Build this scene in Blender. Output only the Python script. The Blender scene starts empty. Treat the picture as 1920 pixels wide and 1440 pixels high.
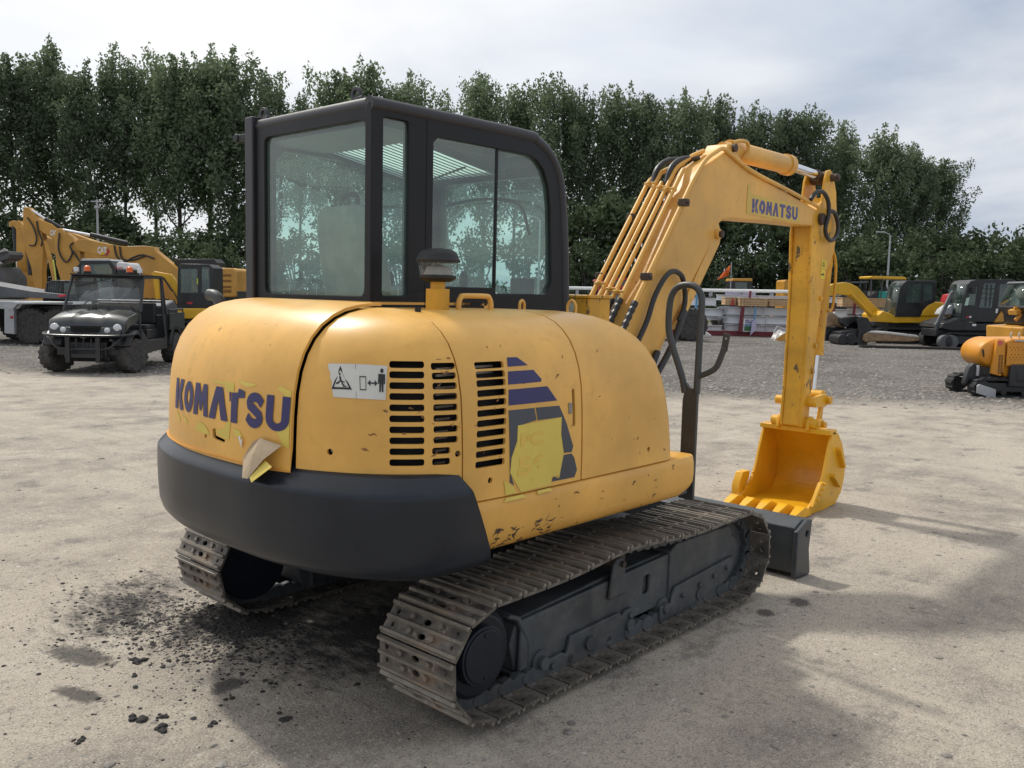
import bpy, bmesh, math, random
from mathutils import Vector, Matrix, noise
from mathutils.bvhtree import BVHTree

scene = bpy.context.scene
COL = scene.collection
R = math.radians
rnd = random.Random(7)

# ------------------------------------------------------------------ mesh helpers
class B:
    """collects shapes into one bmesh"""
    def __init__(s):
        s.bm = bmesh.new()
    def add(s, vs, fs):
        v = [s.bm.verts.new(Vector(p)) for p in vs]
        for f in fs:
            try:
                s.bm.faces.new([v[i] for i in f])
            except ValueError:
                pass
        return v
    def box(s, x0, x1, y0, y1, z0, z1, M=None):
        p = [(x, y, z) for x in (x0, x1) for y in (y0, y1) for z in (z0, z1)]
        if M is not None:
            p = [M @ Vector(q) for q in p]
        s.add(p, [(0, 1, 3, 2), (4, 6, 7, 5), (0, 4, 5, 1), (2, 3, 7, 6), (0, 2, 6, 4), (1, 5, 7, 3)])
        return s
    def bar(s, p, q, w, h=None, up=(0, 0, 1)):
        h = h or w
        p, q = Vector(p), Vector(q)
        d = (q - p).normalized()
        u = Vector(up)
        r = d.cross(u)
        if r.length < 1e-4:
            r = d.cross(Vector((1, 0, 0)))
        r.normalize()
        u = r.cross(d)
        vs = [c + r * a * w / 2 + u * b * h / 2 for c in (p, q) for a, b in ((-1, -1), (1, -1), (1, 1), (-1, 1))]
        s.add(vs, [(3, 2, 1, 0), (4, 5, 6, 7), (0, 1, 5, 4), (1, 2, 6, 5), (2, 3, 7, 6), (3, 0, 4, 7)])
        return s
    def map3(s, axis, a, u, v):
        return (u, a, v) if axis == 'y' else ((a, u, v) if axis == 'x' else (u, v, a))
    def prism(s, pts, axis, a, b, M=None):
        n = len(pts)
        vs = [s.map3(axis, a, *p) for p in pts] + [s.map3(axis, b, *p) for p in pts]
        if M is not None:
            vs = [M @ Vector(q) for q in vs]
        s.add(vs, [tuple(range(n)), tuple(range(2 * n - 1, n - 1, -1))] + [(i, i + n, (i + 1) % n + n, (i + 1) % n) for i in range(n)])
        return s
    def cyl(s, p, q, r, n=16, r2=None):
        r2 = r if r2 is None else r2
        p, q = Vector(p), Vector(q)
        d = (q - p).normalized()
        t = Vector((0, 0, 1)) if abs(d.z) < .9 else Vector((1, 0, 0))
        u = d.cross(t).normalized()
        w = d.cross(u)
        vs = []
        for c, rr in ((p, r), (q, r2)):
            for i in range(n):
                a = 2 * math.pi * i / n
                vs.append(c + (u * math.cos(a) + w * math.sin(a)) * rr)
        s.add(vs, [tuple(range(n - 1, -1, -1)), tuple(range(n, 2 * n))] + [(i, (i + 1) % n, (i + 1) % n + n, i + n) for i in range(n)])
        return s
    def tube(s, path, r, n=8, closed=False, rr=None):
        P = [Vector(p) for p in path]
        m = len(P)
        rings = []
        prev = None
        for i, p in enumerate(P):
            if closed:
                d = P[(i + 1) % m] - P[i - 1]
            else:
                d = P[min(i + 1, m - 1)] - P[max(i - 1, 0)]
            if d.length < 1e-9:
                d = Vector((0, 0, 1))
            d.normalize()
            if prev is None:
                t = Vector((0, 0, 1)) if abs(d.z) < .9 else Vector((1, 0, 0))
                u = d.cross(t).normalized()
            else:
                u = prev - d * prev.dot(d)
                u.normalize()
            prev = u
            w = d.cross(u)
            q = rr[i] if rr else r
            rings.append([p + (u * math.cos(2 * math.pi * k / n) + w * math.sin(2 * math.pi * k / n)) * q for k in range(n)])
        vs = [v for g in rings for v in g]
        fs = []
        for i in range(m if closed else m - 1):
            j = (i + 1) % m
            for k in range(n):
                fs.append((i * n + k, i * n + (k + 1) % n, j * n + (k + 1) % n, j * n + k))
        if not closed:
            fs.append(tuple(range(n - 1, -1, -1)))
            fs.append(tuple(range((m - 1) * n, m * n)))
        s.add(vs, fs)
        return s
    def loft(s, rings, closed=True, cap0=True, cap1=True):
        n = len(rings[0])
        vs = [v for g in rings for v in g]
        fs = []
        for i in range(len(rings) - 1):
            for k in range(n if closed else n - 1):
                fs.append((i * n + k, i * n + (k + 1) % n, (i + 1) * n + (k + 1) % n, (i + 1) * n + k))
        if cap0:
            fs.append(tuple(range(n - 1, -1, -1)))
        if cap1:
            fs.append(tuple(range((len(rings) - 1) * n, len(rings) * n)))
        s.add(vs, fs)
        return s
    def ball(s, c, rx, ry=None, rz=None, nu=12, nv=8, z0=-1.0):
        ry = ry or rx
        rz = rz or rx
        rings = []
        a0 = math.asin(z0)
        for i in range(nv + 1):
            a = a0 + (math.pi / 2 - a0) * i / nv
            k = max(math.cos(a), .01)
            rings.append([(c[0] + rx * k * math.cos(2 * math.pi * j / nu), c[1] + ry * k * math.sin(2 * math.pi * j / nu), c[2] + rz * math.sin(a)) for j in range(nu)])
        return s.loft(rings)
    def panel(s, outer, holes, axis, a, b, M=None):
        """flat plate with openings, between a and b along the axis"""
        t = bmesh.new()
        edges = []
        for loop in [outer] + list(holes):
            v = [t.verts.new(s.map3(axis, a, *p)) for p in loop]
            for i in range(len(v)):
                edges.append(t.edges.new((v[i], v[(i + 1) % len(v)])))
        bmesh.ops.triangle_fill(t, use_beauty=True, use_dissolve=False, edges=edges)
        ret = bmesh.ops.extrude_face_region(t, geom=t.faces[:])
        d = Vector(s.map3(axis, b - a, 0, 0))
        bmesh.ops.translate(t, vec=d, verts=[g for g in ret['geom'] if isinstance(g, bmesh.types.BMVert)])
        bmesh.ops.recalc_face_normals(t, faces=t.faces[:])
        if M is not None:
            t.transform(M)
        me = bpy.data.meshes.new('tmp')
        t.to_mesh(me)
        t.free()
        s.bm.from_mesh(me)
        bpy.data.meshes.remove(me)
        return s
    def xform(s, M):
        s.bm.transform(M)
        return s

def rrect(x0, x1, y0, y1, r, n=4):
    out = []
    for cx, cy, a0 in ((x1 - r, y1 - r, 0), (x0 + r, y1 - r, 90), (x0 + r, y0 + r, 180), (x1 - r, y0 + r, 270)):
        for i in range(n + 1):
            a = R(a0 + 90 * i / n)
            out.append((cx + r * math.cos(a), cy + r * math.sin(a)))
    return out

def circ(cx, cy, r, n=16, ry=None):
    ry = ry or r
    return [(cx + r * math.cos(2 * math.pi * i / n), cy + ry * math.sin(2 * math.pi * i / n)) for i in range(n)]

def spline(pts, k=6, closed=False):
    """Catmull-Rom through the points"""
    P = [Vector(p) for p in pts]
    n = len(P)
    out = []
    for i in range(n if closed else n - 1):
        p0 = P[(i - 1) % n] if (closed or i > 0) else P[0] * 2 - P[1]
        p1, p2 = P[i], P[(i + 1) % n]
        p3 = P[(i + 2) % n] if (closed or i + 2 < n) else P[-1] * 2 - P[-2]
        for j in range(k):
            t = j / k
            out.append(.5 * (2 * p1 + (p2 - p0) * t + (2 * p0 - 5 * p1 + 4 * p2 - p3) * t * t + (3 * p1 - p0 - 3 * p2 + p3) * t ** 3))
    if not closed:
        out.append(P[-1])
    return out

def finish_mesh(name, b, mat, smooth=38):
    bm = b.bm if isinstance(b, B) else b
    bmesh.ops.recalc_face_normals(bm, faces=bm.faces[:])
    me = bpy.data.meshes.new(name)
    bm.to_mesh(me)
    bm.free()
    if mat is not None:
        me.materials.append(mat)
    if smooth:
        me.polygons.foreach_set('use_smooth', [True] * len(me.polygons))
        me.set_sharp_from_angle(angle=R(smooth))
    return me

def obj(name, b, mat, parent=None, bevel=0, seg=2, smooth=38, label=None, solid=0):
    me = b if isinstance(b, bpy.types.Mesh) else finish_mesh(name, b, mat, smooth)
    o = bpy.data.objects.new(name, me)
    COL.objects.link(o)
    if parent is not None:
        o.parent = parent
    if solid:
        m = o.modifiers.new('thickness', 'SOLIDIFY')
        m.thickness = solid
        m.offset = -1
    if bevel:
        m = o.modifiers.new('edges', 'BEVEL')
        m.width = bevel
        m.segments = seg
        m.limit_method = 'ANGLE'
        m.angle_limit = R(40)
        m.harden_normals = False
    if label:
        o['label'] = label
    return o

def tag(o, label, cat, group=None, kind=None):
    o['label'] = label
    o['category'] = cat
    if group:
        o['group'] = group
    if kind:
        o['kind'] = kind
    return o

def thing(name, label, cat, loc=(0, 0, 0), rz=0, group=None):
    o = bpy.data.objects.new(name, None)
    COL.objects.link(o)
    o.location = loc
    o.rotation_euler = (0, 0, R(rz))
    o.empty_display_size = .2
    return tag(o, label, cat, group)

def struct(name, b, mat, smooth=0, kind='structure'):
    o = obj(name, b, mat, smooth=smooth)
    o['kind'] = kind
    return o

def copy_tree(o, parent=None):
    c = o.copy()
    COL.objects.link(c)
    if parent is not None:
        c.parent = parent
    for ch in list(o.children):
        copy_tree(ch, c)
    return c

def bake(o):
    """apply an object's modifiers"""
    dg = bpy.context.evaluated_depsgraph_get()
    me = bpy.data.meshes.new_from_object(o.evaluated_get(dg))
    return me

# ------------------------------------------------------------------ materials
def nt(name):
    m = bpy.data.materials.new(name)
    m.use_nodes = True
    t = m.node_tree
    p = t.nodes['Principled BSDF']
    return m, t, p

def N(t, kind, **kw):
    n = t.nodes.new(kind)
    for k, v in kw.items():
        if k in n.inputs:
            n.inputs[k].default_value = v
        else:
            setattr(n, k, v)
    return n

def L(t, a, b):
    t.links.new(a, b)

def tex(t, scale, detail=4, rough=.6, coords='Object', dist=0, stretch=None, off=None):
    tc = N(t, 'ShaderNodeTexCoord')
    src = tc.outputs[coords]
    if stretch or off:
        mp = N(t, 'ShaderNodeMapping')
        if stretch:
            mp.inputs['Scale'].default_value = stretch
        if off:
            mp.inputs['Location'].default_value = off
        L(t, src, mp.inputs[0])
        src = mp.outputs[0]
    n = N(t, 'ShaderNodeTexNoise')
    n.inputs['Scale'].default_value = scale
    n.inputs['Detail'].default_value = detail
    n.inputs['Roughness'].default_value = rough
    n.inputs['Distortion'].default_value = dist
    L(t, src, n.inputs['Vector'])
    return n

def ramp(t, fac, a, b, ca=(0, 0, 0, 1), cb=(1, 1, 1, 1)):
    r = N(t, 'ShaderNodeValToRGB')
    r.color_ramp.elements[0].position = a
    r.color_ramp.elements[1].position = b
    r.color_ramp.elements[0].color = ca
    r.color_ramp.elements[1].color = cb
    L(t, fac, r.inputs[0])
    return r.outputs[0]

def mixc(t, fac, a, b):
    m = N(t, 'ShaderNodeMix', data_type='RGBA')
    for sock, v in ((m.inputs['Factor'], fac), (m.inputs[6], a), (m.inputs[7], b)):
        if isinstance(v, (int, float)):
            sock.default_value = v
        elif isinstance(v, tuple):
            sock.default_value = v if len(v) == 4 else (*v, 1)
        else:
            L(t, v, sock)
    return m.outputs[2]

def bump(t, p, h, strength, dist=.01):
    b = N(t, 'ShaderNodeBump')
    b.inputs['Strength'].default_value = strength
    b.inputs['Distance'].default_value = dist
    L(t, h, b.inputs['Height'])
    L(t, b.outputs[0], p.inputs['Normal'])

def painted(name, col, rough=.4, fade=.12, chips=0, chipcol=(.05, .03, .02), scale=3, dust=0, dustcol=(.3, .26, .21), metal=0, coat=0, dents=.0, spec=.5, chipscale=14, chipstretch=None):
    m, t, p = nt(name)
    p.inputs['Metallic'].default_value = metal
    p.inputs['Specular IOR Level'].default_value = spec
    n1 = tex(t, scale, 5)
    dark = tuple(c * (1 - fade * 1.6) for c in col)
    light = tuple(min(1, c * (1 + fade) + fade * .04) for c in col)
    c = mixc(t, ramp(t, n1.outputs[0], .3, .7), dark, light)
    n2 = tex(t, scale * 9, 3)
    c = mixc(t, ramp(t, n2.outputs[0], .55, .8), c, tuple(k * (1 - fade) for k in col))
    if dust:
        n3 = tex(t, scale * 2.3, 6, .7, off=(3, 7, 1))
        c = mixc(t, ramp(t, n3.outputs[0], .62 - .3 * dust, .85, (0, 0, 0, 1), (dust, dust, dust, 1)), c, dustcol)
    if chips:
        n4 = tex(t, chipscale, 6, .75, off=(1.3, 5, 2), stretch=chipstretch)
        n5 = tex(t, 1.7, 2, off=(9, 2, 4))
        ad = N(t, 'ShaderNodeMath', operation='ADD')
        L(t, n4.outputs[0], ad.inputs[0])
        mu = N(t, 'ShaderNodeMath', operation='MULTIPLY')
        mu.inputs[1].default_value = .45
        L(t, n5.outputs[0], mu.inputs[0])
        L(t, mu.outputs[0], ad.inputs[1])
        c = mixc(t, ramp(t, ad.outputs[0], .985 - chips, 1.01 - chips), c, chipcol)
    L(t, c, p.inputs['Base Color'])
    rr = ramp(t, n1.outputs[0], .25, .75, (rough * .8,) * 3 + (1,), (min(1, rough * 1.25),) * 3 + (1,))
    L(t, rr, p.inputs['Roughness'])
    if coat:
        p.inputs['Coat Weight'].default_value = coat
        p.inputs['Coat Roughness'].default_value = .25
    if dents:
        n6 = tex(t, 2.2, 2)
        bump(t, p, n6.outputs[0], dents, .03)
    return m

def plain(name, col, rough=.5, metal=0, emit=0, spec=.5):
    m, t, p = nt(name)
    n = tex(t, 12, 3)
    c = mixc(t, n.outputs[0], tuple(k * .85 for k in col), tuple(min(1, k * 1.12) for k in col))
    L(t, c, p.inputs['Base Color'])
    p.inputs['Roughness'].default_value = rough
    p.inputs['Metallic'].default_value = metal
    p.inputs['Specular IOR Level'].default_value = spec
    return m

def glass(name, tint=(.55, .66, .64), haze=.12, hazecol=(.45, .55, .52), rough=.02, refl=.9):
    m = bpy.data.materials.new(name)
    m.use_nodes = True
    t = m.node_tree
    t.nodes.clear()
    out = N(t, 'ShaderNodeOutputMaterial')
    tr = N(t, 'ShaderNodeBsdfTransparent')
    tr.inputs[0].default_value = (*tint, 1)
    df = N(t, 'ShaderNodeBsdfDiffuse')
    df.inputs[0].default_value = (*hazecol, 1)
    mx = N(t, 'ShaderNodeMixShader')
    n = tex(t, 2.5, 5, .7)
    L(t, ramp(t, n.outputs[0], .2, .9, (haze * .5,) * 3 + (1,), (haze * 1.6,) * 3 + (1,)), mx.inputs[0])
    L(t, tr.outputs[0], mx.inputs[1])
    L(t, df.outputs[0], mx.inputs[2])
    gl = N(t, 'ShaderNodeBsdfGlossy')
    gl.inputs['Roughness'].default_value = rough
    ge = N(t, 'ShaderNodeNewGeometry')
    dt = N(t, 'ShaderNodeVectorMath', operation='DOT_PRODUCT')
    L(t, ge.outputs['Normal'], dt.inputs[0])
    L(t, ge.outputs['Incoming'], dt.inputs[1])
    ab = N(t, 'ShaderNodeMath', operation='ABSOLUTE')
    L(t, dt.outputs['Value'], ab.inputs[0])
    iv = N(t, 'ShaderNodeMath', operation='SUBTRACT')
    iv.inputs[0].default_value = 1
    L(t, ab.outputs[0], iv.inputs[1])
    pw = N(t, 'ShaderNodeMath', operation='POWER')
    pw.inputs[1].default_value = 5
    L(t, iv.outputs[0], pw.inputs[0])
    mu = N(t, 'ShaderNodeMath', operation='MULTIPLY_ADD')      # Schlick, both sides of a pane
    mu.inputs[1].default_value = .90 * refl
    mu.inputs[2].default_value = .075 * refl
    L(t, pw.outputs[0], mu.inputs[0])
    m2 = N(t, 'ShaderNodeMixShader')
    L(t, mu.outputs[0], m2.inputs[0])
    L(t, mx.outputs[0], m2.inputs[1])
    L(t, gl.outputs[0], m2.inputs[2])
    L(t, m2.outputs[0], out.inputs[0])
    return m

YEL = (.72, .40, .075)
M = {}
M['yellow'] = painted('faded_yellow_paint', (.76, .42, .09), .38, .13, chips=.045, chipcol=(.30, .13, .03), scale=2.2, dents=.12)
M['yellow_skirt'] = painted('scratched_yellow_paint', (.75, .40, .075), .4, .12, chips=.055, chipcol=(.11, .05, .025), scale=2.6, chipscale=11, chipstretch=(.6, 1, 1.5))
M['yellow_boom'] = painted('boom_yellow_paint', (.74, .41, .085), .42, .13, chips=.06, chipcol=(.2, .1, .03), scale=2.4)
M['yellow_stick'] = painted('worn_arm_paint', (.72, .37, .022), .45, .18, chips=.135, chipcol=(.12, .075, .035), scale=3, chipscale=15, chipstretch=(1, 1, .45))
M['yellow_bucket'] = painted('fresh_yellow_paint', (.78, .40, .012), .35, .12, chips=.07, chipcol=(.16, .09, .04), scale=3, dust=.25, dustcol=(.42, .24, .04))
M['grey_cw'] = painted('dark_grey_counterweight_paint', (.0075, .0120, .0200), .30, .18, scale=1.5, coat=.0, spec=.40, dents=.06, chips=.02, chipcol=(.09, .085, .08))
M['blade'] = painted('grey_blade_paint', (.040, .048, .055), .4, .2, dust=.3, dustcol=(.15, .14, .12), chips=.03, chipcol=(.2, .19, .17))
M['grey_rail'] = painted('grey_rail_paint', (.055, .058, .058), .45, .12)
M['cab_black'] = painted('black_cab_paint', (.0058, .0062, .0088), .42, .15, dust=.05, dustcol=(.028, .028, .032), spec=.3)
M['cab_roof'] = painted('dusty_cab_roof_paint', (.020, .020, .026), .4, .15, dust=.2, dustcol=(.055, .052, .055))
M['under'] = painted('dusty_undercarriage_paint', (.055, .062, .068), .5, .25, dust=.55, dustcol=(.19, .175, .15), scale=4)
M['dark'] = plain('dark_interior', (.008, .008, .009), .8)
M['black_rubber'] = plain('black_rubber', (.013, .013, .014), .6)
M['hose'] = plain('hose_rubber', (.02, .02, .022), .45)
M['chrome'] = plain('chrome_rod', (.75, .76, .78), .18, 1)
M['steel'] = plain('bare_steel', (.3, .28, .25), .5, .7)
M['rust_clamp'] = painted('rusty_clamp_steel', (.07, .045, .032), .7, .3)
M['white'] = plain('white_paint', (.75, .75, .74), .5)
M['glass'] = glass('cab_glass', (.76, .95, .885), .12, (.48, .72, .63), .01, 1.4)
M['clear'] = glass('clear_plastic', (.93, .95, .95), .035, (.6, .62, .62))
M['purple'] = painted('purple_vinyl', (.026, .023, .115), .4, .10, chips=.03, chipcol=(.25, .25, .35))
M['greyvinyl'] = painted('grey_vinyl', (.050, .058, .075), .42, .12, chips=.02, chipcol=(.2, .2, .2))
M['yvinyl'] = painted('yellow_masking_vinyl', (.68, .52, .095), .5, .06)
M['sticker'] = painted('white_sticker', (.62, .61, .56), .45, .08, chips=.02, chipcol=(.3, .28, .22))
M['ink'] = plain('black_ink', (.015, .015, .015), .5)
M['paper'] = painted('brown_paper', (.42, .32, .21), .9, .2)
M['hatch'] = bpy.data.materials.new('translucent_roof_sheet')
M['hatch'].use_nodes = True
ht_ = M['hatch'].node_tree
ht_.nodes.remove(ht_.nodes['Principled BSDF'])
hb0 = N(ht_, 'ShaderNodeBsdfTranslucent')
hb0.inputs[0].default_value = (.62, .74, .68, 1)
L(ht_, hb0.outputs[0], ht_.nodes['Material Output'].inputs[0])
M['seatcloth'] = painted('grey_seat_cloth', (.30, .31, .30), .9, .15, scale=9)

def shoe_mat():
    m, t, p = nt('worn_track_steel')
    n1 = tex(t, 7, 6, .7)
    n2 = tex(t, 23, 5, .7, off=(4, 1, 2))
    n3 = tex(t, 4, 4, .65, off=(8, 3, 5))
    c = mixc(t, ramp(t, n1.outputs[0], .42, .62), (.042, .037, .034), (.20, .175, .145))
    c = mixc(t, ramp(t, n3.outputs[0], .5, .68), c, (.19, .115, .065))
    c = mixc(t, ramp(t, n2.outputs[0], .58, .74), c, (.42, .39, .34))
    ge = N(t, 'ShaderNodeNewGeometry')
    c = mixc(t, ramp(t, ge.outputs['Pointiness'], .56, .72, (0, 0, 0, 1), (.45, .45, .45, 1)), c, (.42, .37, .30))
    L(t, c, p.inputs['Base Color'])
    p.inputs['Metallic'].default_value = .25
    L(t, ramp(t, n2.outputs[0], .3, .7, (.65,) * 3 + (1,), (.38,) * 3 + (1,)), p.inputs['Roughness'])
    bump(t, p, n2.outputs[0], .3, .004)
    return m
M['shoe'] = shoe_mat()

# ------------------------------------------------------------------ camera, world, sun
cam = bpy.data.cameras.new('camera')
co = bpy.data.objects.new('camera', cam)
COL.objects.link(co)
scene.camera = co
cam.sensor_width = 36
cam.lens = 31.055
cam.clip_end = 2000
cam.clip_start = .05
yaw, pitch, roll = R(42.3554), R(5.82018), R(1.35302)
f_ = Vector((math.cos(yaw) * math.cos(pitch), math.sin(yaw) * math.cos(pitch), -math.sin(pitch)))
r_ = f_.cross(Vector((0, 0, 1))).normalized()
u_ = r_.cross(f_)
r2 = r_ * math.cos(roll) + u_ * math.sin(roll)
u2 = -r_ * math.sin(roll) + u_ * math.cos(roll)
Mx = Matrix((r2, u2, -f_)).transposed().to_4x4()
Mx.translation = Vector((-3.32586, -3.08195, 1.59865))
co.matrix_world = Mx

SUN_EL = 52
SUN_DIR = Vector((.10, .995, 0)).normalized()            # horizontal direction towards the sun
sv = Vector((SUN_DIR.x * math.cos(R(SUN_EL)), SUN_DIR.y * math.cos(R(SUN_EL)), math.sin(R(SUN_EL))))
sun = bpy.data.lights.new('sun', 'SUN')
sun.energy = 2.3
sun.angle = R(3.0)
sun.color = (1, .955, .88)
so = bpy.data.objects.new('sun', sun)
COL.objects.link(so)
so.rotation_euler = sv.to_track_quat('Z', 'Y').to_euler()
so.location = (0, 0, 30)

def make_world():
    w = bpy.data.worlds.new('World')
    scene.world = w
    w.use_nodes = True
    t = w.node_tree
    t.nodes.clear()
    out = N(t, 'ShaderNodeOutputWorld')
    sky = N(t, 'ShaderNodeTexSky', sky_type='NISHITA')
    sky.sun_disc = False
    sky.sun_elevation = R(SUN_EL)
    sky.sun_rotation = math.atan2(SUN_DIR.x, SUN_DIR.y)
    sky.dust_density = 2.0
    b1 = N(t, 'ShaderNodeBackground')
    b1.inputs[1].default_value = .10
    L(t, sky.outputs[0], b1.inputs[0])
    # layered cloud on a flat deck: direction / height
    tc = N(t, 'ShaderNodeTexCoord')
    sp = N(t, 'ShaderNodeSeparateXYZ')
    L(t, tc.outputs['Generated'], sp.inputs[0])
    az = N(t, 'ShaderNodeMath', operation='MAXIMUM')
    az.inputs[1].default_value = 0
    L(t, sp.outputs[2], az.inputs[0])
    a2 = N(t, 'ShaderNodeMath', operation='ADD')
    a2.inputs[1].default_value = .16
    L(t, az.outputs[0], a2.inputs[0])
    dv = []
    for k in (0, 1):
        d = N(t, 'ShaderNodeMath', operation='DIVIDE')
        L(t, sp.outputs[k], d.inputs[0])
        L(t, a2.outputs[0], d.inputs[1])
        dv.append(d)
    cb = N(t, 'ShaderNodeCombineXYZ')
    L(t, dv[0].outputs[0], cb.inputs[0])
    L(t, dv[1].outputs[0], cb.inputs[1])
    n1 = N(t, 'ShaderNodeTexNoise')
    n1.inputs['Scale'].default_value = 1.15
    n1.inputs['Detail'].default_value = 7
    n1.inputs['Roughness'].default_value = .52
    n1.inputs['Distortion'].default_value = .35
    L(t, cb.outputs[0], n1.inputs['Vector'])
    n2 = N(t, 'ShaderNodeTexNoise')
    n2.inputs['Scale'].default_value = .55
    n2.inputs['Detail'].default_value = 3
    mp = N(t, 'ShaderNodeMapping')
    mp.inputs['Location'].default_value = (3.1, 1.7, 0)
    L(t, cb.outputs[0], mp.inputs[0])
    L(t, mp.outputs[0], n2.inputs['Vector'])
    col = mixc(t, ramp(t, n1.outputs[0], .36, .66), (.39, .44, .525), (.67, .69, .72))
    # brighter towards the veiled sun
    dt = N(t, 'ShaderNodeVectorMath', operation='DOT_PRODUCT')
    dt.inputs[1].default_value = tuple(sv)
    L(t, tc.outputs['Generated'], dt.inputs[0])
    col = mixc(t, ramp(t, dt.outputs['Value'], .45, 1.0, (0, 0, 0, 1), (.8, .8, .8, 1)), col, (1.15, 1.12, 1.07))
    b2 = N(t, 'ShaderNodeBackground')
    b2.inputs[1].default_value = 1.0
    L(t, col, b2.inputs[0])
    mx = N(t, 'ShaderNodeMixShader')
    L(t, ramp(t, n2.outputs[0], .28, .5, (.62,) * 3 + (1,), (.97,) * 3 + (1,)), mx.inputs[0])
    L(t, b1.outputs[0], mx.inputs[1])
    L(t, b2.outputs[0], mx.inputs[2])
    L(t, mx.outputs[0], out.inputs[0])
make_world()
vs = scene.view_settings
vs.view_transform = 'Standard'
vs.look = 'None'
vs.gamma = 1
vs.exposure = 0.33
scene.cycles.max_bounces = 5
scene.cycles.transparent_max_bounces = 12
scene.cycles.use_denoising = True
# ------------------------------------------------------------------ ground
def ground_mat():
    m, t, p = nt('yard_ground')
    p.inputs['Roughness'].default_value = .92
    p.inputs['Specular IOR Level'].default_value = .25
    tc = N(t, 'ShaderNodeTexCoord')
    geo = tc.outputs['Object']
    def noise(scale, detail=5, rough=.6, off=(0, 0, 0), stretch=(1, 1, 1), rot=0, dist=0):
        mp = N(t, 'ShaderNodeMapping')
        mp.inputs['Location'].default_value = off
        mp.inputs['Scale'].default_value = stretch
        mp.inputs['Rotation'].default_value = (0, 0, rot)
        L(t, geo, mp.inputs[0])
        n = N(t, 'ShaderNodeTexNoise')
        n.inputs['Scale'].default_value = scale
        n.inputs['Detail'].default_value = detail
        n.inputs['Roughness'].default_value = rough
        n.inputs['Distortion'].default_value = dist
        L(t, mp.outputs[0], n.inputs['Vector'])
        return n.outputs[0]
    def math_(op, a, b):
        q = N(t, 'ShaderNodeMath', operation=op)
        for i, v in enumerate((a, b)):
            if isinstance(v, (int, float)):
                q.inputs[i].default_value = v
            else:
                L(t, v, q.inputs[i])
        return q.outputs[0]
    sp = N(t, 'ShaderNodeSeparateXYZ')
    L(t, geo, sp.inputs[0])
    X, Y = sp.outputs[0], sp.outputs[1]
    # packed dirt
    big = noise(.45, 4, .6)
    mid = noise(2.6, 6, .65, (4, 2, 0))
    fine = noise(28, 6, .75, (1, 9, 0))
    grit = noise(110, 3, .7, (5, 5, 0))
    c = mixc(t, ramp(t, big, .40, .62), (.285, .248, .208), (.465, .408, .335))
    c = mixc(t, ramp(t, mid, .46, .64), c, (.47, .415, .335))
    c = mixc(t, ramp(t, mid, .34, .44, (1, 1, 1, 1), (0, 0, 0, 1)), c, (.225, .20, .172))
    streak = noise(1.5, 6, .7, (2, 8, 0), (.35, 3.2, 1), R(-18))
    c = mixc(t, ramp(t, streak, .58, .72, (0, 0, 0, 1), (.55,) * 3 + (1,)), c, (.50, .45, .375))
    ruts = noise(1.1, 5, .72, (5, 1, 0), (3.4, .28, 1), R(-30), .4)
    c = mixc(t, ramp(t, ruts, .56, .68, (0, 0, 0, 1), (.35,) * 3 + (1,)), c, (.19, .17, .15))
    pale = noise(.9, 5, .7, (11, 3, 0), (.6, 1.5, 1), R(25))
    c = mixc(t, ramp(t, pale, .60, .70, (0, 0, 0, 1), (.6,) * 3 + (1,)), c, (.55, .50, .42))
    c = mixc(t, ramp(t, fine, .53, .62, (0, 0, 0, 1), (.55,) * 3 + (1,)), c, (.19, .165, .145))
    c = mixc(t, ramp(t, fine, .36, .45, (.6,) * 3 + (1,), (0, 0, 0, 1)), c, (.55, .49, .40))
    c = mixc(t, ramp(t, grit, .57, .66), c, (.60, .56, .50))
    c = mixc(t, ramp(t, grit, .36, .43, (1, 1, 1, 1), (0, 0, 0, 1)), c, (.15, .135, .12))
    fl = N(t, 'ShaderNodeTexVoronoi')
    fl.inputs['Scale'].default_value = 17
    L(t, geo, fl.inputs['Vector'])
    fsep = N(t, 'ShaderNodeSeparateColor')
    L(t, fl.outputs['Color'], fsep.inputs[0])
    fm = math_('MULTIPLY', ramp(t, fl.outputs['Distance'], .10, .22, (1, 1, 1, 1), (0, 0, 0, 1)), ramp(t, fsep.outputs[0], .70, .72))
    c = mixc(t, fm, c, mixc(t, fsep.outputs[1], (.08, .075, .07), (.62, .58, .52)))
    # dark crumbled soil behind the left track and under the machine
    def blob(cx, cy, rx, ry, rot):
        mp = N(t, 'ShaderNodeMapping', vector_type='TEXTURE')
        mp.inputs['Location'].default_value = (cx, cy, 0)
        mp.inputs['Rotation'].default_value = (0, 0, rot)
        mp.inputs['Scale'].default_value = (rx, ry, 1)
        L(t, geo, mp.inputs[0])
        ln = N(t, 'ShaderNodeVectorMath', operation='LENGTH')
        L(t, mp.outputs[0], ln.inputs[0])
        return ramp(t, ln.outputs['Value'], .1, 1.0, (1, 1, 1, 1), (0, 0, 0, 1))
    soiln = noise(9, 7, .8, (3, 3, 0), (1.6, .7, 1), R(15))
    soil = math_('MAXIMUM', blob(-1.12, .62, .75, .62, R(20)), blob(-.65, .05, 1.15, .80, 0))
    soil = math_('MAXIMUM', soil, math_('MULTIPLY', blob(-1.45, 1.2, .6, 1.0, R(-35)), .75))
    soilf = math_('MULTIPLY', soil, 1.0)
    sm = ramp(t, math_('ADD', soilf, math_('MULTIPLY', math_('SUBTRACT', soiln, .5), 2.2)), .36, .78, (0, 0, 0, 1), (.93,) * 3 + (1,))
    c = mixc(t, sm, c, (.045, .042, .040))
    # small oil stains
    stn = noise(24, 5, .8, (2, 2, 0))
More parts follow.
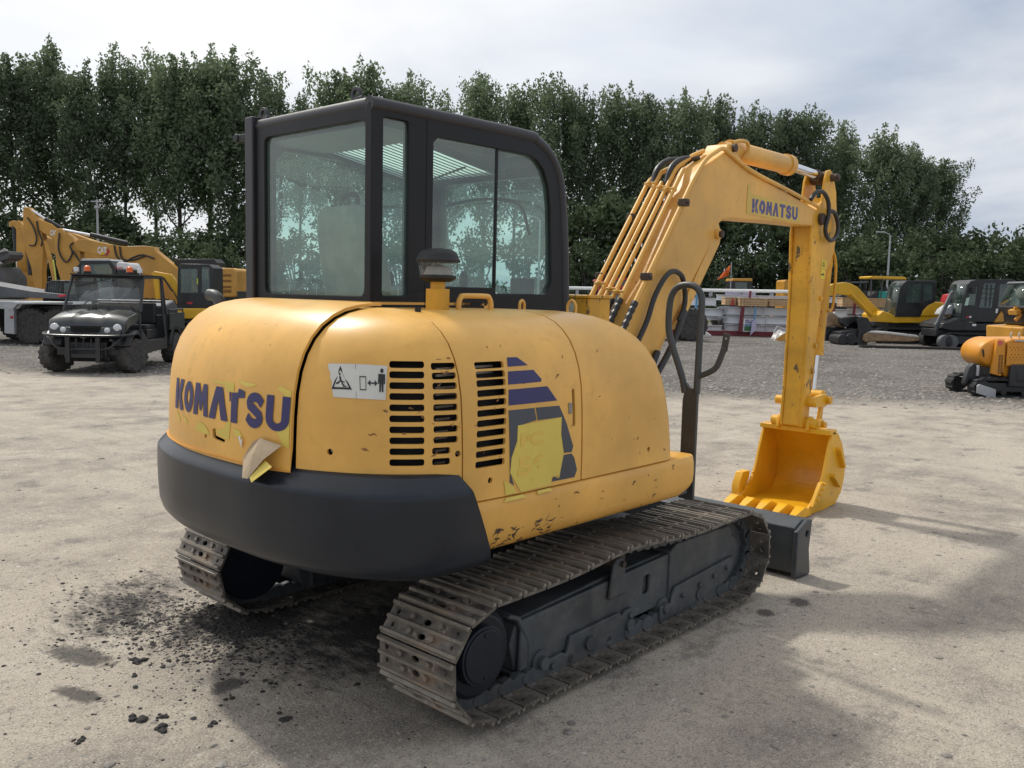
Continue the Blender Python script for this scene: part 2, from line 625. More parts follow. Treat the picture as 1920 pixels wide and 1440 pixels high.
    for cx, cy, rx, ry in ((.82, -1.10, .075, .06), (1.10, -1.155, .10, .075), (1.6, -2.2, .22, .10), (1.25, -2.35, .12, .07), (4.4, -3.1, .45, .16), (-1.85, .75, .10, .25), (-1.55, .05, .11, .07), (-2.0, .38, .06, .17)):
        b = blob(cx, cy, rx * 1.3, ry * 1.3, .3)
        c = mixc(t, ramp(t, math_('ADD', b, math_('MULTIPLY', math_('SUBTRACT', stn, .5), 1.1)), .36, .62, (0, 0, 0, 1), (.8,) * 3 + (1,)), c, (.05, .047, .045))
    # loose grey gravel beyond the dirt apron
    d = math_('ADD', math_('MULTIPLY', X, .816), math_('MULTIPLY', Y, .578))
    edge = math_('ADD', d, math_('MULTIPLY', math_('SUBTRACT', noise(.9, 5, .7, (7, 1, 0)), .5), 2.4))
    gm = ramp(t, math_('MULTIPLY', math_('SUBTRACT', edge, 9.2), .5), 0, 1)
    vor = N(t, 'ShaderNodeTexVoronoi')
    vor.inputs['Scale'].default_value = 26
    L(t, geo, vor.inputs['Vector'])
    gsep = N(t, 'ShaderNodeSeparateColor')
    L(t, vor.outputs['Color'], gsep.inputs[0])
    g = mixc(t, gsep.outputs[0], (.095, .086, .078), (.42, .39, .345))
    g = mixc(t, ramp(t, noise(.5, 6, .7, (3, 6, 0), (1, 1, 1)), .42, .64), g, (.15, .128, .11))
    g = mixc(t, ramp(t, noise(.16, 5, .65, (2, 1, 0), (.5, 1.6, 1), R(40)), .50, .66, (0, 0, 0, 1), (.8,) * 3 + (1,)), g, (.075, .066, .058))
    g = mixc(t, ramp(t, noise(1.1, 5, .75, (6, 4, 0), (.5, 1.8, 1), R(45)), .58, .72), g, (.48, .44, .39))
    g = mixc(t, ramp(t, vor.outputs['Distance'], 0, .5, (0, 0, 0, 1), (.5,) * 3 + (1,)), g, (.09, .085, .08))
    c = mixc(t, gm, c, g)
    L(t, c, p.inputs['Base Color'])
    h1 = math_('ADD', math_('MULTIPLY', fine, .5), math_('MULTIPLY', grit, .3))
    h1 = math_('ADD', h1, math_('MULTIPLY', mid, .8))
    h2 = math_('ADD', math_('MULTIPLY', vor.outputs['Distance'], -1.6), math_('MULTIPLY', noise(1.3, 4, .6), 2.0))
    hm = N(t, 'ShaderNodeMix', data_type='FLOAT')
    L(t, gm, hm.inputs[0])
    L(t, h1, hm.inputs[2])
    L(t, h2, hm.inputs[3])
    bump(t, p, hm.outputs[0], .8, .03)
    return m

b = B()
b.add([(-300, -300, 0), (600, -300, 0), (600, 600, 0), (-300, 600, 0)], [(0, 1, 2, 3)])
struct('ground', b, ground_mat())
# ------------------------------------------------------------------ the main excavator (machine axes: +X forward, +Y its left side)
EX = thing('tracked_excavator', 'yellow crawler excavator with dark grey cab, seen close from its rear right corner', 'excavator')

# ---- tracks
TP = .1368
def track_path():
    """plate mid-surface line of the track belt in (x, z), anticlockwise seen from +Y... bottom rearwards first"""
    r, xr, xf, zc = .217, -1.05, .865, .262
    pts = []
    for i in range(24):
        pts.append((xr + (xf - xr) * i / 23, zc - r))
    for i in range(1, 24):
        a = -math.pi / 2 + math.pi * i / 24
        pts.append((xf + r * math.cos(a) * 1.03, zc + r * math.sin(a)))
    for i in range(30):
        x = xf + (xr - xf) * i / 29
        sag = .040 * math.exp(-((x + .2) / .33) ** 2) + .012 * math.exp(-((x - .75) / .3) ** 2) * (1 - i / 29)
        pts.append((x, zc + r + sag))
    for i in range(1, 24):
        a = math.pi / 2 + math.pi * i / 24
        pts.append((xr + r * math.cos(a) * 1.1, zc + r * math.sin(a)))
    return pts
def along(pts, n, phase):
    P = [Vector((p[0], 0, p[1])) for p in pts]
    P.append(P[0])
    ln = [0]
    for a, c in zip(P, P[1:]):
        ln.append(ln[-1] + (c - a).length)
    tot = ln[-1]
    out = []
    for k in range(n):
        def at(s):
            s %= tot
            for i in range(len(ln) - 1):
                if ln[i + 1] >= s:
                    return P[i].lerp(P[i + 1], (s - ln[i]) / max(1e-9, ln[i + 1] - ln[i]))
        s = tot * k / n + phase
        h = tot / n / 2
        a, c = at(s - h), at(s + h)
        t = (c - a).normalized()
        out.append(((a + c) / 2, t))
    return out, tot / n

def shoe_mesh():
    b = B()
    holes = [circ(-.028, .0, .012, 12, .020), circ(.026, -.004, .012, 12, .020)]
    for y in (-.158, .158):
        holes.append(circ(-.027, y, .010, 8, .009))
        holes.append(circ(.024, y, .010, 8, .009))
    b.panel([(-.061, -.2), (.066, -.2), (.066, .2), (-.061, .2)], holes, 'z', -.005, .006)
    for x0, h in ((-.056, .020), (-.002, .017), (.052, .020)):
        b.prism([(x0 - .010, .0055), (x0 + .010, .0055), (x0 + .005, h), (x0 - .006, h)], 'y', -.199, .199)
    for x in (-.030, .024):
        for y in ((-.075, .075) if x < 0 else (-.06, .06)):
            b.cyl((x, y, .005), (x, y, .017), .0115, 6)
    return finish_mesh('track_shoe', b, M['shoe'], 30)
def link_mesh():
    b = B()
    for y in (-.075, .075):
        b.prism([(-.075, -.028), (-.06, -.060), (-.02, -.066), (.0, -.050), (.03, -.066), (.065, -.060), (.078, -.03), (.06, -.004), (-.055, -.004)], 'y', y - .016, y + .016)
    b.cyl((-.066, -.094, -.036), (-.066, .094, -.036), .021, 10)
    return finish_mesh('chain_link', b, M['under'], 30)
SHOE, LINK = shoe_mesh(), link_mesh()
PATH = track_path()
for side, phase in ((-1, .062), (1, .10)):
    yc = side * .78
    tr = B()
    shoes, pitch = along(PATH, 38, phase)
    # link chain in one mesh: the belt itself
    for p, t in shoes:
        nrm = Vector((t.z, 0, -t.x))                         # outward
        Mt = Matrix(((t.x, 0, nrm.x, p.x), (0, 1, 0, yc), (t.z, 0, nrm.z, p.z), (0, 0, 0, 1)))
        tmp = bmesh.new()
        tmp.from_mesh(LINK)
        tmp.transform(Mt)
        me = bpy.data.meshes.new('t')
        tmp.to_mesh(me)
        tmp.free()
        tr.bm.from_mesh(me)
        bpy.data.meshes.remove(me)
    track = obj('track', tr, M['under'], EX)
    for p, t in shoes:
        nrm = Vector((t.z, 0, -t.x))
        o = bpy.data.objects.new('track_shoe', SHOE)
        COL.objects.link(o)
        o.parent = track
        o.matrix_local = Matrix(((t.x, 0, nrm.x, p.x), (0, 1, 0, yc), (t.z, 0, nrm.z, p.z), (0, 0, 0, 1)))
    # ---- track frame with its guards
    s = side
    def Y(a):
        return s * a
    fr = B()
    fr.prism([(-.80, .10), (.28, .125), (.28, .372), (-.20, .36), (-.79, .318), (-.83, .22)], 'y', Y(.64), Y(.828))
    slot = rrect(.06, .115, .215, .305, .015)
    fr.panel([(-.80, .105), (.28, .13), (.28, .37), (-.79, .317)], [slot], 'y', Y(.833), Y(.853))
    fr.prism([(-.86, .36), (-.80, .335), (-.73, .22), (-.735, .08), (-.75, .08), (-.755, .22), (-.82, .322), (-.875, .345)], 'y', Y(.62), Y(.857))
    fr.prism([(.265, .14), (.86, .165), (.87, .39), (.83, .412), (.32, .412), (.27, .38)], 'y', Y(.64), Y(.864))
    fr.prism([(-.235, .265), (-.10, .27), (-.125, .425), (-.15, .445), (-.185, .445), (-.205, .42)], 'y', Y(.855), Y(.875))
    frame = obj('track_frame', fr, M['under'], EX, bevel=.008)
    g = B()
    g.prism([(-.66, .115), (-.55, .122), (-.53, .105), (-.515, .125), (-.50, .178), (-.15, .19), (-.13, .165), (-.11, .185), (-.045, .19), (-.045, .13), (-.12, .085), (-.34, .062), (-.60, .045), (-.66, .05)], 'y', Y(.856), Y(.874))
    for x, z in ((-.62, .085), (-.36, .13), (-.075, .16)):
        g.cyl((x, Y(.87), z), (x, Y(.888), z), .014, 6)
    obj('roller_guard', g, M['under'], frame, bevel=.004)
    g = B()
    g.prism([(.17, .135), (.235, .14), (.25, .12), (.265, .135), (.28, .185), (.30, .205), (.86, .245), (.86, .175), (.80, .125), (.55, .085), (.30, .065), (.17, .07)], 'y', Y(.866), Y(.883))
    for x, z in ((.21, .11), (.36, .15), (.52, .165), (.66, .18), (.79, .195)):
        g.cyl((x, Y(.88), z), (x, Y(.897), z), .014, 6)
    obj('roller_guard', g, M['under'], frame, bevel=.004)
    for x in (-.68, -.38, -.08, .22, .52):
        q = B()
        q.cyl((x, Y(.66), .118), (x, Y(.865), .118), .050, 16).cyl((x, Y(.86), .118), (x, Y(.89), .118), .028, 12)
        obj('track_roller', q, M['under'], frame)
    q = B()
    q.cyl((-.15, Y(.66), .43), (-.15, Y(.86), .43), .045, 16).cyl((-.15, Y(.87), .415), (-.15, Y(.89), .415), .014, 6)
    obj('carrier_roller', q, M['rust_clamp'], frame)
    # idler
    q = B()
    q.cyl((.855, Y(.70), .262), (.855, Y(.84), .262), .185, 28).cyl((.855, Y(.84), .262), (.855, Y(.865), .262), .09, 16)
    obj('idler', q, M['under'], EX, bevel=.008)
    # sprocket and travel motor
    q = B()
    teeth = []
    for i in range(19 * 4):
        a = 2 * math.pi * i / 76
        rr = .188 if i % 4 in (0, 1) else .158
        teeth.append((-1.05 + rr * math.cos(a), .262 + rr * math.sin(a)))
    q.prism(teeth, 'y', Y(.755), Y(.805))
    obj('sprocket', q, M['rust_clamp'], EX, bevel=.004)
    q = B()
    q.cyl((-1.06, Y(.66), .262), (-1.06, Y(.86), .262), .178, 32)
    q.cyl((-1.06, Y(.86), .262), (-1.06, Y(.885), .262), .178, 32, .150)
    q.cyl((-1.075, Y(.88), .275), (-1.075, Y(.925), .275), .116, 32, .112)
    q.cyl((-1.075, Y(.92), .275), (-1.075, Y(.931), .275), .100, 32)
    for i in range(2):
        q.cyl((-1.075, Y(.931), .195 + .16 * i), (-1.075, Y(.936), .195 + .16 * i), .007, 8)
    obj('travel_motor', q, M['grey_cw'], EX, bevel=.004)

# ---- car body between the tracks, swing bearing, deck
b = B()
b.box(-.55, .62, -.62, .62, .19, .42).box(-.85, .85, -.60, -.45, .22, .36).box(-.85, .85, .45, .60, .22, .36)
obj('car_body', b, M['under'], EX, bevel=.01)
b = B()
b.cyl((-.05, 0, .42), (-.05, 0, .60), .44, 40)
obj('swing_bearing', b, M['under'], EX)
b = B()
b.prism([(-1.40, -.6), (-1.25, -.80), (.22, -.80), (.62, -.45), (.62, .45), (.30, .80), (-1.25, .80), (-1.40, .6)], 'z', .625, .70)
b.box(.45, .98, -.22, .10, .62, .92)
obj('deck', b, M['under'], EX, bevel=.01)

# ---- blade
b = B()
b.prism([(1.45, .03), (1.58, .004), (1.605, .01), (1.575, .16), (1.60, .335), (1.53, .335), (1.44, .30)], 'y', -.955, .955)
b.bar((.55, -.33, .25), (1.46, -.36, .16), .10, .13).bar((.55, .33, .25), (1.46, .36, .16), .10, .13)
for s in (-1, 1):
    b.panel([(1.415, .02), (1.59, 0), (1.615, .01), (1.585, .16), (1.61, .33), (1.555, .338), (1.425, .285)], [circ(1.545, .255, .021, 14)], 'y', s * .957, s * .985)
obj('dozer_blade', b, M['blade'], EX, bevel=.006)

# ---- counterweight
CWR = [(-1.675, 0), (-1.672, -.3), (-1.637, -.53), (-1.583, -.69), (-1.505, -.82), (-1.40, -.918), (-1.26, -.962), (-1.03, -.968)]
half = spline([(x, y, 0) for x, y in CWR], 6)
def left_side(p):                                       # the left rear corner is drawn in a little more
    y = -p.y
    return Vector((p.x + .08 * (y / .9) ** 1.3 if y > 0 else p.x, y * .97, 0))
full = [left_side(p) for p in reversed(half)][:-1] + half      # left front -> rear -> right front
def ring(line, inset, z, scale_end=0):
    out = []
    n = len(line)
    for i, p in enumerate(line):
        d = line[min(i + 1, n - 1)] - line[max(i - 1, 0)]
        nr = Vector((d.y, -d.x, 0)).normalized()
        if nr.dot(p - Vector((-.4, 0, 0))) < 0:             # outward
            nr = -nr
        q = p - nr * inset
        out.append(Vector((q.x, q.y, z)))
    return out
b = B()
prof = [(.600, .20), (.603, .120), (.612, .070), (.630, .038), (.655, .017), (.69, .006), (.76, .001), (.84, -.001), (.90, 0), (.910, .0005), (.917, .003), (.924, .008), (.931, .0145), (.966, .0495), (.973, .058), (.978, .070), (.981, .09), (.982, .14)]
rings = []
for z, ins in prof:
    rg = ring(full, ins, z)
    # the ends lean: further back at the top
    k = (z - .60) / .385
    for p in rg:
        lim = -1.035 - .165 * k - .02
        if p.x > lim:
            p.x = lim
    rings.append([Vector((-.95 - .2 * k, .78, z))] + rg + [Vector((-.95 - .2 * k, -.80, z))])
b.loft(rings)
CW = obj('counterweight', b, M['grey_cw'], EX, smooth=40)

# ---- engine hood: one lofted skin, cut along the panel seams
HR = [(-1.615, 0), (-1.612, -.25), (-1.585, -.45), (-1.535, -.61), (-1.455, -.745), (-1.345, -.85), (-1.2, -.912), (-1.0, -.93)]
hh = spline([(x, y, 0) for x, y in HR], 6)
line = [left_side(p) for p in reversed(hh)][:-1] + hh
w = []
n = len(line)
for i, p in enumerate(line):
    d = line[min(i + 1, n - 1)] - line[max(i - 1, 0)]
    nr = Vector((d.y, -d.x, 0)).normalized()
    if nr.dot(p - Vector((-.4, 0, 0))) < 0:
        nr = -nr
    w.append((0, nr.x, nr.y))
side = [(x, -.935) for x in (-.9, -.75, -.6, -.45, -.3, -.15, 0)]
for x, y in side:
    line.append(Vector((x, y, 0)))
    w.append((0, 0, -1))
for i in range(1, 9):                                     # front right corner
    a = R(90 * i / 8)
    line.append(Vector((.08 + .125 * math.sin(a), -.81 - .125 * math.cos(a), 0)))
    w.append((math.sin(a), 0, -math.cos(a)))
for y in (-.6, -.45, -.3, -.2):
    line.append(Vector((.205, y, 0)))
    w.append((1, 0, 0))
HP = [(.862, 0, 0), (.95, 0, .012), (1.05, .002, .028), (1.15, .006, .055), (1.24, .014, .088), (1.31, .028, .125), (1.37, .050, .168), (1.42, .080, .215), (1.46, .118, .27), (1.49, .162, .33), (1.51, .21, .385), (1.522, .262, .44), (1.53, .33, .51)]
rings = []
for z, ins, fi in HP:
    rg = []
    for p, (wf, wx, wy) in zip(line, w):
        if p.x > -.9 and p.y < 0:
            kf = min(1, max(0, (p.x + .6) / .8)) ** 1.3
            ks = min(1, max(0, (-.2 - p.y) / .6))
            rg.append(Vector((p.x - kf * fi, p.y + ks * ins, z)))
        else:
            rg.append(Vector((p.x - wx * ins, p.y - wy * ins, z)))
    rings.append(rg)
top = rings[-1]
hb = B()
hb.loft(rings, closed=False, cap0=False, cap1=False)
hood_all = hb.bm
# flat top: strip from the last ring inwards
for i in range(len(top) - 1):
    pass
vtop = [v for v in hood_all.verts if abs(v.co.z - 1.53) < 1e-5]
vtop.sort(key=lambda v: v.index)
hood_all.verts.ensure_lookup_table()
base = len(hood_all.verts) - len(top)
tv = [hood_all.verts[base + i] for i in range(len(top))]
inner = [hood_all.verts.new(p) for p in (Vector((-.36, -.19, 1.5305)), Vector((-1.06, -.19, 1.5305)), Vector((-1.06, .62, 1.5305)))]
hood_all.faces.new(tv + inner)
bmesh.ops.triangulate(hood_all, faces=[f for f in hood_all.faces if len(f.verts) > 4])
bmesh.ops.recalc_face_normals(hood_all, faces=hood_all.faces[:])
if sum(f.normal.z for f in hood_all.faces) < 0:
    bmesh.ops.reverse_faces(hood_all, faces=hood_all.faces[:])
HOODMESH = bpy.data.meshes.new('hood_skin')
hood_all.to_mesh(HOODMESH)
hood_all.free()
def hood_part(cuts, proud=0):
    t = bmesh.new()
    t.from_mesh(HOODMESH)
    for co_, no_ in cuts:                               # keep the side the normal points to
        bmesh.ops.bisect_plane(t, geom=t.verts[:] + t.edges[:] + t.faces[:], plane_co=co_, plane_no=no_, clear_inner=True)
    if proud:
        t.normal_update()
        for v in t.verts:
            v.co += v.normal * proud
    return t
G = .0045
SEAM1, SEAM2, SEAM3 = -.475, -1.195, -.545
parts_def = {
    'rear_hood': ([((0, SEAM1 + G, 0), (0, 1, 0)), ((0, 0, .95), (0, 0, 1))], .024),
    'corner_panel': ([((0, SEAM1 - G, 0), (0, -1, 0)), ((SEAM2 - G, 0, 0), (-1, 0, 0)), ((0, 0, .95), (0, 0, 1))], .006),
    'side_door': ([((SEAM2 + G, 0, 0), (1, 0, 0)), ((SEAM3 - G, 0, 0), (-1, 0, 0)), ((0, -.19, 0), (0, -1, 0))], 0),
    'front_cover': ([((SEAM3 + G, 0, 0), (1, 0, 0)), ((0, -.19, 0), (0, -1, 0))], 0),
}
BVH = {}
HOOD = {}
def hole_ring(p, nrm, up, outline, depth=.06):
    """prism cutter standing on the skin"""
    nrm = Vector(nrm).normalized()
    up = Vector(up)
    rt = up.cross(nrm).normalized()
    up = nrm.cross(rt)
    c = B()
    n_ = len(outline)
    vs_ = [Vector(p) + rt * a + up * d + nrm * depth for a, d in outline] + [Vector(p) + rt * a + up * d - nrm * depth for a, d in outline]
    c.add(vs_, [tuple(range(n_)), tuple(range(2 * n_ - 1, n_ - 1, -1))] + [(i, i + n_, (i + 1) % n_ + n_, (i + 1) % n_) for i in range(n_)])
    return c.bm
def join_bm(dst, src):
    me = bpy.data.meshes.new('t')
    src.to_mesh(me)
    src.free()
    dst.from_mesh(me)
    bpy.data.meshes.remove(me)

VENTS = {'corner_panel': [], 'side_door': [], 'rear_hood': [], 'front_cover': []}
def slot(wd, ht, r=.008):
    return rrect(-wd / 2, wd / 2, -ht / 2, ht / 2, min(r, ht / 2 - .001), 3)
for i in range(10):
    z = 1.354 - i * .0371
    VENTS['corner_panel'].append(((-1.360 - .02 * i / 9, -.805 - .03 * i / 9, z), slot(.118, .0235)))
    VENTS['corner_panel'].append(((-1.254 if i < 8 else -1.272, -.885, z), slot(.090 if i < 8 else .066, .0235)))
for i in range(11):
    VENTS['side_door'].append(((-1.045 - .021 * i / 10, -.93, 1.358 - i * .0365), slot(.142, .0245)))
VENTS['side_door'].append(((-.597, -.93, 1.157), slot(.017, .150)))
for nm_, p_ in (('corner_panel', (-1.537, -.615, 1.046)), ('corner_panel', (-1.216, -.913, 1.043)), ('side_door', (-1.065, -.926, .93)), ('side_door', (-.614, -.935, .929)), ('front_cover', (-.064, -.935, .93))):
    VENTS[nm_].append((p_, circ(0, 0, .0115, 12)))
VENTS['rear_hood'].append(((-1.637, -.052, 1.036), [(-.045, .022), (-.038, .029), (-.022, .029), (-.018, .004), (.046, -.004), (.048, -.010), (.040, -.016), (-.030, -.010), (-.043, -.002)]))
VENTS['rear_hood'].append(((-1.637, .047, 1.028), circ(0, 0, .009, 10)))
for nm, (cuts, proud) in parts_def.items():
    t = hood_part(cuts, proud)
    if nm == 'rear_hood':                               # the bonnet ends at the side door seam beside the cab
        for co_, no_ in (((SEAM2 - G, 0, 0), (1, 0, 0)), ((0, -.19, 0), (0, 1, 0))):
            bmesh.ops.bisect_plane(t, geom=t.verts[:] + t.edges[:] + t.faces[:], plane_co=co_, plane_no=no_)
        bmesh.ops.delete(t, geom=[f for f in t.faces if f.calc_center_median().x > SEAM2 - G and f.calc_center_median().y < -.19], context='FACES')
    BVH[nm] = BVHTree.FromBMesh(t)
    me = bpy.data.meshes.new(nm)
    t.to_mesh(me)
    t.free()
    me.materials.append(M['yellow'])
    o = bpy.data.objects.new(nm, me)
    COL.objects.link(o)
    md = o.modifiers.new('thickness', 'SOLIDIFY')
    md.thickness = .012
    md.offset = -1
    cut = None
    if VENTS[nm]:
        cb = bmesh.new()
        for (px, py, pz), outline in VENTS[nm]:
            loc, nr, _, _ = BVH[nm].find_nearest(Vector((px, py, pz)))
            if nr.dot(loc - Vector((-.6, 0, 1.2))) < 0:
                nr = -nr
            nr.z = 0
            join_bm(cb, hole_ring(loc, nr, (0, 0, 1), outline))
        bmesh.ops.recalc_face_normals(cb, faces=cb.faces[:])
        cme = bpy.data.meshes.new('cut')
        cb.to_mesh(cme)
        cb.free()
        cut = bpy.data.objects.new('cut', cme)
        COL.objects.link(cut)
        bm_ = o.modifiers.new('holes', 'BOOLEAN')
        bm_.operation = 'DIFFERENCE'
        bm_.object = cut
        bm_.solver = 'EXACT'
    me2 = bake(o)
    bpy.data.objects.remove(o)
    if cut:
        bpy.data.objects.remove(cut)
    me2.polygons.foreach_set('use_smooth', [True] * len(me2.polygons))
    me2.set_sharp_from_angle(angle=R(35))
    HOOD[nm] = obj(nm, me2, None, EX)
# dark engine bay inside the hood
t = bmesh.new()
t.from_mesh(HOODMESH)
cc = Vector((-.75, 0, 1.1))
for v in t.verts:
    v.co = cc + Vector(((v.co.x - cc.x) * .94, (v.co.y - cc.y) * .94, (v.co.z - cc.z) * .93))
b = B()
b.bm.free()
b.bm = t
eng = obj('engine', b, M['dark'], EX)
b = B()
for i in range(16):
    z = 1.0 + i * .022
    b.box(-1.26, -.98, -.845, -.835, z, z + .008)
obj('radiator', b, M['steel'], eng)

# ---- side skirt
b = B()
prof = [(-.80, .655), (-.86, .656), (-.90, .664), (-.925, .685), (-.938, .72), (-.942, .77), (-.940, .82), (-.934, .850), (-.925, .857), (-.80, .857)]
rings = []
for x, k in ((-1.19, 0), (-.6, 0), (0, 0), (.25, 0), (.30, .001), (.325, .005), (.34, .014), (.346, .026)):
    rg = []
    for y, z in prof:
        zz = z + (max(0, (.76 - z)) * .35 if x > .25 else 0) * min(1, max(0, (x - .25) / .09))
        rg.append((x, y + k, zz))
    rings.append(rg)
b.loft(rings)
SK_ = obj('side_skirt', b, M['yellow_skirt'], EX, smooth=50)
skirt_bvh = BVHTree.FromObject(SK_, bpy.context.evaluated_depsgraph_get())
M['scratch'] = painted('bare_scratched_metal', (.085, .045, .028), .7, .3)
def scratches(name, parent, surf, n_, box_, lens, seed, mat):
    rs = random.Random(seed)
    t_ = bmesh.new()
    for _ in range(n_):
        x, z = rs.uniform(box_[0], box_[1]), rs.uniform(box_[2], box_[3])
        ln, wd, an = rs.uniform(*lens), rs.uniform(.0012, .0055), rs.gauss(.15, .45)
        l_, r_s = [], []
        for k in range(5):
            f = k / 4 - .5
            px, pz = x + ln * f * math.cos(an), z + ln * f * math.sin(an) + rs.gauss(0, wd * .6)
            h_ = wd * (1 - abs(f) * 1.5) * rs.uniform(.5, 1.2)
            l_.append((px, pz + h_))
            r_s.append((px, pz - h_))
        vv = []
        for px, pz in l_ + r_s[::-1]:
            loc, nr, _, _ = surf.ray_cast(Vector((px, -3, pz)), Vector((0, 1, 0)))
            if loc is None:
                vv = None
                break
            vv.append(t_.verts.new(loc + Vector((0, -.0012, 0))))
        if vv:
            t_.faces.new(vv)
    o_ = obj(name, t_, mat, parent, smooth=0)
    return o_
bpy.context.view_layer.update()
scratches('scratches', SK_, skirt_bvh, 46, (-1.05, -.70, .668, .745), (.008, .05), 4, M['scratch'])
scratches('scratches', SK_, skirt_bvh, 16, (-.72, .15, .68, .84), (.006, .035), 5, M['scratch'])
b = B()
b.loft([[(x, -y * .97, z) for x, y, z in g] for g in rings])
obj('side_skirt', b, M['yellow_skirt'], EX, smooth=50)
b = B()
b.box(.205, .34, -.90, -.25, .66, .85).box(.25, .60, -.25, .9, .66, .85)
obj('front_step', b, M['under'], EX, bevel=.01)

# ---- grab rail on the right front corner
b = B()
b.prism([(-.895, .62), (-.815, .62), (-.815, 1.10), (-.83, 1.19), (-.85, 1.165), (-.875, 1.165), (-.895, 1.2)], 'x', .395, .415)
loop = spline([(.405, -.822, 1.14), (.405, -.80, 1.22), (.405, -.742, 1.36), (.405, -.716, 1.44), (.405, -.713, 1.53), (.405, -.722, 1.60), (.405, -.75, 1.645), (.405, -.80, 1.662), (.405, -.85, 1.655), (.405, -.885, 1.62), (.405, -.893, 1.56), (.405, -.890, 1.40), (.405, -.887, 1.14)], 5)
b.tube(loop, .0165, 10)
hook = spline([(.405, -.89, 1.225), (.405, -.94, 1.245), (.405, -.985, 1.275), (.405, -1.01, 1.33), (.405, -1.025, 1.375)], 5)
b.tube(hook, .0145, 10)
b.panel([(-1.005, 1.345), (-1.04, 1.355), (-1.052, 1.435), (-1.017, 1.44)], [circ(-1.031, 1.415, .006, 8)], 'x', .40, .408)
obj('grab_rail', b, M['grey_rail'], EX, bevel=.003)

# ---- cab
ZB = .95
cb = B()
rear_out = [(-.186, ZB), (.70, ZB), (.70, 2.35), (-.186, 2.35)]
rear_win = rrect(-.145, .60, 1.575, 2.29, .03)
cb.panel(rear_out, [rear_win], 'x', -1.028, -.985)
sil = [(-1.03, ZB), (.255, ZB), (.25, 1.5), (.228, 1.86), (.19, 2.13), (.145, 2.235), (.075, 2.305), (-.01, 2.345), (-.12, 2.36), (-1.03, 2.36)]
qwin = rrect(-.968, -.832, 1.58, 2.305, .012)
swin = [(-.69, 1.625), (-.69, 2.24), (-.665, 2.265), (-.30, 2.267), (-.07, 2.266), (-.01, 2.25), (.045, 2.205), (.082, 2.13), (.10, 2.03), (.125, 1.66), (.085, 1.60), (-.28, 1.598), (-.29, 1.625)]
cb.panel(sil, [qwin, swin], 'y', -.19, -.15)
cb.box(-.294, -.278, -.186, -.17, 1.61, 2.266)
lwin = [(-.90, 1.55), (-.90, 2.22), (-.85, 2.26), (-.10, 2.26), (.05, 2.19), (.10, 2.03), (.14, 1.2), (-.2, 1.2), (-.3, 1.55)]
cb.panel(sil, [lwin], 'y', .70, .74)
fwin = rrect(-.12, .67, 1.2, 2.2, .06)
cb.panel([(-.15, ZB), (.70, ZB), (.70, 2.28), (-.15, 2.28)], [fwin], 'x', .15, .19)
cb.box(-1.0, .2, -.15, .70, ZB, 1.02)
# left rear post with its latch bracket
CAB_POST = B()
CAB_POST.box(-1.045, -.985, .676, .742, 1.525, 2.395)
cb.box(-1.035, -1.015, .74, .835, 2.295, 2.325).cyl((-1.04, .835, 2.31), (-1.01, .835, 2.31), .021, 12)
CAB = obj('cab', cb, M['cab_black'], EX, bevel=.004)
obj('corner_post', CAB_POST, M['cab_roof'], CAB, bevel=.006)
# door and seam lines
b = B()
b.box(-.7315, -.7285, -.1915, -.19, 1.0, 2.34)
obj('door_seam', b, M['dark'], CAB)
# roof shell
rp = [(-1.03, 2.352), (-.12, 2.360), (-.01, 2.345), (.075, 2.305), (.145, 2.235), (.19, 2.13), (.228, 1.86), (.25, 1.52)]
b = B()
b.panel([(-1.02, -.17), (-.07, -.17), (-.07, .72), (-1.02, .72)], [[(-.62, .0), (-.085, .0), (-.085, .66), (-.62, .66)]], 'z', 2.345, 2.376)
b.panel([(-.985, -.148), (-.02, -.148), (-.02, .70), (-.985, .70)], [[(-.62, .0), (-.05, .0), (-.05, .66), (-.62, .66)]], 'z', 2.276, 2.284)
tp = spline([(x, 0, z) for x, z in rp], 4)
tp = [p for p in tp]
for y in (-.172, .715):
    path = [(p.x, y, p.z) for p in tp]
    b.tube(path, .030, 12)
    b.ball((-1.0, y, 2.352), .030, .030, .030)
b.tube([(-1.0, -.172, 2.352), (-1.0, .715, 2.352)], .032, 12)
front = [(x, z + .02) for x, z in rp[1:]] + [(x - .03, z - .02) for x, z in reversed(rp[1:])]
b.prism([(-.075, 2.372), (-.01, 2.362), (.085, 2.318), (.13, 2.27), (.10, 2.245), (.06, 2.28), (-.02, 2.325), (-.075, 2.335)], 'y', -.16, .70)
ROOF = obj('roof', b, M['cab_roof'], CAB, smooth=50)
b = B()
for i in range(16):
    y = .004 + i * .0415
    b.bar((-.62, y, 2.2815), (-.05, y, 2.1915), .012, .0015)
b.box(-.055, -.045, -.01, .67, 2.185, 2.28).bar((-.63, -.01, 2.283), (-.05, -.01, 2.190), .012, .03).bar((-.63, .67, 2.283), (-.05, .67, 2.190), .012, .03)
obj('roof_hatch_grille', b, M['dark'], ROOF)
b = B()
b.add([(-.62, .0, 2.284), (-.05, .0, 2.194), (-.05, .66, 2.194), (-.62, .66, 2.284)], [(0, 1, 2, 3)])
obj('roof_hatch', b, M['hatch'], ROOF)
b = B()
b.add([(-.64, -.02, 2.380), (-.075, -.02, 2.380), (-.075, .68, 2.380), (-.64, .68, 2.380)], [(0, 1, 2, 3)])
obj('window', b, M['clear'], ROOF)
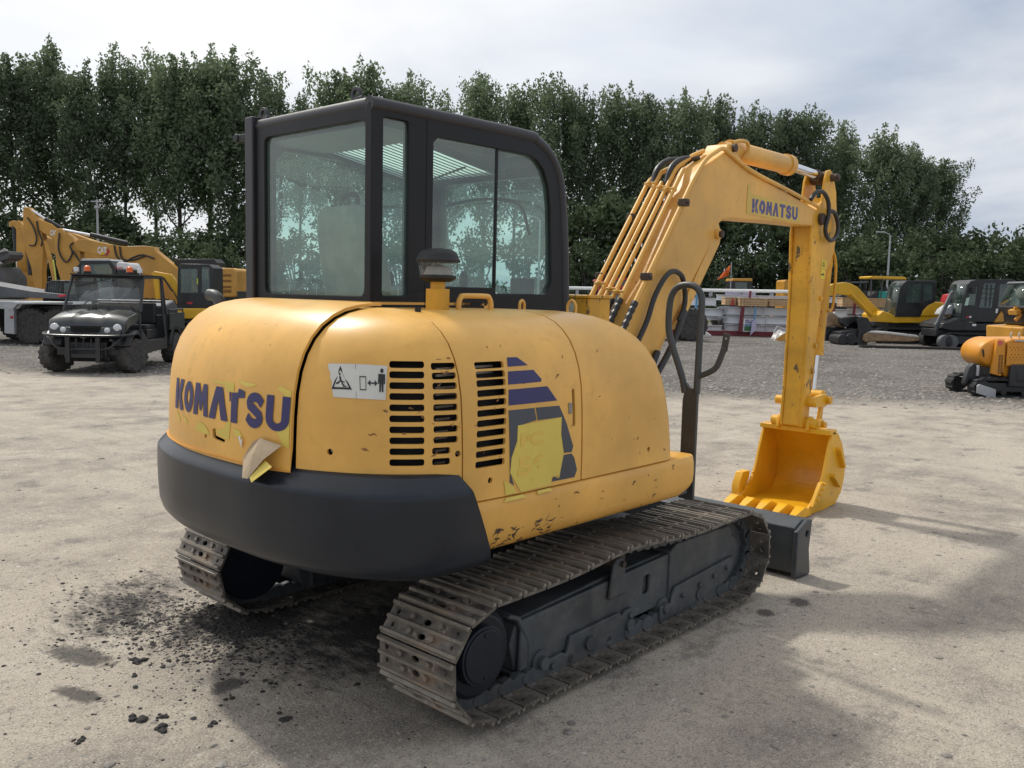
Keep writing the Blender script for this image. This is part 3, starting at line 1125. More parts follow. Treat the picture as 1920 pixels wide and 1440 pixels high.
# lifting eyes
for x, y, z, ang in ((-.995, -.045, 2.385, 0), (-.995, .655, 2.385, 0), (.03, .0, 2.37, 0)):
    e = B()
    e.panel(circ(y, z + .022, .032, 16) if x < -.5 else circ(y, z, .028, 16), [circ(y, z + .022, .017, 12) if x < -.5 else circ(y, z, .014, 12)], 'x', x - .007, x + .007)
    e.box(x - .02, x + .02, y - .06, y - .02, z - .015, z + .006)
    e.cyl((x, y - .04, z + .006), (x, y - .04, z + .014), .012, 6)
    obj('lifting_eye', e, M['cab_roof'], ROOF, bevel=.002)
def pane(nm, fn):
    q = B()
    fn(q)
    bmesh.ops.delete(q.bm, geom=q.bm.faces[1:2] if False else [f for i_, f in enumerate(q.bm.faces) if i_ != 0], context='FACES_ONLY')
    bmesh.ops.delete(q.bm, geom=[v for v in q.bm.verts if not v.link_faces], context='VERTS')
    return obj('window', q, M['glass'], CAB, smooth=0)
pane('r', lambda q: q.prism(rear_win, 'x', -1.012, -1.006))
pane('q', lambda q: q.prism(qwin, 'y', -.176, -.170))
pane('s1', lambda q: q.prism([(-.69, 1.625), (-.69, 2.24), (-.665, 2.265), (-.29, 2.267), (-.29, 1.625)], 'y', -.180, -.174))
pane('s2', lambda q: q.prism([(-.283, 1.6), (-.283, 2.267), (-.07, 2.266), (-.01, 2.25), (.045, 2.205), (.082, 2.13), (.10, 2.03), (.125, 1.66), (.085, 1.60)], 'y', -.170, -.164))
pane('l', lambda q: q.prism(lwin, 'y', .716, .722))
pane('f', lambda q: q.prism(fwin, 'x', .166, .172))
# seat
b = B()
bk = []
for z, hw, x, dp in ((1.28, .22, -.66, .10), (1.5, .245, -.70, .11), (1.7, .245, -.74, .11), (1.86, .235, -.77, .10), (1.95, .21, -.79, .085), (1.985, .15, -.795, .05)):
    bk.append([(x + dp / 2 * math.sin(a) * .9, .30 + hw * math.copysign(abs(math.cos(a)) ** .5, math.cos(a)), z) for a in [2 * math.pi * i / 20 for i in range(20)]])
b.loft(bk)
b.prism(rrect(-.70, -.22, .08, .52, .07), 'z', 1.24, 1.36)
SEAT = obj('seat', b, M['seatcloth'], CAB, bevel=.01, smooth=60)
b = B()
b.tube(spline([(-.80, .20, 1.95), (-.80, .20, 2.02), (-.80, .26, 2.035), (-.80, .31, 2.02)], 4), .012, 8)
obj('headrest', b, M['black_rubber'], SEAT)
b = B()
b.box(-.75, -.30, -.02, .06, 1.2, 1.46).box(-.75, -.30, .54, .62, 1.2, 1.46)
for y in (.02, .58):
    b.cyl((-.36, y, 1.46), (-.30, y, 1.62), .012).ball((-.29, y, 1.66), .025, .022, .045)
b.cyl((.05, .30, 1.0), (-.03, .30, 1.55), .015).cyl((.05, .44, 1.0), (-.03, .44, 1.55), .015)
b.box(.02, .10, -.10, .0, 1.5, 1.68)
obj('console', b, M['black_rubber'], CAB, bevel=.006)
# cable on the ceiling
b = B()
b.tube([(-.30 + .16 * k / 60 + .008 * math.cos(k * 1.3), .02 + .50 * k / 60 + .008 * math.sin(k * 1.3), 2.255 - .10 * (.16 * k / 60 + .32) / .57) for k in range(61)], .005, 5)
b.tube(spline([(.05, -.10, 1.9), (.09, .02, 2.06), (.11, .3, 2.10), (.12, .6, 2.08)], 8), .009, 6)
obj('cable', b, M['black_rubber'], CAB)

# ---- air pre-cleaner, handle, tank, bumps on the hood
b = B()
def lathe(b, cx, cy, prof, n=28):
    b.loft([[(cx + r * math.cos(2 * math.pi * i / n), cy + r * math.sin(2 * math.pi * i / n), z) for i in range(n)] for r, z in prof])
lathe(b, -.895, -.45, [(.05, 1.640), (.066, 1.648), (.074, 1.655), (.074, 1.664), (.06, 1.668)])
lathe(b, -.895, -.45, [(.06, 1.716), (.088, 1.718), (.090, 1.726), (.084, 1.734), (.080, 1.745), (.070, 1.760), (.048, 1.770), (.01, 1.773)])
PC = obj('air_precleaner', b, M['black_rubber'], EX)
b = B()
lathe(b, -.895, -.45, [(.072, 1.664), (.077, 1.69), (.081, 1.717)])
obj('dust_bowl', b, M['clear'], PC)
b = B()
lathe(b, -.895, -.45, [(.058, 1.666), (.05, 1.69), (.045, 1.70), (.02, 1.705)])
b.cyl((-.895, -.45, 1.66), (-.895, -.45, 1.716), .012)
obj('dust_cone', b, plain('grey_dust', (.35, .34, .32), .8), PC)
b = B()
b.cyl((-.895, -.45, 1.60), (-.895, -.45, 1.645), .030, 16).prism(rrect(-.932, -.858, -.487, -.413, .012), 'z', 1.52, 1.612)
obj('precleaner_pipe', b, M['yellow_stick'], PC)
b = B()
b.tube(spline([(-.825, -.5, 1.52), (-.825, -.5, 1.556), (-.815, -.5, 1.578), (-.795, -.5, 1.586), (-.67, -.5, 1.586), (-.648, -.5, 1.578), (-.638, -.5, 1.556), (-.638, -.5, 1.52)], 4), .0115, 10)
obj('hood_handle', b, M['yellow'], EX)
b = B()
b.tube(spline([(-.30, -.36, 1.515), (-.30, -.36, 1.555), (-.285, -.36, 1.57), (-.27, -.36, 1.555), (-.27, -.36, 1.515)], 4), .007, 8)
obj('hood_loop', b, M['yellow'], EX)
b = B()
b.tube(spline([(.10, -.32, 1.50), (.10, -.32, 1.55), (.10, -.345, 1.575), (.10, -.37, 1.55), (.10, -.37, 1.50)], 4), .007, 8)
obj('hood_loop', b, M['yellow'], EX)
b = B()
b.prism(rrect(.40, .60, -.22, -.045, .02), 'z', .9, 1.585).prism(rrect(.39, .61, -.23, -.035, .02), 'z', 1.585, 1.603)
TANK = obj('tank', b, M['yellow_stick'], EX, bevel=.004)
b = B()
b.prism(circ(-.10, 1.535, .022, 16, .03), 'x', .397, .40)
obj('sticker', b, M['sticker'], TANK)
b = B()
b.tube(spline([(-1.20, .70, 1.48), (-1.20, .715, 1.535), (-1.205, .745, 1.558), (-1.21, .785, 1.562)], 6), .027, 14)
obj('exhaust_pipe', b, M['grey_rail'], EX)
b = B()
b.cyl((-1.15, -.62, 1.52), (-1.15, -.62, 1.54), .012, 8)
obj('hood_stop', b, M['black_rubber'], EX)

# ---- boom
YB = -.08
b = B()
bm_pts = [(.62, 1.08), (.86, 1.478), (1.05, 1.701), (1.522, 2.343), (1.589, 2.412), (1.70, 2.462), (1.85, 2.535), (1.90, 2.598), (1.955, 2.604), (2.0, 2.56), (2.185, 2.451), (2.75, 2.372), (3.289, 2.291), (3.345, 2.25), (3.345, 2.19), (3.30, 2.165), (2.742, 2.152), (1.957, 2.122), (1.86, 2.106), (1.79, 2.06), (1.757, 1.99), (1.70, 1.91), (1.478, 1.648), (1.171, 1.285), (.92, .98), (.80, .90), (.66, .93)]
b.prism(bm_pts, 'y', YB - .085, YB + .085)
BOOM = obj('boom', b, M['yellow_boom'], EX, bevel=.012, seg=3)
b = B()   # lugs under the bend carrying the boom cylinder pin
for y in (YB - .088, YB + .068):
    b.prism([(1.70, 1.92), (1.757, 2.06), (1.80, 2.09), (1.85, 2.02), (1.83, 1.95), (1.40, 1.42), (1.30, 1.40)], 'y', y, y + .02)
b.cyl((1.785, YB - .115, 2.01), (1.785, YB + .115, 2.01), .032, 14)
obj('cylinder_lug', b, M['yellow_boom'], BOOM, bevel=.004)
b = B()
b.cyl((1.785, YB - .135, 2.01), (1.785, YB + .135, 2.01), .022, 12)
obj('pin', b, M['rust_clamp'], BOOM)
b = B()
b.cyl((1.955, YB - .105, 2.575), (1.955, YB + .105, 2.575), .026, 12)
obj('pin', b, M['rust_clamp'], BOOM)
# boom cylinder
b = B()
b.cyl((1.62, YB, 1.84), (1.0, YB, 1.02), .062, 20).ball((.98, YB, 1.0), .07)
BC = obj('boom_cylinder', b, M['yellow_boom'], EX)
b = B()
b.cyl((1.785, YB, 2.01), (1.45, YB, 1.60), .034, 16)
obj('rod', b, M['white'], BC)
b = B()
b.ball((1.76, YB, 1.975), .05, .05, .05)
obj('rod_eye', b, M['rust_clamp'], BC)
# hydraulic pipes along the back of the boom
tube_y = [.135, .075, .030, -.025, -.085, -.175]
off = .055
def boompt(s, o):
    """point along the back edge of the boom, o metres out from it"""
    A, Z = Vector((.86, 0, 1.478)), Vector((1.522, 0, 2.343))
    d = (Z - A).normalized()
    nrm = Vector((-d.z, 0, d.x))
    return A + d * s + nrm * o
pb = B()
for i, y in enumerate(tube_y):
    o = off if i < 5 else .03
    if i < 5:
        end = 1.06 - (.10 if i in (0, 2) else 0)
        path = [boompt(.06, o), boompt(.4, o), boompt(.8, o), boompt(end, o), boompt(end + .05, o - .002)]
        path = [(p.x, y, p.z) for p in path]
        q = boompt(end + .05, o)
        if i in (0, 3):
            path += [(q.x + .05, y, q.z + .035), (q.x + .20, y * .9, q.z + .11), (q.x + .34, y * .7, q.z + .16)]
        pb.tube(spline(path, 4), .0145, 10)
        obj('hydraulic_pipe', pb, M['yellow_boom'], BOOM)
        pb = B()
    else:
        path = [boompt(.06, o), boompt(.4, o), boompt(.8, o), boompt(1.03, o)]
        path = [(p.x, y, p.z) for p in path] + [(1.60, y, 2.455), (1.73, y, 2.525), (1.80, y, 2.55), (1.88, y, 2.535), (2.2, y, 2.455), (2.75, y, 2.385), (3.2, y, 2.325), (3.28, y, 2.31)]
        pb.tube(spline(path, 5), .0145, 10)
PIPES = obj('hydraulic_pipe', pb, M['yellow_boom'], BOOM)
pb = B()
for s in (.20, 1.0):
    for a, c in ((0, 1), (2, 3), (3, 4)):
        pb = B()
        p = boompt(s - .02 * a, off)
        pb.box(p.x - .02, p.x + .02, min(tube_y[a], tube_y[c]) - .012, max(tube_y[a], tube_y[c]) + .012, p.z - .012, p.z + .012)
        pb.cyl((p.x - .035, (tube_y[a] + tube_y[c]) / 2, p.z + .012), (p.x, (tube_y[a] + tube_y[c]) / 2, p.z), .012, 6)
        obj('pipe_clamp', pb, M['yellow_boom'], BOOM, bevel=.004)
for s, y in ((.27, .15), (.27, -.175), (.74, .14), (.84, -.19)):
    p = boompt(s, .04)
    pb = B()
    pb.box(p.x - .025, p.x + .03, y - .025, y + .025, p.z - .022, p.z + .022).cyl((p.x, y - .04, p.z), (p.x, y + .04, p.z), .012, 8)
    obj('pipe_clamp', pb, M['rust_clamp'], BOOM, bevel=.004)
class Hoses:
    def tube(s, path, r, n=8, rr=None):
        obj('hose', B().tube(path, r, n, rr=rr), M['hose'], BOOM, smooth=30)
hb_ = Hoses()
for i, y in enumerate(tube_y):
    o = off if i < 5 else .03
    p0, p1 = boompt(.09, o), boompt(-.20, o - .01)
    path, rr = [], []
    for k in range(25):
        u = k / 24
        q = p0.lerp(p1, u)
        path.append((q.x, y, q.z))
        rr.append(.021 if k < 3 else (.0205 if k % 4 < 2 else .0165))
    hb_.tube(path, .02, 10, rr=rr)
# big loop beside the boom foot, hoses over the bend, loop at the boom tip, hose behind the rail
hb_.tube(spline([(.90, -.19, 1.33), (.98, -.20, 1.46), (1.05, -.20, 1.60), (1.13, -.21, 1.71), (1.22, -.21, 1.755), (1.32, -.21, 1.73), (1.38, -.20, 1.64), (1.38, -.2, 1.55), (1.34, -.19, 1.46)], 6), .016, 10)
hb_.tube(spline([(1.40, -.19, 1.52), (1.34, -.20, 1.44), (1.25, -.20, 1.30), (1.12, -.2, 1.16), (.98, -.19, 1.02), (.85, -.18, .95)], 6), .020, 10)
hb_.tube(spline([(1.12, -.19, 1.28), (1.04, -.19, 1.15), (.95, -.19, 1.03)], 6), .02, 10)
for y in (.095, -.005):
    q = boompt(1.0, off)
    hb_.tube(spline([(q.x, y, q.z), (q.x + .05, y, q.z + .10), (q.x + .16, y - .01, q.z + .165), (q.x + .33, y - .02, q.z + .19)], 6), .0185, 10)
hb_.tube(spline([(3.10, -.19, 2.35), (3.17, -.2, 2.41), (3.27, -.21, 2.42), (3.36, -.215, 2.36), (3.38, -.215, 2.26), (3.35, -.21, 2.16), (3.38, -.21, 2.10), (3.46, -.21, 2.07), (3.55, -.21, 2.10), (3.60, -.205, 2.17), (3.58, -.2, 2.24), (3.52, -.2, 2.29), (3.44, -.19, 2.30)], 6), .0165, 10)

# ---- arm (stick)
b = B()
sp_ = [(3.215, .62), (3.31, .615), (3.345, .70), (3.36, .95), (3.40, 1.30), (3.455, 1.60), (3.51, 1.84), (3.58, 1.90), (3.63, 1.98), (3.655, 2.08), (3.655, 2.25), (3.61, 2.46), (3.535, 2.585), (3.48, 2.615), (3.42, 2.60), (3.385, 2.52), (3.36, 2.36), (3.22, 2.25), (3.20, 2.10), (3.235, 1.60), (3.225, .95), (3.205, .70)]
b.panel(sp_, [], 'y', YB - .09, YB - .07)
b.panel(sp_, [], 'y', YB + .07, YB + .09)
core = [(3.215, .63), (3.30, .63), (3.345, .95), (3.44, 1.60), (3.56, 2.0), (3.58, 2.22), (3.52, 2.30), (3.42, 2.40), (3.30, 2.28), (3.225, 2.18), (3.245, 1.60), (3.235, .95)]
b.prism(core, 'y', YB - .071, YB + .071)
ARM = obj('arm', b, M['yellow_stick'], EX, bevel=.006)
b = B()
b.cyl((3.335, YB - .12, 2.225), (3.335, YB + .12, 2.225), .045, 18)
obj('pin', b, M['rust_clamp'], ARM)
b = B()
b.cyl((3.50, YB - .14, 2.555), (3.50, YB + .12, 2.555), .03, 12).cyl((3.50, YB - .155, 2.555), (3.50, YB - .13, 2.555), .022, 8)
obj('pin', b, M['rust_clamp'], ARM)
b = B()
for z in (1.62, 1.25, 1.05, .84):
    x = 3.33 + (z - .9) * .13
    b = B()
    b.cyl((x, YB - .105, z), (x, YB - .085, z), .02, 10)
    obj('boss', b, M['yellow_stick'], ARM, bevel=.003)
# arm cylinder on top of the boom
b = B()
b.cyl((1.96, YB, 2.575), (2.06, YB, 2.585), .05, 16).cyl((2.05, YB, 2.585), (2.90, YB, 2.59), .066, 24).cyl((2.87, YB, 2.59), (2.94, YB, 2.59), .076, 24)
b.tube(spline([(1.99, YB - .06, 2.615), (2.06, YB - .08, 2.635), (2.13, YB - .09, 2.63), (2.15, YB - .085, 2.58), (2.14, YB - .06, 2.54)], 5), .013, 8)
AC = obj('arm_cylinder', b, M['yellow_boom'], EX)
b = B()
b.cyl((2.92, YB, 2.59), (3.42, YB, 2.575), .034, 18)
obj('rod', b, M['chrome'], AC)
b = B()
b.cyl((3.40, YB, 2.575), (3.50, YB, 2.56), .045, 14).cyl((3.50, YB - .06, 2.557), (3.50, YB + .06, 2.557), .05, 14)
obj('rod_eye', b, M['rust_clamp'], AC)
# bucket cylinder in front of the arm
b = B()
b.cyl((3.70, YB, 1.92), (3.615, YB, 1.18), .052, 20).cyl((3.62, YB, 1.23), (3.613, YB, 1.165), .058, 20).box(3.60, 3.72, YB - .05, YB + .05, 1.88, 1.98)
b.tube(spline([(3.70, YB - .05, 2.02), (3.73, YB - .07, 1.9), (3.715, YB - .08, 1.7), (3.70, YB - .075, 1.55), (3.66, YB - .06, 1.52)], 5), .012, 8)
BKC = obj('bucket_cylinder', b, M['yellow_stick'], EX)
b = B()
b.cyl((3.615, YB, 1.18), (3.575, YB, .82), .029, 16)
obj('rod', b, M['chrome'], BKC)

# ---- bucket linkage and bucket
b = B()
for y in (YB - .135, YB + .105):
    b.prism([(3.27, .80), (3.31, .775), (3.53, .76), (3.585, .775), (3.60, .82), (3.56, .86), (3.50, .865), (3.31, .85), (3.28, .835)], 'y', y, y + .03)
    b.prism([(3.53, .80), (3.58, .795), (3.555, .60), (3.50, .585), (3.47, .61)], 'y', y + .028, y + .05)
b.prism(circ(3.575, .835, .055, 16), 'y', YB - .10, YB + .10)
b.cyl((3.30, YB - .17, .812), (3.30, YB + .17, .812), .035, 16).cyl((3.575, YB - .165, .812), (3.575, YB + .165, .812), .033, 16).cyl((3.51, YB - .16, .615), (3.51, YB + .16, .615), .03, 14)
obj('bucket_link', b, M['yellow_bucket'], EX, bevel=.006)

BY0, BY1 = -.375, .205
lip = [(2.93, .035), (3.03, .095), (3.145, .175), (3.205, .28), (3.245, .40), (3.31, .565)]
back = [(3.345, .60), (3.44, .575), (3.53, .48), (3.60, .35), (3.61, .22), (3.565, .10), (3.46, .015), (3.25, .0), (3.0, .004)]
outl = lip + back
b = B()
for y0, y1 in ((BY0, BY0 + .022), (BY1 - .022, BY1)):
    b.prism(outl, 'y', y0, y1)
# shell plate following the back
sb = [(3.31, .60), (3.38, .60), (3.46, .565), (3.535, .475), (3.595, .345), (3.602, .22), (3.555, .11), (3.455, .03), (3.25, .014), (2.93, .020)]
sb = [(p.x, p.z) for p in spline([(x, 0, z) for x, z in sb], 3)]
inn = []
for i, (x, z) in enumerate(sb):
    a, c = sb[max(i - 1, 0)], sb[min(i + 1, len(sb) - 1)]
    d = Vector((c[0] - a[0], c[1] - a[1])).normalized()
    inn.append((x + d.y * .016, z - d.x * .016))
cx, cz = 3.3, .3
if (Vector(inn[8]) - Vector((cx, cz))).length > (Vector(sb[8]) - Vector((cx, cz))).length:
    inn = [(2 * s_[0] - i_[0], 2 * s_[1] - i_[1]) for s_, i_ in zip(sb, inn)]
for i in range(len(sb) - 1):
    b.prism([sb[i], sb[i + 1], inn[i + 1], inn[i]], 'y', BY0 + .021, BY1 - .021)
bmesh.ops.remove_doubles(b.bm, verts=b.bm.verts[:], dist=.0004)
# top beam and ears
b.box(3.27, 3.40, BY0, BY1, .575, .612)
for y in (YB - .135, YB + .11):
    b.prism([(3.24, .60), (3.245, .665), (3.275, .70), (3.32, .70), (3.36, .67), (3.44, .655), (3.50, .665), (3.55, .64), (3.56, .59), (3.52, .52), (3.40, .58), (3.28, .575)], 'y', y, y + .026)
# side wear strips, side cutters
for p, q in (((3.42, .46), (3.53, .30)), ((3.33, .26), (3.46, .16))):
    b.bar((p[0], BY0 - .012, p[1]), (q[0], BY0 - .012, q[1]), .03, .05, up=(0, 1, 0))
b.prism([(2.97, .07), (3.05, .10), (3.17, .19), (3.155, .235), (3.10, .235), (3.0, .12)], 'y', BY0 - .03, BY0 + .001)
b.prism([(2.97, .06), (3.05, .095), (3.13, .17), (3.14, .235), (3.03, .235), (2.97, .14)], 'y', BY1 - .001, BY1 + .065)
for x, z in ((3.04, .115), (3.08, .15), (3.115, .185), (3.145, .22)):
    b.cyl((x, BY0 - .045, z), (x, BY0 - .02, z), .012, 6).cyl((x, BY1 - .03, z), (x, BY1 - .018, z), .012, 6)
BUCKET = obj('bucket', b, M['yellow_bucket'], EX, bevel=.004)
b = B()
b.cyl((3.29, YB - .19, .648), (3.29, YB + .19, .648), .038, 18)
b.cyl((3.29, YB - .20, .648), (3.29, YB - .185, .648), .02, 10)
obj('pin', b, M['yellow_bucket'], BUCKET, bevel=.004)
for i in range(5):
    y = -.355 + i * .135
    b = B()
    b.loft([[(2.70, y - .022, .020), (2.70, y + .022, .020), (2.70, y + .022, .030), (2.70, y - .022, .030)],
            [(2.80, y - .030, .012), (2.80, y + .030, .012), (2.80, y + .034, .065), (2.80, y - .034, .065)],
            [(2.87, y - .036, .005), (2.87, y + .036, .005), (2.87, y + .036, .085), (2.87, y - .036, .085)],
            [(2.98, y - .036, .006), (2.98, y + .036, .006), (2.98, y + .030, .050), (2.98, y - .030, .050)]])
    obj('tooth', b, M['yellow_bucket'], BUCKET, bevel=.005)
# ------------------------------------------------------------------ decals: thin vinyl laid on the skins
def rayfn(names, origin, direction):
    d = Vector(direction)
    def f(u, v):
        best = None
        for n_ in names:
            loc, nr, _, dist = BVH[n_].ray_cast(Vector(origin(u, v)), d)
            if loc is not None and (best is None or dist < best[2]):
                if nr.dot(d) > 0:
                    nr = -nr
                best = (loc, nr, dist)
        return best[:2] if best else None
    return f
REAR = rayfn(['rear_hood'], lambda u, v: (-3, u, v), (1, 0, 0))
SIDE = rayfn(['side_door', 'front_cover'], lambda u, v: (u, -3, v), (0, 1, 0))
def quadfn(name, bl, br, tr, tl):
    bl, br, tr, tl = map(Vector, (bl, br, tr, tl))
    def f(u, v):
        p = bl.lerp(br, u).lerp(tl.lerp(tr, u), v)
        loc, nr, _, _ = BVH[name].find_nearest(p)
        if nr.dot(loc - Vector((-.6, 0, 1.1))) < 0:
            nr = -nr
        return loc, nr
    return f
def flat(origin, ux, uy, nr):
    o, ux, uy, nr = map(Vector, (origin, ux, uy, nr))
    return lambda u, v: (o + ux * u + uy * v, nr)
def decal(name, shapes, fn, mat, parent, off=.0016, grid=(.03, .03), label=None):
    """shapes: list of (outline, holes) in (u, v); cut on a grid so the vinyl follows the skin"""
    t = bmesh.new()
    for outer, holes in shapes:
        edges = []
        for lp in [outer] + list(holes):
            lp = [p for i, p in enumerate(lp) if math.hypot(p[0] - lp[i - 1][0], p[1] - lp[i - 1][1]) > 1e-6]
            v = [t.verts.new((p[0], p[1], 0)) for p in lp]
            for i in range(len(v)):
                edges.append(t.edges.new((v[i], v[(i + 1) % len(v)])))
        bmesh.ops.triangle_fill(t, use_beauty=True, use_dissolve=False, edges=edges)
    if grid:
        us = [v.co.x for v in t.verts]
        vs_ = [v.co.y for v in t.verts]
        for ax, lo, hi, g in ((0, min(us), max(us), grid[0]), (1, min(vs_), max(vs_), grid[1])):
            k = math.floor(lo / g) + 1
            while k * g < hi:
                c_ = [0, 0, 0]
                c_[ax] = k * g
                nn = [0, 0, 0]
                nn[ax] = 1
                bmesh.ops.bisect_plane(t, geom=t.verts[:] + t.edges[:] + t.faces[:], plane_co=c_, plane_no=nn)
                k += 1
    dead = []
    for v in t.verts:
        r_ = fn(v.co.x, v.co.y)
        if r_ is None:
            dead.append(v)
        else:
            v.co = r_[0] + r_[1] * off
    if dead:
        bmesh.ops.delete(t, geom=dead, context='VERTS')
    o = obj(name, t, mat, parent, smooth=60, label=label)
    return o
def thick(path, wd, n=None):
    """outline of a stroke"""
    P = [Vector((p[0], p[1])) for p in path]
    l, r = [], []
    for i, p in enumerate(P):
        d = (P[min(i + 1, len(P) - 1)] - P[max(i - 1, 0)]).normalized()
        nn = Vector((-d.y, d.x)) * wd / 2
        l.append(p + nn)
        r.append(p - nn)
    return [(p.x, p.y) for p in l + r[::-1]]
def arc(cx, cy, rx, ry, a0, a1, n=10):
    return [(cx + rx * math.cos(R(a0 + (a1 - a0) * i / n)), cy + ry * math.sin(R(a0 + (a1 - a0) * i / n))) for i in range(n + 1)]
LET = {
    'K': [([(0, 0), (.34, 0), (.34, 1), (0, 1)], []), ([(.38, .5), (.60, 1), (1.0, 1), (.72, .52), (1.0, 0), (.62, 0)], [])],
    'O': [(circ(.5, .5, .5, 24, .5), [circ(.5, .5, .15, 14, .22)])],
    'M': [([(0, 0), (.10, 1), (.40, 1), (.52, .62), (.64, 1), (.90, 1), (1.0, 0), (.72, 0), (.68, .50), (.56, .16), (.46, .16), (.34, .50), (.29, 0)], [])],
    'A': [([(0, 0), (.34, 1), (.68, 1), (1.0, 0), (.66, 0), (.50, .62), (.34, 0)], [])],
    'T': [([(.34, 0), (.68, 0), (.68, .78), (1, .78), (1, 1), (0, 1), (0, .78), (.34, .78)], [])],
    'S': [(thick([(.90, .70)] + arc(.5, .70, .33, .18, 25, 200, 9) + [(.45, .53), (.58, .47)] + arc(.5, .30, .33, .18, 20, -155, 9) + [(.10, .30)], .27), [])],
    'U': [([(0, 1), (.32, 1), (.32, .34)] + arc(.5, .34, .18, .12, 180, 360, 8) + [(.68, 1), (1, 1), (1, .36)] + arc(.5, .36, .5, .36, 0, -180, 14), [])],
    'C': [([(p[0], p[1]) for p in thick(arc(.52, .5, .36, .38, 48, 312, 16), .27)], [])],
}
def word(txt, spans, y0, y1):
    out = []
    for ch, (a, c) in zip(txt, spans):
        for outer, holes in LET[ch]:
            m_ = lambda q: [(a + (c - a) * u, y0 + (y1 - y0) * v) for u, v in q]
            out.append((m_(outer), [m_(h) for h in holes]))
    return out
rh, cp, sd = HOOD['rear_hood'], HOOD['corner_panel'], HOOD['side_door']
spans = [(.365, .258), (.250, .160), (.155, .030), (.022, -.118), (-.115, -.225), (-.236, -.340), (-.352, -.468)]
# the T has lost part of its bar and sits lower: built letter by letter
wd_ = word('KOMA', spans[:4], 1.102, 1.226) + word('SU', spans[5:], 1.100, 1.224)
wd_.append(([(-.140, 1.103), (-.183, 1.103), (-.183, 1.197), (-.225, 1.200), (-.225, 1.224), (-.185, 1.232), (-.180, 1.216), (-.140, 1.212)], []))
wd_.append(([(-.128, 1.178), (-.136, 1.180), (-.133, 1.214), (-.121, 1.212)], []))
decal('lettering', wd_, REAR, M['purple'], rh, .003, (.02, .04))
# torn masking film round the lettering
yv = M['yvinyl']
tapes = [[(.035, 1.246), (-.150, 1.248), (-.150, 1.215), (-.095, 1.214), (-.085, 1.236), (-.03, 1.237)],
         [(-.160, 1.263), (-.290, 1.254), (-.27, 1.246), (-.225, 1.241)],
         [(.138, 1.042), (.120, 1.066), (.09, 1.078), (.05, 1.068), (.02, 1.050), (.016, 1.036), (.08, 1.036)],
         [(-.139, 1.103), (-.120, 1.105), (-.085, 1.072), (-.030, 1.058), (-.045, 1.046), (-.098, 1.035), (-.131, 1.038)],
         [(-.165, 1.060), (-.155, 1.085), (-.20, 1.078), (-.225, 1.055), (-.19, 1.052)],
         [(-.405, 1.102), (-.468, 1.205), (-.43, 1.235), (-.40, 1.247), (-.412, 1.258), (-.468, 1.245), (-.4695, 1.045), (-.44, 1.050), (-.43, 1.075)],
         [(.24, 1.060), (.26, 1.082), (.23, 1.078), (.20, 1.055)],
         [(.35, 1.085), (.33, 1.09), (.29, 1.06), (.31, 1.05)]]
for tp_ in tapes:
    decal('masking_film', [(tp_, [])], REAR, yv, rh, .0016, (.02, .04))
# the peeled flap of backing paper
b = B()
pts = [(-1.636, -.225, .985), (-1.642, -.30, 1.052), (-1.640, -.345, 1.070), (-1.628, -.462, 1.058), (-1.665, -.405, 1.005), (-1.700, -.360, .935), (-1.695, -.315, .930), (-1.668, -.345, 1.02)]
b.add(pts, [(0, 1, 2, 7), (0, 7, 6), (7, 2, 3, 4), (7, 4, 5), (6, 7, 5)])
obj('peeled_paper', b, M['paper'], rh, smooth=0, solid=.001)
b = B()
b.add([(-1.655, -.40, 1.0), (-1.660, -.452, .985), (-1.70, -.385, .925), (-1.695, -.365, .94)], [(0, 1, 2, 3)])
obj('peeled_film', b, yv, rh, smooth=0, solid=.001)
b = B()
b.add([(-1.645, -.205, 1.058), (-1.648, -.222, 1.062), (-1.647, -.225, 1.045), (-1.645, -.232, 1.055), (-1.646, -.228, 1.03), (-1.64, -.218, 1.018)], [(0, 1, 2), (0, 2, 5), (2, 3, 4), (2, 4, 5)])
obj('peeled_scrap', b, M['white'], rh, smooth=0, solid=.001)

# white warning sticker on the corner panel, 0..2 wide, 0..1 high
ST = quadfn('corner_panel', (-1.527, -.609, 1.232), (-1.421, -.772, 1.232), (-1.403, -.755, 1.345), (-1.513, -.573, 1.345))
su = lambda q: [(x / 2, y) for x, y in q]
so_ = decal('warning_sticker', [(su([(0, 1), (2, 1), (1.98, 0), (.10, .02), (.06, .30), (.10, .42), (.05, .60), (.07, .72), (.0, .85)]), [])], ST, M['sticker'], cp, .002, (.1, .25))
ink = [(su([(.06, .25), (.82, .25), (.44, .93)]), [su([(.16, .31), (.72, .31), (.44, .82)])]),
       (su(thick([(.26, .42), (.34, .44), (.44, .52), (.50, .40), (.56, .36)], .05)), []), (su(thick([(.44, .52), (.42, .63)], .06)), []), (su(thick([(.45, .50), (.58, .46)], .03)), []),
       (su(circ(.42, .685, .03, 8)), []), (su(thick([(.50, .34), (.64, .34)], .025)), []),
       (su([(.955, .02), (.965, .02), (.965, .98), (.955, .98)]), []),
       (su([(1.10, .25), (1.32, .25), (1.32, .66), (1.10, .66)]), [su([(1.12, .28), (1.30, .28), (1.30, .63), (1.12, .63)])]),
       (su([(1.36, .47), (1.46, .56), (1.46, .49), (1.60, .49), (1.60, .56), (1.70, .47), (1.60, .38), (1.60, .45), (1.46, .45), (1.46, .38)]), []),
       (su(circ(1.83, .84, .055, 12, .07)), []),
       (su([(1.72, .74), (1.94, .74), (1.95, .46), (1.91, .46), (1.90, .68), (1.90, .22), (1.845, .22), (1.835, .46), (1.825, .46), (1.815, .22), (1.76, .22), (1.76, .68), (1.75, .46), (1.71, .46)]), [])]
decal('pictogram', ink, ST, M['ink'], so_, .0036, None)

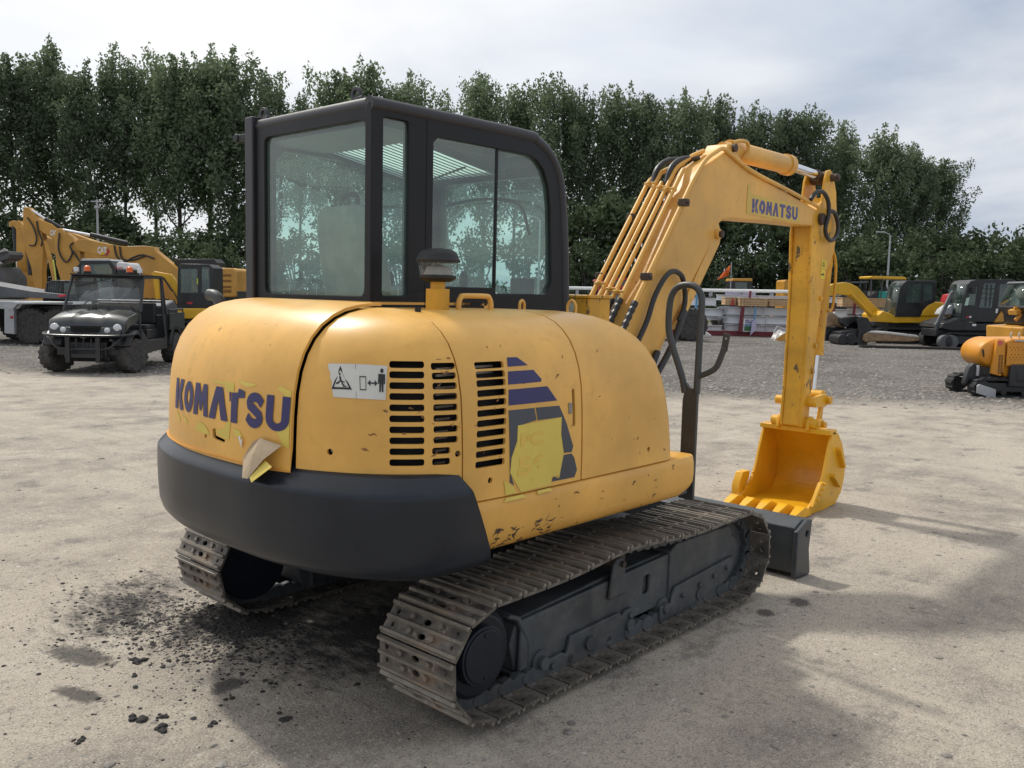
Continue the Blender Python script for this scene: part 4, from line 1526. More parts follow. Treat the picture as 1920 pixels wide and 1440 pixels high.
# striped decal on the side door
dk = {'purple': [[(-.947, 1.366), (-.895, 1.365), (-.846, 1.334), (-.955, 1.333)],
                 [(-.960, 1.316), (-.822, 1.316), (-.782, 1.279), (-.787, 1.270), (-.967, 1.269)],
                 [(-.969, 1.251), (-.754, 1.251), (-.700, 1.193), (-.973, 1.194)]],
      'greyvinyl': [[(-.974, 1.176), (-.835, 1.175), (-.825, 1.128), (-.929, 1.116), (-.934, 1.06), (-.962, 1.00), (-.966, .945), (-.945, .895), (-.968, .91)],
                    [(-.828, 1.175), (-.689, 1.172), (-.645, 1.10), (-.602, 1.003), (-.612, .982), (-.660, .984), (-.678, 1.06), (-.674, 1.127), (-.818, 1.127)],
                    [(-.670, .976), (-.612, .976), (-.594, .957), (-.575, .906), (-.590, .878), (-.735, .880), (-.720, .900), (-.690, .886)]]}
for k_, lst in dk.items():
    for q in lst:
        decal('stripe', [(q, [])], SIDE, M[k_], sd, .0016, (.06, .06))
fo = decal('masking_film', [([(-.929, 1.117), (-.676, 1.127), (-.680, 1.06), (-.662, .983), (-.688, .886), (-.700, .900), (-.730, .898), (-.735, .868), (-.909, .866), (-.935, .90), (-.968, .945), (-.961, 1.002), (-.932, 1.06)], [])], SIDE, yv, sd, .0022, (.06, .06))
decal('masking_film', [([(-.999, .922), (-.946, .890), (-.93, .866), (-.99, .866)], [])], SIDE, yv, sd, .0024, (.06, .06))
b = B()
b.add([(-1.008, -.9415, .843), (-.88, -.9415, .843), (-.90, -.938, .856), (-.99, -.938, .856)], [(0, 1, 2, 3)])
b.add([(-.82, -.9415, .845), (-.735, -.9415, .846), (-.74, -.938, .857), (-.815, -.938, .857)], [(0, 1, 2, 3)])
obj('masking_film', b, yv, sd, solid=.0008, smooth=0)
def text_shapes(txt, x, z, size, sx=1.0):
    """outline mesh of a line of text, as decal triangles"""
    cu = bpy.data.curves.new('t', 'FONT')
    cu.body = txt
    cu.size = size
    o = bpy.data.objects.new('t', cu)
    COL.objects.link(o)
    me = bake(o)
    bpy.data.objects.remove(o)
    t = bmesh.new()
    t.from_mesh(me)
    return t
def text_decal(name, txt, fn, mat, parent, width, off=.003, bold=0, slant=0):
    cu = bpy.data.curves.new('t', 'FONT')
    cu.body = txt
    cu.size = 1
    cu.offset = bold
    cu.shear = slant
    o = bpy.data.objects.new('t', cu)
    COL.objects.link(o)
    me = bake(o)
    bpy.data.objects.remove(o)
    xs = [v.co.x for v in me.vertices]
    ys = [v.co.y for v in me.vertices]
    t = bmesh.new()
    t.from_mesh(me)
    for v in t.verts:
        u = (v.co.x - min(xs)) / (max(xs) - min(xs))
        w_ = (v.co.y - min(ys)) / (max(ys) - min(ys))
        p_, n_ = fn(u, w_)
        v.co = p_ + n_ * off
    return obj(name, t, mat, parent, smooth=0)
ghost = painted('ghost_print', (.70, .47, .085), .5, .05)
text_decal('faint_lettering', 'PC', lambda u, v: SIDE(-.915 + .13 * u, 1.035 + .05 * v), ghost, fo, 1, .0034, .03)
text_decal('faint_lettering', '56', lambda u, v: SIDE(-.93 + .16 * u, .925 + .075 * v), ghost, fo, 1, .0034, .04)
b = B()
b.box(-.632, -.613, -.934, -.926, 1.135, 1.178)
obj('latch', b, M['steel'], sd, bevel=.002)
# bolts in the panel holes
for p_, par in (((-1.515, -.600, 1.046), cp), ((-1.205, -.895, 1.043), cp), ((-1.065, -.908, .93), sd), ((-.614, -.917, .929), sd), ((-.064, -.917, .93), HOOD['front_cover'])):
    b = B()
    d_ = Vector((p_[0] + .9, p_[1] + .1, 0)).normalized() if p_[0] < -1.4 else Vector((0, -1, 0))
    b.cyl(Vector(p_) - d_ * .01, Vector(p_) + d_ * .004, .0065, 6)
    obj('bolt', b, M['steel'], par)
# name on the boom, with its masking film
BM_ = flat((0, YB - .0865, 0), (1, 0, 0), (0, 0, 1), (0, -1, 0))
sp2 = [(2.235 + .715 * k / 7 + .006, 2.235 + .715 * (k + 1) / 7 - .006) for k in range(7)]
bl_ = word('KOMATSU', sp2, 2.187, 2.280)
patchy = painted('patchy_purple_vinyl', (.055, .05, .22), .4, .12, chips=.19, chipcol=(.66, .50, .20), chipscale=26)
decal('masking_film', [([(2.170, 2.365), (2.205, 2.367), (2.215, 2.31), (2.60, 2.300), (2.88, 2.305), (2.96, 2.27), (3.01, 2.180), (2.75, 2.168), (2.165, 2.172)], [])], BM_, painted('film_residue', (.66, .45, .085), .5, .06), BOOM, .001, None)
decal('lettering', bl_, BM_, patchy, BOOM, .0022, None)
# small warning stickers on the arm
AM_ = flat((0, YB - .0915, 0), (1, 0, 0), (0, 0, 1), (0, -1, 0))
w1 = decal('warning_sticker', [([(3.40, 1.855), (3.475, 1.850), (3.49, 1.915), (3.41, 1.922)], []), ([(3.395, 1.775), (3.475, 1.770), (3.478, 1.845), (3.40, 1.848)], [])], AM_, plain('bright_yellow_sticker', (.75, .58, .02), .5), ARM, .001, None)
decal('pictogram', [([(3.42, 1.87), (3.468, 1.868), (3.446, 1.912)], [[(3.43, 1.876), (3.458, 1.875), (3.446, 1.898)]]), ([(3.41, 1.80), (3.45, 1.80), (3.45, 1.792), (3.46, 1.81), (3.45, 1.825), (3.45, 1.812), (3.41, 1.812)], [])], AM_, M['ink'], w1, .002, None)

rust = painted('rusty_scratch', (.26, .12, .035), .7, .3)
scratches('scratches', sd, BVH['side_door'], 14, (-1.15, -.6, 1.0, 1.42), (.004, .03), 8, rust)
scratches('scratches', HOOD['front_cover'], BVH['front_cover'], 12, (-.5, .1, .9, 1.4), (.003, .02), 9, rust)
scratches('scratches', cp, BVH['corner_panel'], 16, (-1.5, -1.22, 1.02, 1.42), (.004, .03), 10, rust)
# ------------------------------------------------------------------ the yard round it: things standing side-on to the viewer get a frame
# of their own (X along the row, Y away, Z up) at their own distance, in metres
FW = Vector((math.cos(yaw), math.sin(yaw), 0))
RT = Vector((math.sin(yaw), -math.cos(yaw), 0))
EYE = Vector((-3.32586, -3.08195, 0))
AZ = math.degrees(yaw) - 90
def site(u, d):
    p = EYE + FW * d + RT * ((u - 960) * d / 1664)
    return (p.x, p.y, 0)
def scale_at(u0, d):
    """photo survey units -> metres in the frame at distance d"""
    return lambda u, v: ((u - u0) * d / 1664, 1.6 + (551 - .0236 * (960 - u) - v) * d / 1690)
def pr(b, pts, q, y0, y1):
    return b.prism([q(*p) for p in pts], 'y', y0, y1)
def rod(b, q, p0, p1, y, r, n=10):
    a, c = q(*p0), q(*p1)
    return b.cyl((a[0], y, a[1]), (c[0], y, c[1]), r, n)
def hoseline(b, q, pts, y, r):
    P = [(q(*p)[0], y, q(*p)[1]) for p in pts]
    return b.tube(spline(P, 4), r, 6)

M['cat'] = painted('ochre_machine_paint', (.56, .29, .05), .42, .14, dust=.25, dustcol=(.38, .26, .12), scale=1.2)
M['bgyellow'] = painted('yellow_machine_paint', (.72, .40, .015), .42, .12, scale=1.5)
M['amber'] = painted('amber_machine_paint', (.56, .27, .03), .42, .12, scale=1.5)
M['orange'] = painted('orange_machine_paint', (.66, .27, .02), .38, .1, scale=2)
M['bgblack'] = painted('black_machine_paint', (.016, .017, .019), .4, .2, dust=.15, dustcol=(.08, .078, .075))
M['bggrey'] = painted('grey_machine_paint', (.09, .095, .10), .5, .2)
M['tyre'] = painted('muddy_tyre_rubber', (.040, .038, .036), .85, .3, dust=.6, dustcol=(.19, .165, .14), scale=6)
M['rim'] = painted('dark_rim', (.055, .055, .056), .5, .3, dust=.5, dustcol=(.2, .17, .14))
M['bgglass'] = glass('machine_glass', (.45, .58, .55), .16, (.30, .38, .36))
M['trackrubber'] = painted('dusty_track_rubber', (.020, .020, .021), .8, .3, dust=.3, dustcol=(.09, .08, .07))
M['red'] = painted('red_paint', (.42, .025, .03), .4, .15)
M['beacon'] = plain('orange_beacon_plastic', (.75, .13, .02), .25)
M['lamp'] = plain('headlamp_lens', (.62, .64, .66), .12)
M['alu'] = painted('dull_aluminium', (.42, .43, .44), .45, .12, metal=.4)

def wheel(parent, c, axis, r, wd, treads=18, rimr=.52):
    """tyre with lugs (the part) and its rim (the sub-part)"""
    c, a = Vector(c), Vector(axis).normalized()
    b = B()
    prof = [(rimr * r, -.42), (.80 * r, -.50), (.93 * r, -.46), (.985 * r, -.30), (r * .99, 0), (.985 * r, .30), (.93 * r, .46), (.80 * r, .50), (rimr * r, .42)]
    t = Vector((0, 0, 1))
    u = a.cross(t).normalized()
    rings = []
    for rr, o in prof:
        rings.append([c + a * (o * wd) + (u * math.cos(2 * math.pi * i / 28) + t * math.sin(2 * math.pi * i / 28)) * rr for i in range(28)])
    b.loft(rings)
    for i in range(treads):
        for s_ in (-1, 1):
            an = 2 * math.pi * (i + (.5 if s_ > 0 else 0)) / treads
            d = u * math.cos(an) + t * math.sin(an)
            b.bar(c + d * r * .985 + a * (s_ * .06 * wd), c + d * r * .965 + a * (s_ * .46 * wd), r * .14, r * .06, up=d)
    o = obj('wheel', b, M['tyre'], parent, smooth=40)
    b = B()
    rings = []
    for rr, oo in ((rimr * r, .40), (rimr * r * .92, .40), (rimr * r * .8, .22), (rimr * r * .45, .18), (rimr * r * .40, .34), (.05 * r, .36)):
        rings.append([c + a * (oo * wd) + (u * math.cos(2 * math.pi * i / 24) + t * math.sin(2 * math.pi * i / 24)) * rr for i in range(24)])
    b.loft(rings)
    obj('rim', b, M['rim'], o, smooth=40)
    return o

# ---- black utility vehicle
UV = thing('utility_vehicle', 'black open-sided utility vehicle with two orange roof beacons and clear windscreen', 'utility vehicle', (3.62, 13.62, 0), -133)
UV.scale = (1.08, 1.08, 1.06)
b = B()
b.box(-2.05, .55, -.50, .50, .30, .42).box(-1.55, .10, -.66, .66, .30, .52)
b.prism([(-.55, .42), (-.35, .50), (.05, .74), (.08, .40), (-.1, .30), (-.5, .30)], 'y', -.72, -.60)
b.prism([(-.55, .42), (-.35, .50), (.05, .74), (.08, .40), (-.1, .30), (-.5, .30)], 'y', .60, .72)
b.prism([(-1.55, .5), (-1.5, .95), (-1.38, .95), (-1.38, .5)], 'y', -.66, .66)
b.box(-1.45, -.75, -.55, .55, .52, .70)
b.prism([(.56, .20), (.62, .26), (.60, .52), (.45, .60), (.45, .20)], 'y', -.32, .32)
for s in (-1, 1):                                           # front fenders over the wheels
    arc_ = [(.26 + .33 * math.cos(R(a)), .30 + .36 * math.sin(R(a))) for a in range(25, 176, 15)]
    arc2 = [(.26 + .40 * math.cos(R(a)), .30 + .43 * math.sin(R(a))) for a in range(175, 20, -15)]
    b.prism(arc_ + arc2, 'y', s * .40, s * .70)
    arc_ = [(-1.98 + .34 * math.cos(R(a)), .30 + .37 * math.sin(R(a))) for a in range(10, 171, 16)]
    arc2 = [(-1.98 + .40 * math.cos(R(a)), .30 + .43 * math.sin(R(a))) for a in range(170, 9, -16)]
    b.prism(arc_ + arc2, 'y', s * .42, s * .70)
obj('body', b, M['bgblack'], UV, bevel=.015)
b = B()
st = []
for x, z, wd_, cr in ((.58, .80, .60, .02), (.50, .90, .62, .05), (.30, .965, .60, .06), (.05, 1.01, .62, .06), (-.16, 1.03, .64, .05)):
    st.append([(x, y * wd_, z + cr * (1 - abs(y) ** 3) - (.03 if .28 < abs(y) < .40 else 0)) for y in [-1, -.92, -.75, -.5, -.40, -.30, 0, .30, .40, .5, .75, .92, 1]] + [(x, wd_, z - .18), (x, -wd_, z - .18)])
b.loft(st)
b.prism([(.45, .82), (.62, .78), (.64, .66), (.50, .60), (.40, .60)], 'y', -.56, .56)
obj('hood', b, painted('glossy_black_hood', (.02, .024, .023), .22, .1, coat=.5), UV, bevel=.012, smooth=50)
b = B()
for i in range(5):
    b.box(.625, .65, -.20, .20, .665 + i * .028, .678 + i * .028)
b.box(.60, .632, -.24, .24, .65, .81)
obj('grille', b, M['dark'], UV)
for y in (-.50, -.35, .35, .50):
    big = abs(y) > .4
    b = B()
    b.ball((.60 if big else .635, y, .775 if big else .735), .035, .072 if big else .050, .072 if big else .050, 14, 8)
    obj('headlight', b, M['lamp'], UV)
b = B()
b.tube(spline([(.35, -.72, .68), (.55, -.70, .665), (.74, -.52, .65), (.78, -.2, .645), (.78, .2, .645), (.74, .52, .65), (.55, .70, .665), (.35, .72, .68)], 5), .022, 8)
b.tube(spline([(.58, -.60, .65), (.70, -.48, .50), (.74, -.35, .43), (.74, 0, .42), (.74, .35, .43), (.70, .48, .50), (.58, .60, .65)], 5), .02, 8)
for y in (-.24, .24):
    b.box(.72, .77, y - .035, y + .035, .20, .66)
b.prism([(.60, .24), (.74, .28), (.74, .34), (.60, .30)], 'y', -.30, .30)
for y in (-.24, -.12, 0, .12, .24):
    b.box(.70, .72, y - .01, y + .01, .44, .60)
obj('bumper', b, M['bgblack'], UV)
b = B()
P1 = [(-.12, 1.03), (-.42, 1.64), (-1.42, 1.66), (-1.52, .95)]
for s in (-1, 1):
    b.tube([(x, s * .64, z) for x, z in P1[:1]] + [(x, s * (.60 if z > 1.3 else .64), z) for x, z in P1[1:]], .026, 8)
    b.tube([(-1.42, s * .60, 1.66), (-1.36, s * .64, .95), (-1.40, s * .66, .55)], .03, 8)
    b.tube([(-.12, s * .62, 1.03), (-.02, s * .66, .72), (-.5, s * .66, .45)], .022, 8)
for x, z in ((-.42, 1.64), (-1.42, 1.66)):
    b.tube([(x, -.61, z), (x, .61, z)], .028, 8)
b.box(-1.44, -.36, -.62, .62, 1.665, 1.69)
b.tube([(-1.46, -.60, 1.2), (-1.46, .60, 1.2)], .02, 8)
obj('roll_cage', b, M['bgblack'], UV)
b = B()
b.add([(-.125, -.61, 1.05), (-.125, .61, 1.05), (-.41, .575, 1.62), (-.41, -.575, 1.62)], [(0, 1, 2, 3)])
obj('windscreen', b, M['clear'], UV, solid=.008)
b = B()
b.box(-.13, -.10, -.64, .64, .985, 1.055)
obj('cowl', b, M['bgblack'], UV)
b = B()
for y in (-.52, -.1, .1, .52):
    for x, z in ((-.13, 1.09), (-.385, 1.58)):
        b.cyl((x, y, z), (x + .03, y, z + .01), .018, 8)
obj('screen_clip', b, M['black_rubber'], UV)
b = B()
b.tube([(-.40, .05, 1.615), (-.36, -.05, 1.58), (-.30, -.42, 1.49)], .008, 6)
b.tube([(-.33, -.16, 1.545), (-.27, -.50, 1.46)], .012, 6)
obj('wiper', b, M['black_rubber'], UV)
for y in (-.36, .36):
    b = B()
    lathe(b, -.45, y, [(.062, 1.69), (.062, 1.73), (.054, 1.735)], 16)
    k = obj('beacon', b, M['black_rubber'], UV)
    b = B()
    lathe(b, -.45, y, [(.055, 1.735), (.055, 1.79), (.047, 1.82), (.02, 1.835), (.004, 1.838)], 16)
    obj('dome', b, M['beacon'], k)
for y in (-.54, .54):
    b = B()
    b.box(-.46, -.41, y - .04, y + .04, 1.72, 1.80).cyl((-.435, y, 1.68), (-.435, y, 1.73), .012, 6)
    obj('work_light', b, M['lamp'], UV, bevel=.008)
b = B()
b.box(-1.35, -.80, -.52, .52, .68, .78).box(-1.40, -1.27, -.52, .52, .78, 1.18)
obj('seat', b, M['black_rubber'], UV, bevel=.03)
b = B()
b.tube([(-.55 + .0, -.33 + .16 * math.cos(2 * math.pi * i / 16), 1.06 + .16 * math.sin(2 * math.pi * i / 16)) for i in range(16)], .014, 6, closed=True)
b.cyl((-.55, -.33, 1.06), (-.25, -.33, .9), .02)
obj('steering_wheel', b, M['black_rubber'], UV)
b = B()
b.box(-2.55, -1.56, -.70, .70, .66, .70)
for s in (-1, 1):
    b.box(-2.55, -1.56, s * .66, s * .70, .68, .98)
    b.tube([(-2.50, s * .68, 1.04), (-1.60, s * .68, 1.04)], .02, 8)
    for x in (-2.48, -2.05, -1.62):
        b.box(x - .02, x + .02, s * .67, s * .69, .98, 1.04)
b.box(-1.60, -1.56, -.70, .70, .68, .98).box(-2.55, -2.51, -.70, .70, .68, .98)
obj('cargo_bed', b, painted('dark_green_bed', (.022, .030, .028), .5, .2), UV, bevel=.01)
b = B()
b.prism([(-2.45, .72), (-1.62, .72), (-1.62, 1.12), (-2.2, 1.22), (-2.45, 1.10)], 'y', -.60, .60)
ub = obj('storage_lid', b, M['bggrey'], UV, bevel=.03)
for x, y, st_ in ((.28, -.60, -24), (.28, .60, -24), (-1.98, -.60, 0), (-1.98, .60, 0)):
    s = 1 if y > 0 else -1
    wheel(UV, (x, y, .30), (math.sin(R(-st_)) * s, s * math.cos(R(st_)), 0), .295, .25)
b = B()
for s in (-1, 1):
    b.tube([(.28, s * .2, .30), (.28, s * .50, .29)], .022, 8).tube([(.36, s * .2, .42), (.30, s * .48, .36)], .016, 6).tube([(-1.98, s * .2, .30), (-1.98, s * .52, .29)], .022, 8)
obj('axle', b, M['bgblack'], UV)

# ---- flatbed lorry at the left edge
d = 22.8
TL = thing('flatbed_truck', 'rear half of a flatbed lorry with pale deck edge and muddy twin-axle wheels', 'lorry', site(50, d), AZ)
q = scale_at(50, d)
b = B()
pr(b, [(-140, 563), (112, 566), (118, 572), (40, 570), (30, 580), (-140, 578)], q, -.05, 2.4)
pr(b, [(26, 567), (118, 566), (118, 570), (32, 571), (22, 582), (15, 582)], q, -.12, .4)
obj('deck', b, M['alu'], TL, bevel=.01)
b = B()
pr(b, [(-140, 580), (120, 574), (120, 592), (-140, 604)], q, .5, 1.9)
obj('chassis', b, M['bgblack'], TL)
b = B()
pr(b, [(7, 573), (24, 575), (24, 628), (5, 626)], q, -.10, .5)
k = obj('locker', b, M['alu'], TL, bevel=.01)
b = B()
pr(b, [(17.5, 593), (23, 593), (23, 598), (17.5, 598)], q, -.106, -.10)
obj('reflector', b, M['red'], k)
for u in (50, 99, -60):
    for y in (.16, 2.1):
        x = q(u, 600)[0]
        wheel(TL, (x, y, .47), (0, -1 if y < 1 else 1, 0), .47, .30, 24, .58)
b = B()
pr(b, [(-120, 520), (30, 546), (88, 552), (86, 561), (-120, 553)], q, .6, 1.9)
obj('ramp', b, M['bggrey'], TL, bevel=.01)
b = B()
pr(b, [(84, 553), (95, 552), (95, 556), (84, 557)], q, .55, .65)
obj('tail_light', b, plain('red_lens', (.6, .03, .05), .3), TL)

def cab_shell(root, outline, windows, q, w, mat, ends=(), thick_=.06, y0=None, roof_mat=None):
    """cab: two pierced side panels, a skin round the outline (glass along the edges listed in ends) and panes"""
    y0 = -w / 2 if y0 is None else y0
    P = [q(*p) for p in outline]
    Wn = [[q(*p) for p in h] for h in windows]
    b = B()
    b.panel(P, Wn, 'y', y0, y0 + thick_).panel(P, Wn, 'y', y0 + w - thick_, y0 + w)
    cx = sum(p[0] for p in P) / len(P)
    cz = sum(p[1] for p in P) / len(P)
    n = len(P)
    for i in range(n):
        if i in ends:
            continue
        a, c = Vector((P[i][0], P[i][1])), Vector((P[(i + 1) % n][0], P[(i + 1) % n][1]))
        dd = (c - a).normalized()
        nn = Vector((-dd.y, dd.x))
        if nn.dot(Vector((cx, cz)) - a) < 0:
            nn = -nn
        b.prism([tuple(a), tuple(c), tuple(c + nn * thick_), tuple(a + nn * thick_)], 'y', y0 + thick_ * .9, y0 + w - thick_ * .9)
    cab_ = obj('cab', b, mat, root, bevel=.012)
    for h in Wn:
        g = B()
        g.prism(h, 'y', y0 + thick_ * .4, y0 + thick_ * .55)
        obj('window', g, M['bgglass'], cab_)
    for i in ends:
        a, c = P[i], P[(i + 1) % n]
        g = B()
        g.bar((a[0], y0 + w / 2, a[1]), (c[0], y0 + w / 2, c[1]), w - 2 * thick_, .01, up=(0, 1, 0)) if False else g.add([(a[0], y0 + thick_, a[1]), (c[0], y0 + thick_, c[1]), (c[0], y0 + w - thick_, c[1]), (a[0], y0 + w - thick_, a[1])], [(0, 1, 2, 3)])
        obj('window', g, M['bgglass'], cab_, solid=.008)
    g = B()
    zb = min(p[1] for p in P)
    zt = max(p[1] for p in P)
    g.box(cx - .22, cx + .22, y0 + w * .3, y0 + w * .7, zb + .06, zb + (zt - zb) * .30).box(cx + .1, cx + .24, y0 + w * .3, y0 + w * .7, zb + (zt - zb) * .3, zb + (zt - zb) * .68)
    obj('seat', g, M['black_rubber'], cab_, bevel=.03)
    return cab_
def crawler(root, x0, x1, h, ys, wd, mat=None, shoes=26):
    """pair of crawler tracks: belts with cleats, a frame and rollers"""
    for yc in ys:
        r = h / 2
        loop = [(x1 - r + r * math.cos(R(a)), r + r * math.sin(R(a))) for a in range(-90, 91, 15)] + [(x0 + r + r * math.cos(R(a)), r + r * math.sin(R(a))) for a in range(90, 271, 15)]
        inn = [(x1 - r + .82 * r * math.cos(R(a)), r + .82 * r * math.sin(R(a))) for a in range(-90, 91, 15)] + [(x0 + r + .82 * r * math.cos(R(a)), r + .82 * r * math.sin(R(a))) for a in range(90, 271, 15)]
        b = B()
        b.panel(loop, [inn], 'y', yc - wd / 2, yc + wd / 2)
        pts, _ = along(loop, shoes, 0)
        for p, t in pts:
            nrm = Vector((t.z, 0, -t.x))
            c = Vector((p.x, yc, p.z)) + nrm * .012
            b.bar(c - Vector((0, wd / 2, 0)), c + Vector((0, wd / 2, 0)), .05, .03, up=nrm)
        tk = obj('track', b, mat or M['trackrubber'], root)
        b = B()
        b.box(x0 + r * .9, x1 - r * .9, yc - wd * .42, yc + wd * .42, h * .32, h * .78)
        for x in [x0 + r + (x1 - x0 - 2 * r) * k / 4 for k in range(5)]:
            b.cyl((x, yc - wd * .46, h * .26), (x, yc + wd * .46, h * .26), h * .16, 12)
        for x in (x0 + r, x1 - r):
            b.cyl((x, yc - wd * .47, r), (x, yc + wd * .47, r), r * .74, 20)
        obj('track_frame', b, M['bgblack'], tk)
def letters(name, txt, root, q, u0, u1, v0, v1, y, mat, bold=.02):
    a, c = q(u0, v1), q(u1, v0)
    f = flat((a[0], y, a[1]), (c[0] - a[0], 0, 0), (0, 0, c[1] - a[1]), (0, -1, 0))
    return text_decal(name, txt, f, mat, root, 1, .006, bold)

# ---- three ochre excavators parked nose to the left behind the lorry
def digger(label, d, u0, boom, arm, cyl=None, rod_=None, bucket=None, bcyl=None, brod=None, hoses=(), lugs=()):
    t = thing('large_excavator', label, 'excavator', site(u0, d), AZ, 'ochre excavators parked behind the lorry')
    q = scale_at(u0, d)
    b = B()
    pr(b, boom, q, -.26, .26)
    bo = obj('boom', b, M['cat'], t, bevel=.02)
    b = B()
    pr(b, arm, q, -.22, .22)
    ar = obj('arm', b, M['cat'], t, bevel=.02)
    for nm, c_, r_c, par in (('arm_cylinder', cyl, .10, t), ('bucket_cylinder', bcyl, .13, t)):
        if c_:
            b = B()
            rod(b, q, c_[0], c_[1], -.05, r_c, 14)
            cc_ = obj(nm, b, M['bgblack'], t)
            rr_ = rod_ if nm == 'arm_cylinder' else brod
            if rr_:
                b = B()
                rod(b, q, rr_[0], rr_[1], -.05, r_c * .62, 12)
                obj('rod', b, M['chrome'], cc_)
    if hoses:
        for h in hoses:
            b = B()
            hoseline(b, q, h, -.30, .035)
            obj('hose', b, M['hose'], bo)
    if bucket:
        b = B()
        pr(b, bucket, q, -.6, .6)
        obj('bucket', b, M['cat'], t, bevel=.03)
    return t, q, bo, ar
dC = 37.5
EXC, qC, boC, arC = digger('ochre excavator whose boom carries the large white lettering, nearest of the row', dC, 380,
    [(141, 457), (150, 449), (165, 449), (205, 458), (235, 462), (272, 461), (290, 463), (293, 470), (322, 494), (352, 520), (372, 545), (372, 570), (340, 570), (332, 540), (300, 520), (270, 512), (235, 492), (222, 486), (180, 477), (148, 470)],
    [(106, 440), (110, 430), (118, 428), (122, 433), (140, 446), (152, 470), (152, 500), (147, 545), (140, 572), (124, 572), (120, 545), (107, 495)],
    ((170, 440), (238, 456)), ((119, 431), (176, 442)), [(104, 588), (150, 572), (160, 600), (150, 640), (110, 645), (95, 615)], ((112, 492), (122, 545)), ((122, 545), (128, 570)),
    hoses=([(117, 437), (115, 470), (128, 492), (140, 475), (136, 462), (142, 455)], [(141, 470), (150, 485), (155, 492), (152, 498), (140, 508)], [(218, 460), (222, 480), (236, 491), (252, 483), (270, 478), (292, 485)], [(228, 462), (232, 484), (250, 488), (275, 480)]))
b = B()
letters('lettering', 'CAT', boC, qC, 186, 203, 463, 475.5, -.262, M['white'], .05)
b = B()
b.prism([qC(*p) for p in [(205, 464), (209, 471), (205, 479), (194, 479), (197, 475), (203, 475)]], 'y', -.268, -.262)
obj('lettering', b, M['red'], boC)
b = B()
b.prism([qC(*p) for p in [(190, 477.5), (195, 470), (200, 477.5)]], 'y', -.272, -.266)
obj('emblem', b, plain('emblem_yellow', (.8, .5, .03), .5), boC)
b = B()
pr(b, [(344, 546), (460, 546), (460, 568), (344, 568)], qC, -1.3, 1.3)
obj('deck', b, M['bgblack'], EXC, bevel=.02)
cb_ = cab_shell(EXC, [(322, 560), (322, 490), (326, 485), (396, 485), (402, 492), (402, 560)], [[(330, 545), (330, 496), (362, 496), (362, 545)], [(368, 545), (368, 496), (396, 496), (396, 545)]], qC, 1.1, M['bgblack'], ends=(0,), y0=.1)
b = B()
pr(b, [(404, 507), (412, 503), (452, 504), (458, 508), (459, 557), (406, 558)], qC, -1.35, 1.35)
cw_ = obj('counterweight', b, M['cat'], EXC, bevel=.06)
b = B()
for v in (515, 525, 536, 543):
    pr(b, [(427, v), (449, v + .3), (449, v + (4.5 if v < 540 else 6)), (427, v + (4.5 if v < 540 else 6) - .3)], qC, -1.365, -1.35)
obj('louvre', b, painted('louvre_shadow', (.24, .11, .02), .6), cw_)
letters('lettering', 'CAT', cw_, qC, 411, 420, 529, 536, -1.352, M['white'], .05)
b = B()
pr(b, [(420, 531), (422, 534), (420, 538), (415, 538), (419, 535)], qC, -1.358, -1.352)
obj('emblem', b, M['red'], cw_)
x0, x1 = qC(330, 0)[0], qC(470, 0)[0]
crawler(EXC, x0, x1, .95, (-1.0, 1.0), .6)
b = B()
b.box(x0 + .6, x1 - .6, -.8, .8, .5, 1.2)
obj('undercarriage', b, M['bgblack'], EXC)

dB = 41
EXB, qB, boB, arB = digger('ochre excavator with the tallest arm of the row, behind the lettered boom', dB, 330,
    [(70, 415), (76, 410), (100, 420), (110, 428), (180, 452), (262, 470), (310, 500), (350, 540), (350, 570), (318, 560), (270, 510), (180, 480), (110, 458), (100, 447), (72, 428)],
    [(48, 396), (52, 389), (58, 389), (62, 394), (74, 408), (82, 430), (84, 470), (80, 510), (80, 549), (66, 549), (60, 500), (51, 470), (48, 430)],
    ((86, 411), (116, 428)), ((60, 394), (88, 412)), [(50, 570), (82, 548), (98, 575), (90, 630), (50, 640), (36, 600)], ((54.5, 456), (56, 516)), ((55, 440), (54.5, 458)),
    hoses=([(58, 408), (68, 425), (74, 445), (70, 460), (60, 460)], [(75, 415), (78, 435), (84, 450), (82, 462)]))
letters('lettering', 'CAT', boB, qB, 98.5, 112, 432, 442, -.262, M['white'], .05)
b = B()
pr(b, [(330, 500), (398, 500), (398, 565), (330, 565)], qB, -1.2, 1.2)
obj('upper_body', b, M['cat'], EXB, bevel=.05)
b = B()
pr(b, [(86, 452), (92, 451), (98, 470), (106, 500), (110, 540), (104, 545), (98, 510), (92, 480)], qB, -.30, -.26)
obj('linkage', b, M['cat'], EXB, bevel=.01)
crawler(EXB, qB(300, 0)[0], qB(430, 0)[0], .95, (-1.0, 1.0), .6)
dA = 45
EXA, qA, boA, arA = digger('ochre excavator at the far left of the row with its arm hanging straight down', dA, 280,
    [(40, 424), (60, 430), (150, 470), (240, 500), (300, 545), (300, 575), (270, 560), (210, 520), (130, 490), (50, 450)],
    [(24, 418), (27, 414), (40, 415), (48, 424), (50, 450), (50, 505), (47, 512), (33, 512), (33, 470), (34, 430)],
    None, None, [(7, 530), (12, 529), (20, 531), (26, 527), (25, 512), (48, 510), (56, 545), (52, 610), (18, 615), (4, 570)], ((28, 421), (31, 483)), ((31, 483), (33, 511)))
b = B()
rod(b, qA, (25, 416), (25, 425), 0, .2, 14)
for y in (-.18, .18):
    a = qA(28, 418)
    b.cyl((a[0], y - .05, a[1]), (a[0], y + .05, a[1]), .12, 14)
    a = qA(38, 418)
    b.cyl((a[0], y - .05, a[1]), (a[0], y + .05, a[1]), .12, 14)
obj('boss', b, M['cat'], arA)
b = B()
pr(b, [(260, 510), (330, 510), (330, 565), (260, 565)], qA, -1.2, 1.2)
